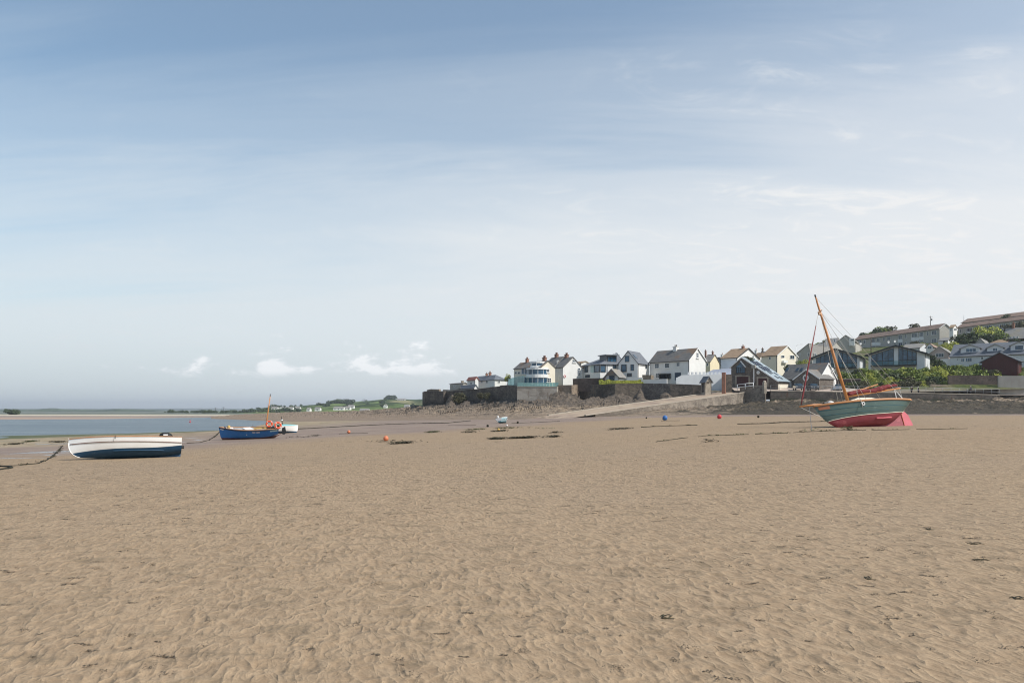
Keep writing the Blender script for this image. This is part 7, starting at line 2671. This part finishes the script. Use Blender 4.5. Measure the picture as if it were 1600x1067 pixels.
# bowsprit, mast, boom
bx = h.L * .5
b = MB(); b.tube([(bx - 1.5, 0, h.zs(.8) + .16), (bx, 0, h.zs(1) + .09), (bx + .95, 0, h.zs(1) + .02)], [.07, .065, .045], 10); bs = b.build('bowsprit', M['orange'], bt)
b = MB(); b.tube([(bx + .90, 0, h.zs(1) - .02), (bx - .52, 0, .62)], .018, 6); b.build('bobstay', M['rope'], bs)
MF = Vector((.68, 0, h.zs(.68) + .05))
MT = Vector((.75, 0, 9.0))
b = MB(); b.tube([MF, MF + (MT - MF) * .5, MF + (MT - MF) * .93, MT], [.095, .088, .065, .045], 12); ms = b.build('mast', M['orange'], bt)
b = MB(); b.tube([MT - Vector((0, 0, .02)), MT + Vector((0, 0, .16))], .05, 8); b.build('mast_cap', M['dark'], ms)
b = MB(); b.box(MF + Vector((0, 0, .05)), (.26, .26, .36)); b.build('mast_step', M['white'], ms)
sp = MF + (MT - MF) * .86
b = MB(); b.tube([sp + Vector((0, -.22, 0)), sp + Vector((0, .22, 0))], .03, 6); b.box(sp + Vector((.08, 0, -.12)), (.16, .10, .22)); b.build('mast_band', M['wood'], ms)
b = MB()
BE = Vector((-3.35, 0, 2.42))
BSt = Vector((.60, 0, 2.0))
b.tube([BSt, BE], [.055, .048], 10); bm = b.build('boom', M['orange'], bt)
# furled sail: lumpy roll above the boom
b = MB()
pts, rad = [], []
rs = random.Random(4)
for i in range(34):
    f = i / 33
    p = BSt + (BE - BSt) * (.02 + .93 * f) + Vector((0, .02 * math.sin(i), .14 + .05 * math.sin(f * 9) + .06 * f))
    pts.append(p)
    rad.append((.115 + .05 * math.exp(-((f - .66) / .16) ** 2) + .010 * math.sin(i * 1.9) + .02 * rs.random()) * (1 if i not in (6, 14, 22, 29) else .8) * (1 - .5 * max(0, f - .8) / .2))
rad[0], rad[-1] = .1, .05
b.tube(pts, rad, 12)
b.v = [(x + rs.uniform(-.012, .012), y + rs.uniform(-.025, .025), z + rs.uniform(-.02, .02)) for x, y, z in b.v]
sl = b.build('furled_sail', M['sail'], bt)
b = MB(); b.tube([BSt + Vector((.0, 0, .25)), BSt + (BE - BSt) * .35 + Vector((0, -.05, .35)), BSt + (BE - BSt) * .62 + Vector((0, -.05, .50))], [.05, .045, .035], 8); b.build('gaff', M['orange'], bt)
for i in (6, 14, 22, 29):
    q = MB(); q.torus(pts[i], rad[i] * .98, .014, (0, 1, 0), (0, 0, 1), 14, 5); q.build('sail_tie', M['rope'], sl)
# furled jib along the forestay
JB, JT = Vector((bx + .82, 0, h.zs(1) + .12)), Vector((bx + .02, 0, 6.55))
JB2 = JB + (Vector((1.02 + .0, 0, 7.2)) - JB) * .0
FS = sp + Vector((.06, 0, .1))
JT = JB + (FS - JB) * .83
b = MB(); b.tube([JB, JB + (JT - JB) * .1, JB + (JT - JB) * .5, JT], [.02, .052, .050, .022], 8); jb = b.build('furled_jib', M['sail'], bt)
b = MB(); b.tube([JT, FS], .009, 5); b.tube([JB + Vector((.12, 0, 0)), JB + (FS - JB) * .6 + Vector((.10, .05, 0)), FS], .007, 4); b.build('forestay', M['rope'], ms)
for sd in (1, -1):
    a = h.pt(.60, 1, sd)
    q = MB(); q.tube([sp, a + Vector((0, 0, .05))], .012, 5); q.tube([a + Vector((0, sd * .04, .08)), a + Vector((-.0, sd * .04, -.45))], .016, 5); q.build('shroud', M['rope'], ms)
    a = h.pt(.54, 1, sd)
    q = MB(); q.tube([MF + (MT - MF) * .62, a + Vector((0, 0, .05))], .010, 5); q.build('shroud', M['rope'], ms)
    a = h.pt(.08, 1, sd)
    q = MB(); q.tube([sp, a + Vector((0, -sd * .1, .05))], .008, 5); q.build('running_backstay', M['rope'], ms)
b = MB(); b.tube([MT, BE + Vector((.1, 0, .05))], .010, 5); b.build('topping_lift', M['rope'], ms)
b = MB(); b.tube([MT - Vector((0, 0, .9)), BSt + (BE - BSt) * .45 + Vector((0, 0, .4))], .008, 5); b.build('halyard', M['rope'], ms)
q = MB(); q.tube([BE + Vector((.45, 0, -.02)), Vector((BE.x + .25, .35, h.zs(.1)))], .022, 6); q.tube([BE + Vector((.45, 0, -.02)), Vector((BE.x + .25, -.35, h.zs(.1)))], .022, 6); q.build('boom_crutch', M['white'], bt)
q = MB(); q.tube([BE + Vector((.06, 0, 0)), Vector((-h.L * .5 + .1, .2, h.zs(0) + .02))], .010, 5); q.build('mainsheet', M['rope'], bt)
# rudder with skeg keel
b = MB()
b.prism([(-2.75, -.03, .78), (-2.75, -.03, -.18), (-3.30, -.03, -.18), (-3.38, -.03, -.02), (-3.26, -.03, .60), (-3.08, -.03, .82)], (0, .06, 0))
b.build('rudder', M['lit_red'], bt)
b = MB(); b.prism([(-2.70, -.035, .80), (-1.9, -.035, .42), (-1.0, -.035, .02), (2.2, -.035, .02), (1.8, -.035, -.18), (-2.70, -.035, -.18)], (0, .07, 0)); b.build('long_keel', M['hull_red'], bt)
b = MB(); b.tube([(-2.98, .04, 1.10), (-2.80, .04, .75), (-2.74, .04, -.14)], .018, 5); b.tube([(-3.10, .04, 1.1), (-2.95, .04, .80)], .014, 5); b.build('rudder_stock', M['orange'], bt)
hull_plate(h, .88, .975, .10, .29, M['plaque'], 'name_board', bt)
# white ring porthole on the topsides
p_ = h.pt(.575, h.v_at(.575, h.zs(.575) - .19), 1)
b = MB(); b.torus(p_ + Vector((0, .02, 0)), .085, .032, (1, 0, 0), (0, .25, 1), 22, 8); pr = b.build('porthole_ring', M['white'], bt)
b = MB(); b.lathe([(0, -.02), (.07, -.01), (.07, .02), (0, .025)], p_, 14, axis='Y'); b.build('porthole_glass', M['dark'], pr)
b = MB(); b.lathe([(0, -.03), (.24, .0), (.22, .14), (.1, .22), (0, .23)], (2.05, .12, h.zs(.85) + .08), 12); b.build('anchor_locker_bag', M['ringw'], bt)
b = MB(); b.box((2.38, .12, h.zs(.88) + .16), (.22, .18, .18)); b.build('windlass', M['dark'], bt)

# ------------------------------------------------------------------ buoys, chains, weed
def buoy(px, py, r, mtl, label, group='round mooring buoys lying on the sand', tilt=.5):
    g = onsand(px, py)
    root = empty('mooring_buoy', (g.x, g.y, g.z), label, 'buoy', group)
    b = MB()
    prof = [(r * math.sin(a), -r * math.cos(a) * (1.05)) for a in np.linspace(0, math.pi, 11)]
    b.lathe(prof, (g.x, g.y, g.z + r * .93), 18)
    b.build('float', M[mtl], root)
    q = MB(); q.torus((g.x - r * .95, g.y, g.z + r * .55), r * .22, r * .06, (1, 0, .3), (0, 1, 0), 12, 6); q.build('ring', M['chain'], root)
    q = MB(); q.lathe([(0, 0), (r * .22, 0), (r * .18, r * .16), (0, r * .16)], (g.x, g.y, g.z + r * 1.86), 10); q.build('cap', M[mtl], root)


buoy(545, 677.0, .135, 'buoy', 'small orange mooring buoy right of the blue boat, the farther of two')
buoy(603, 688.8, .150, 'buoy', 'orange mooring buoy beside the dark weed line, the nearer of two')
buoy(1039, 656.6, .27, 'bluebuoy', 'round blue mooring buoy near the foot of the slipway')
buoy(1124, 654.2, .25, 'redbuoy', 'round red mooring buoy near the rocks left of the green sailing boat')
buoy(809, 661.5, .13, 'chain', 'small dark buoy right of the pale blue boat')
buoy(762, 667, .12, 'chain', 'small dark buoy left of and nearer than the pale blue boat')
buoy(792, 666, .10, 'ringw', 'small white buoy just in front of the pale blue boat')
buoy(779, 673, .10, 'yellowp', 'small yellow buoy among green weed in front of the pale blue boat')
buoy(263, 677.6, .075, 'chain', 'tiny dark float beyond the outboard engine of the white dinghy')
buoy(1185, 652.6, .14, 'chain', 'small dark buoy beside the right-hand rocks left of the green boat')
buoy(1010, 654, .11, 'chain', 'small dark float left of the round blue buoy')
# red channel buoy on the water
c_ = ray(297, 660, 193)
root = empty('channel_buoy', (c_.x, c_.y, WATER - .2), 'small red can buoy floating on the estuary between the two nearest boats', 'buoy')
b = MB(); b.lathe([(0, -.2), (.18, -.2), (.20, .22), (.06, .28), (.05, .55), (0, .56)], (c_.x, c_.y, WATER), 12); b.build('float', M['redbuoy'], root)
b = MB(); b.box((c_.x, c_.y, WATER + .6), (.14, .14, .12)); b.build('top_mark', M['redbuoy'], root)


def ground_line(pts, r, name, label, cat, mtl='chain', lump=.5, seed=1, weed=0, lift=0.0, wd='weed', gaps=0.0):
    """chain or rope lying on the sand through photo points, with weed tangled on it"""
    P = [onsand(x, y) if len(q) == 0 else onsand(x, y) for (x, y, *q) in pts]
    rs = random.Random(seed)
    out = []
    for a, b_ in zip(P[:-1], P[1:]):
        n = max(2, int((b_ - a).length / .35))
        for i in range(n):
            p = a.lerp(b_, i / n)
            out.append(Vector((p.x + rs.uniform(-.05, .05), p.y + rs.uniform(-.08, .08), 0)))
    out.append(P[-1])
    out = [Vector((p.x, p.y, beach1(p.x, p.y) + r * .6 + lift)) for p in out]
    root = empty(name, out[0], label, cat)
    b = MB()
    if gaps > 0:
        i = 0
        while i < len(out) - 2:
            n = rs.randint(4, 14)
            if i + 1 < len(out):
                seg = out[i:i + n]
                if len(seg) > 1:
                    b.tube(seg, [r * rs.uniform(.5, 1.3) for _ in seg], 6)
            i += n + (rs.randint(1, 5) if rs.random() < gaps else 0)
    else:
        b.tube(out, [r * rs.uniform(1 - lump * .5, 1 + lump) for _ in out], 6)
    b.build('chain_links', M[mtl], root)
    if weed:
        v = []
        for k in range(int(weed * .35)):
            p = rs.choice(out) if rs.random() < .5 else out[int(abs(rs.gauss(.5, .18)) * len(out)) % len(out)]
            for j in range(14):
                l = rs.uniform(.02, .07)
                a = rs.uniform(0, 6.28)
                q = Vector((p.x + rs.gauss(0, .07), p.y + rs.gauss(0, .08), p.z + rs.uniform(-.01, .04)))
                d = Vector((math.cos(a) * l, math.sin(a) * l, rs.uniform(-.02, .05)))
                e = Vector((-d.y * .4, d.x * .4, .01))
                v += [q - d, q - e, q + d, q + e]
        tw = leaves_obj('tangled_weed', np.array([(p.x - out[0].x, p.y - out[0].y, p.z - out[0].z) for p in v]), M[wd], root)
        tw['kind'] = 'stuff'
    return root


def weed_patch(px0, px1, py0, py1, n, label, mtl='weed', seed=2, size=.12, group=None, thick=.05):
    """flat drift of seaweed: many fronds heaped in an irregular strip between two photo points"""
    a, c = onsand(px0, py0), onsand(px1, py1)
    rs = random.Random(seed)
    L = (c - a).length
    v = []
    for k in range(n):
        f = rs.random()
        dens = .10 + .90 * float(vnoise(np.array([f * L * .35 + seed]), np.array([seed * 1.7]))[0] > .42)
        if rs.random() > dens:
            continue
        p = a.lerp(c, f)
        w = .07 + .26 * float(vnoise(np.array([f * L * .5]), np.array([seed * 3.1]))[0])
        x, y = p.x + rs.gauss(0, .15), p.y + rs.gauss(0, w)
        z = beach1(x, y) + rs.uniform(0.01, thick + .06)
        l = size * rs.uniform(.6, 1.8)
        an = rs.uniform(0, 6.28)
        d = Vector((math.cos(an) * l, math.sin(an) * l, rs.uniform(-.02, .03)))
        e = Vector((-d.y * .35, d.x * .35, .01))
        q = Vector((x, y, z))
        v += [q - d, q - e, q + d, q + e]
    v = np.array([tuple(p) for p in v])
    o = leaves_obj('seaweed_drift', v - np.array([[a.x, a.y, a.z]]), M[mtl])
    o.location = a
    tag(o, label, 'seaweed', group, 'stuff')
    return o


ground_line([(-40, 739), (8, 733.5), (20, 731), (-6, 728)], .035, 'mooring_rope', 'thin bent end of mooring rope at the left edge of the sand', 'rope', weed=4)
ground_line([(-30, 729.5), (30, 727.5), (60, 724), (78, 716), (90, 706), (98, 696.5)], .017, 'mooring_chain', 'weedy mooring chain curving up to the bow of the white dinghy', 'chain', weed=26, seed=3)
ground_line([(291, 692.5), (312, 691.5), (326, 688), (336, 682), (344, 674)], .022, 'mooring_chain', 'weedy chain between the white dinghy and the bow of the blue boat', 'chain', weed=14, seed=5)
ground_line([(452, 671.2), (520, 667.5), (580, 664.3), (640, 662), (700, 661), (735, 657.5)], .05, 'mooring_chain', 'long dark weedy ground chain running right from behind the blue boat', 'chain', weed=200, seed=6)
ground_line([(1002, 667.6), (1040, 665.8), (1090, 664.4), (1134, 663.6)], .035, 'mooring_rope', 'broken weedy rope left of the green boat, the part nearer the slipway', 'rope', gaps=.5, seed=7, weed=24)
ground_line([(1153, 662.8), (1190, 662.2), (1230, 660.0), (1290, 658.6)], .036, 'mooring_chain', 'dark chain running from the left to the bow of the green sailing boat', 'chain', seed=8, weed=60)
ground_line([(1025, 690.5), (1060, 685.5), (1100, 681.2), (1160, 679.0), (1230, 676.6), (1262, 674.6), (1330, 672.2), (1400, 671.6), (1512, 669.8)], .019, 'mooring_rope', 'long thin greenish rope curving across the sand in front of the green sailing boat', 'rope', seed=9, gaps=.12, weed=60, wd='weedg')
ground_line([(1033, 657.6), (1062, 657.2)], .02, 'buoy_strop', 'short dark strop beside the round blue buoy', 'rope', seed=12)
ground_line([(530, 677.8), (575, 676.6)], .02, 'buoy_strop', 'thin strop trailing either side of the farther orange buoy', 'rope', seed=13)
ground_line([(800, 661.6), (875, 658.2)], .028, 'buoy_strop', 'dark strop running right from beside the pale blue boat', 'rope', seed=14, weed=14)
ground_line([(700, 664.8), (744, 664.0)], .018, 'buoy_strop', 'faint strop left of the pale blue boat', 'rope', seed=15)
# chain hanging from the green boat's bow to the sand
tp = BT_GREEN.matrix_world @ Vector((bx + .30, 0, h.zs(1) - .05))
gd = onsand(1268.5, 674.0)
root = empty('bow_chain', gd, 'chain hanging from the bowsprit of the green sailing boat down to the sand', 'chain')
b = MB()
for i in range(24):
    p, q = tp.lerp(gd, i / 24), tp.lerp(gd, (i + .9) / 24)
    b.tube([p, q], .012 if i % 2 else .018, 5)
b.build('chain_links', M['lead'], root)
for x_, y_, s_ in ((1257, 674.6, 21), (1275, 673.6, 22), (1325, 671.8, 23)):
    weed_patch(x_ - 3, x_ + 3, y_ + .3, y_ - .2, 60, 'clump of green weed on the rope in front of the green sailing boat, near %s' % {1257: 'the left of the hanging chain', 1275: 'the right of the hanging chain', 1325: 'the middle of the hull'}[x_], 'weedg', s_, .10, thick=.14)
WP = [(577, 665, 690.5, 691, 1500, 'dark strip of seaweed in front of the nearer orange buoy', 'weed', 31), (612, 640, 693.8, 692.4, 420, 'short second strip of seaweed just below the orange buoy strip', 'weed', 32),
      (768, 786, 686.3, 685.8, 520, 'dark seaweed drift, first of the row below the pale blue boat', 'weed', 33), (797, 845, 685.6, 683.6, 1100, 'long middle seaweed drift below the pale blue boat', 'weed', 34),
      (848, 870, 683.8, 682.6, 760, 'dark rounded seaweed drift at the right end of the row below the pale blue boat', 'weed', 35),
      (777, 828, 669.5, 668.3, 900, 'thin olive seaweed line just in front of the pale blue boat', 'weedg', 36), (725, 755, 672.5, 670.8, 420, 'green seaweed smear left of the pale blue boat', 'weedg', 37),
      (725, 740, 676, 675.6, 260, 'dark seaweed scrap left below the pale blue boat', 'weed', 38), (838, 867, 669.8, 670, 380, 'olive seaweed smear right of the pale blue boat', 'weedg', 39),
      (864, 873, 676.6, 676, 180, 'short dark seaweed scrap right below the pale blue boat', 'weed', 40), (765, 790, 675, 673.2, 420, 'seaweed around the small yellow buoy', 'weed', 41),
      (669, 684, 676, 675, 420, 'green seaweed patch right of the orange buoys', 'weedg', 42), (452, 464, 684.2, 683.8, 240, 'seaweed scrap right of the blue boat, left one of a broken line', 'weed', 43),
      (468, 497, 684.2, 680.8, 420, 'broken seaweed line right of the blue boat', 'weed', 44), (953, 985, 671.6, 669.8, 460, 'lone dark seaweed line on bare sand left of the long rope', 'weed', 45),
      (4, 30, 695.5, 694.0, 620, 'dark seaweed heaps on the bank at the left edge', 'weed', 46), (42, 54, 690.6, 689.8, 420, 'greenish seaweed heap on the bank left of the white dinghy', 'weedg', 47),
      (80, 101, 691.2, 690.8, 380, 'seaweed scraps just left of the white dinghy bow', 'weed', 48), (-20, 5, 698, 697, 300, 'seaweed at the very left edge by the puddles', 'weed', 49),
      (1105, 1115, 690.3, 689.8, 70, 'tiny seaweed scraps below the long rope', 'weed', 50)]
for x0, x1, y0, y1, n, lb, mt, sd in WP:
    weed_patch(x0, x1, y0, y1, int(n * .5), lb, mt, sd, size=.075)


# worm casts and scraps of weed all over the near sand
def scatter_casts():
    rg = np.random.default_rng(77)
    v = []
    # the visible wedge of sand and a margin each side
    n = 1700
    cnt = 0
    while cnt < n:
        Y = 3.6 + 46 * rg.random() ** 1.35
        X = (rg.random() * 2 - 1) * 0.85 * Y
        if vnoise(np.array([X * .22 + 3]), np.array([Y * .22]))[0] * 1.0 < rg.random() * .95:
            continue
        cnt += 1
        z0 = float(beach(np.array([X]), np.array([Y]))[0]) + float(ripple(np.array([X]), np.array([Y]))[0]) * float(1 - sstep(17, 30, Y))
        big = rg.random()
        m = int(10 + 44 * big ** 2)
        R_ = .010 + .034 * big ** 2
        kind = rg.random()
        for j in range(m):
            if kind < .55:
                x, y = X + rg.normal(0, R_), Y + rg.normal(0, R_)
                l = rg.uniform(.003, .008)
                z = z0 + rg.uniform(-.002, .010)
            else:
                f = (j / m - .5) * R_ * 3.4
                x, y = X + f + rg.normal(0, R_ * .25), Y + f * .4 * math.sin(X * 9) + rg.normal(0, R_ * .30)
                l = rg.uniform(.004, .011)
                z = z0 + rg.uniform(-.001, .008)
            an = rg.uniform(0, 6.28)
            d = np.array([math.cos(an) * l, math.sin(an) * l, rg.uniform(-.002, .004)])
            e = np.array([-d[1] * .6, d[0] * .6, .002])
            q = np.array([x, y, z])
            v += [q - d, q - e, q + d, q + e]
    o = leaves_obj('worm_casts', np.array(v), M['cast'])
    tag(o, 'small dark worm casts and weed scraps strewn over the rippled sand', 'worm casts', kind='stuff')


scatter_casts()
# longer strands of weed on the near sand at the right
for i, (x, y, l, s_) in enumerate(((1523, 851, .30, 1), (1530, 876, .34, 2), (1451, 828, .12, 3), (1590, 937, .22, 4), (1040, 966, .16, 5), (1356, 905, .12, 6))):
    g = onsand(x, y)
    rs = random.Random(60 + s_)
    b = MB()
    for k in range(3):
        a = rs.uniform(-.4, .4)
        pts = []
        for j in range(9):
            f = (j / 8 - .5) * l * .62 * rs.uniform(.75, 1.1)
            X, Y = g.x + f * math.cos(a) + .02 * math.sin(j + k), g.y + f * math.sin(a) * .9 + .06 * math.sin(j * .7 + k * 2)
            pts.append((X, Y, beach1(X, Y) + float(ripple(np.array([X]), np.array([Y]))[0]) + .006))
        b.tube(pts, [.0015] + [.0032] * 7 + [.001], 5)
    b.thing('seaweed_strand', M['weed'], ['long dark curved strand of seaweed on the near sand, the farther of two together', 'curled seaweed strand with pale debris on the near sand, the nearer of two together', 'tiny dark seaweed scrap above the two long strands',
                                      'brownish seaweed tuft at the right edge of the near sand', 'small seaweed scrap on the near sand right of the middle', 'dark seaweed scrap left of the two curled strands'][i], 'seaweed', 'strands of seaweed on the near sand')

# ------------------------------------------------------------------ air
def haze(density=0.00017):
    m = bpy.data.materials.new('haze')
    m.use_nodes = True
    N = NT(m.node_tree)
    v = N.n('ShaderNodeVolumePrincipled', {'Color': (0.86, 0.92, 1.0), 'Density': density, 'Anisotropy': 0.25})
    o = N.n('ShaderNodeOutputMaterial')
    m.node_tree.links.new(v.outputs[0], o.inputs['Volume'])
    b = MB()
    x0, x1, y0, y1, z0, z1 = -9000, 9000, -200, 9000, -26, 82
    b.box(((x0 + x1) / 2, (y0 + y1) / 2, (z0 + z1) / 2), (x1 - x0, y1 - y0, z1 - z0))
    me = b.build('haze', m)
    tag(me, kind='stuff')


haze()
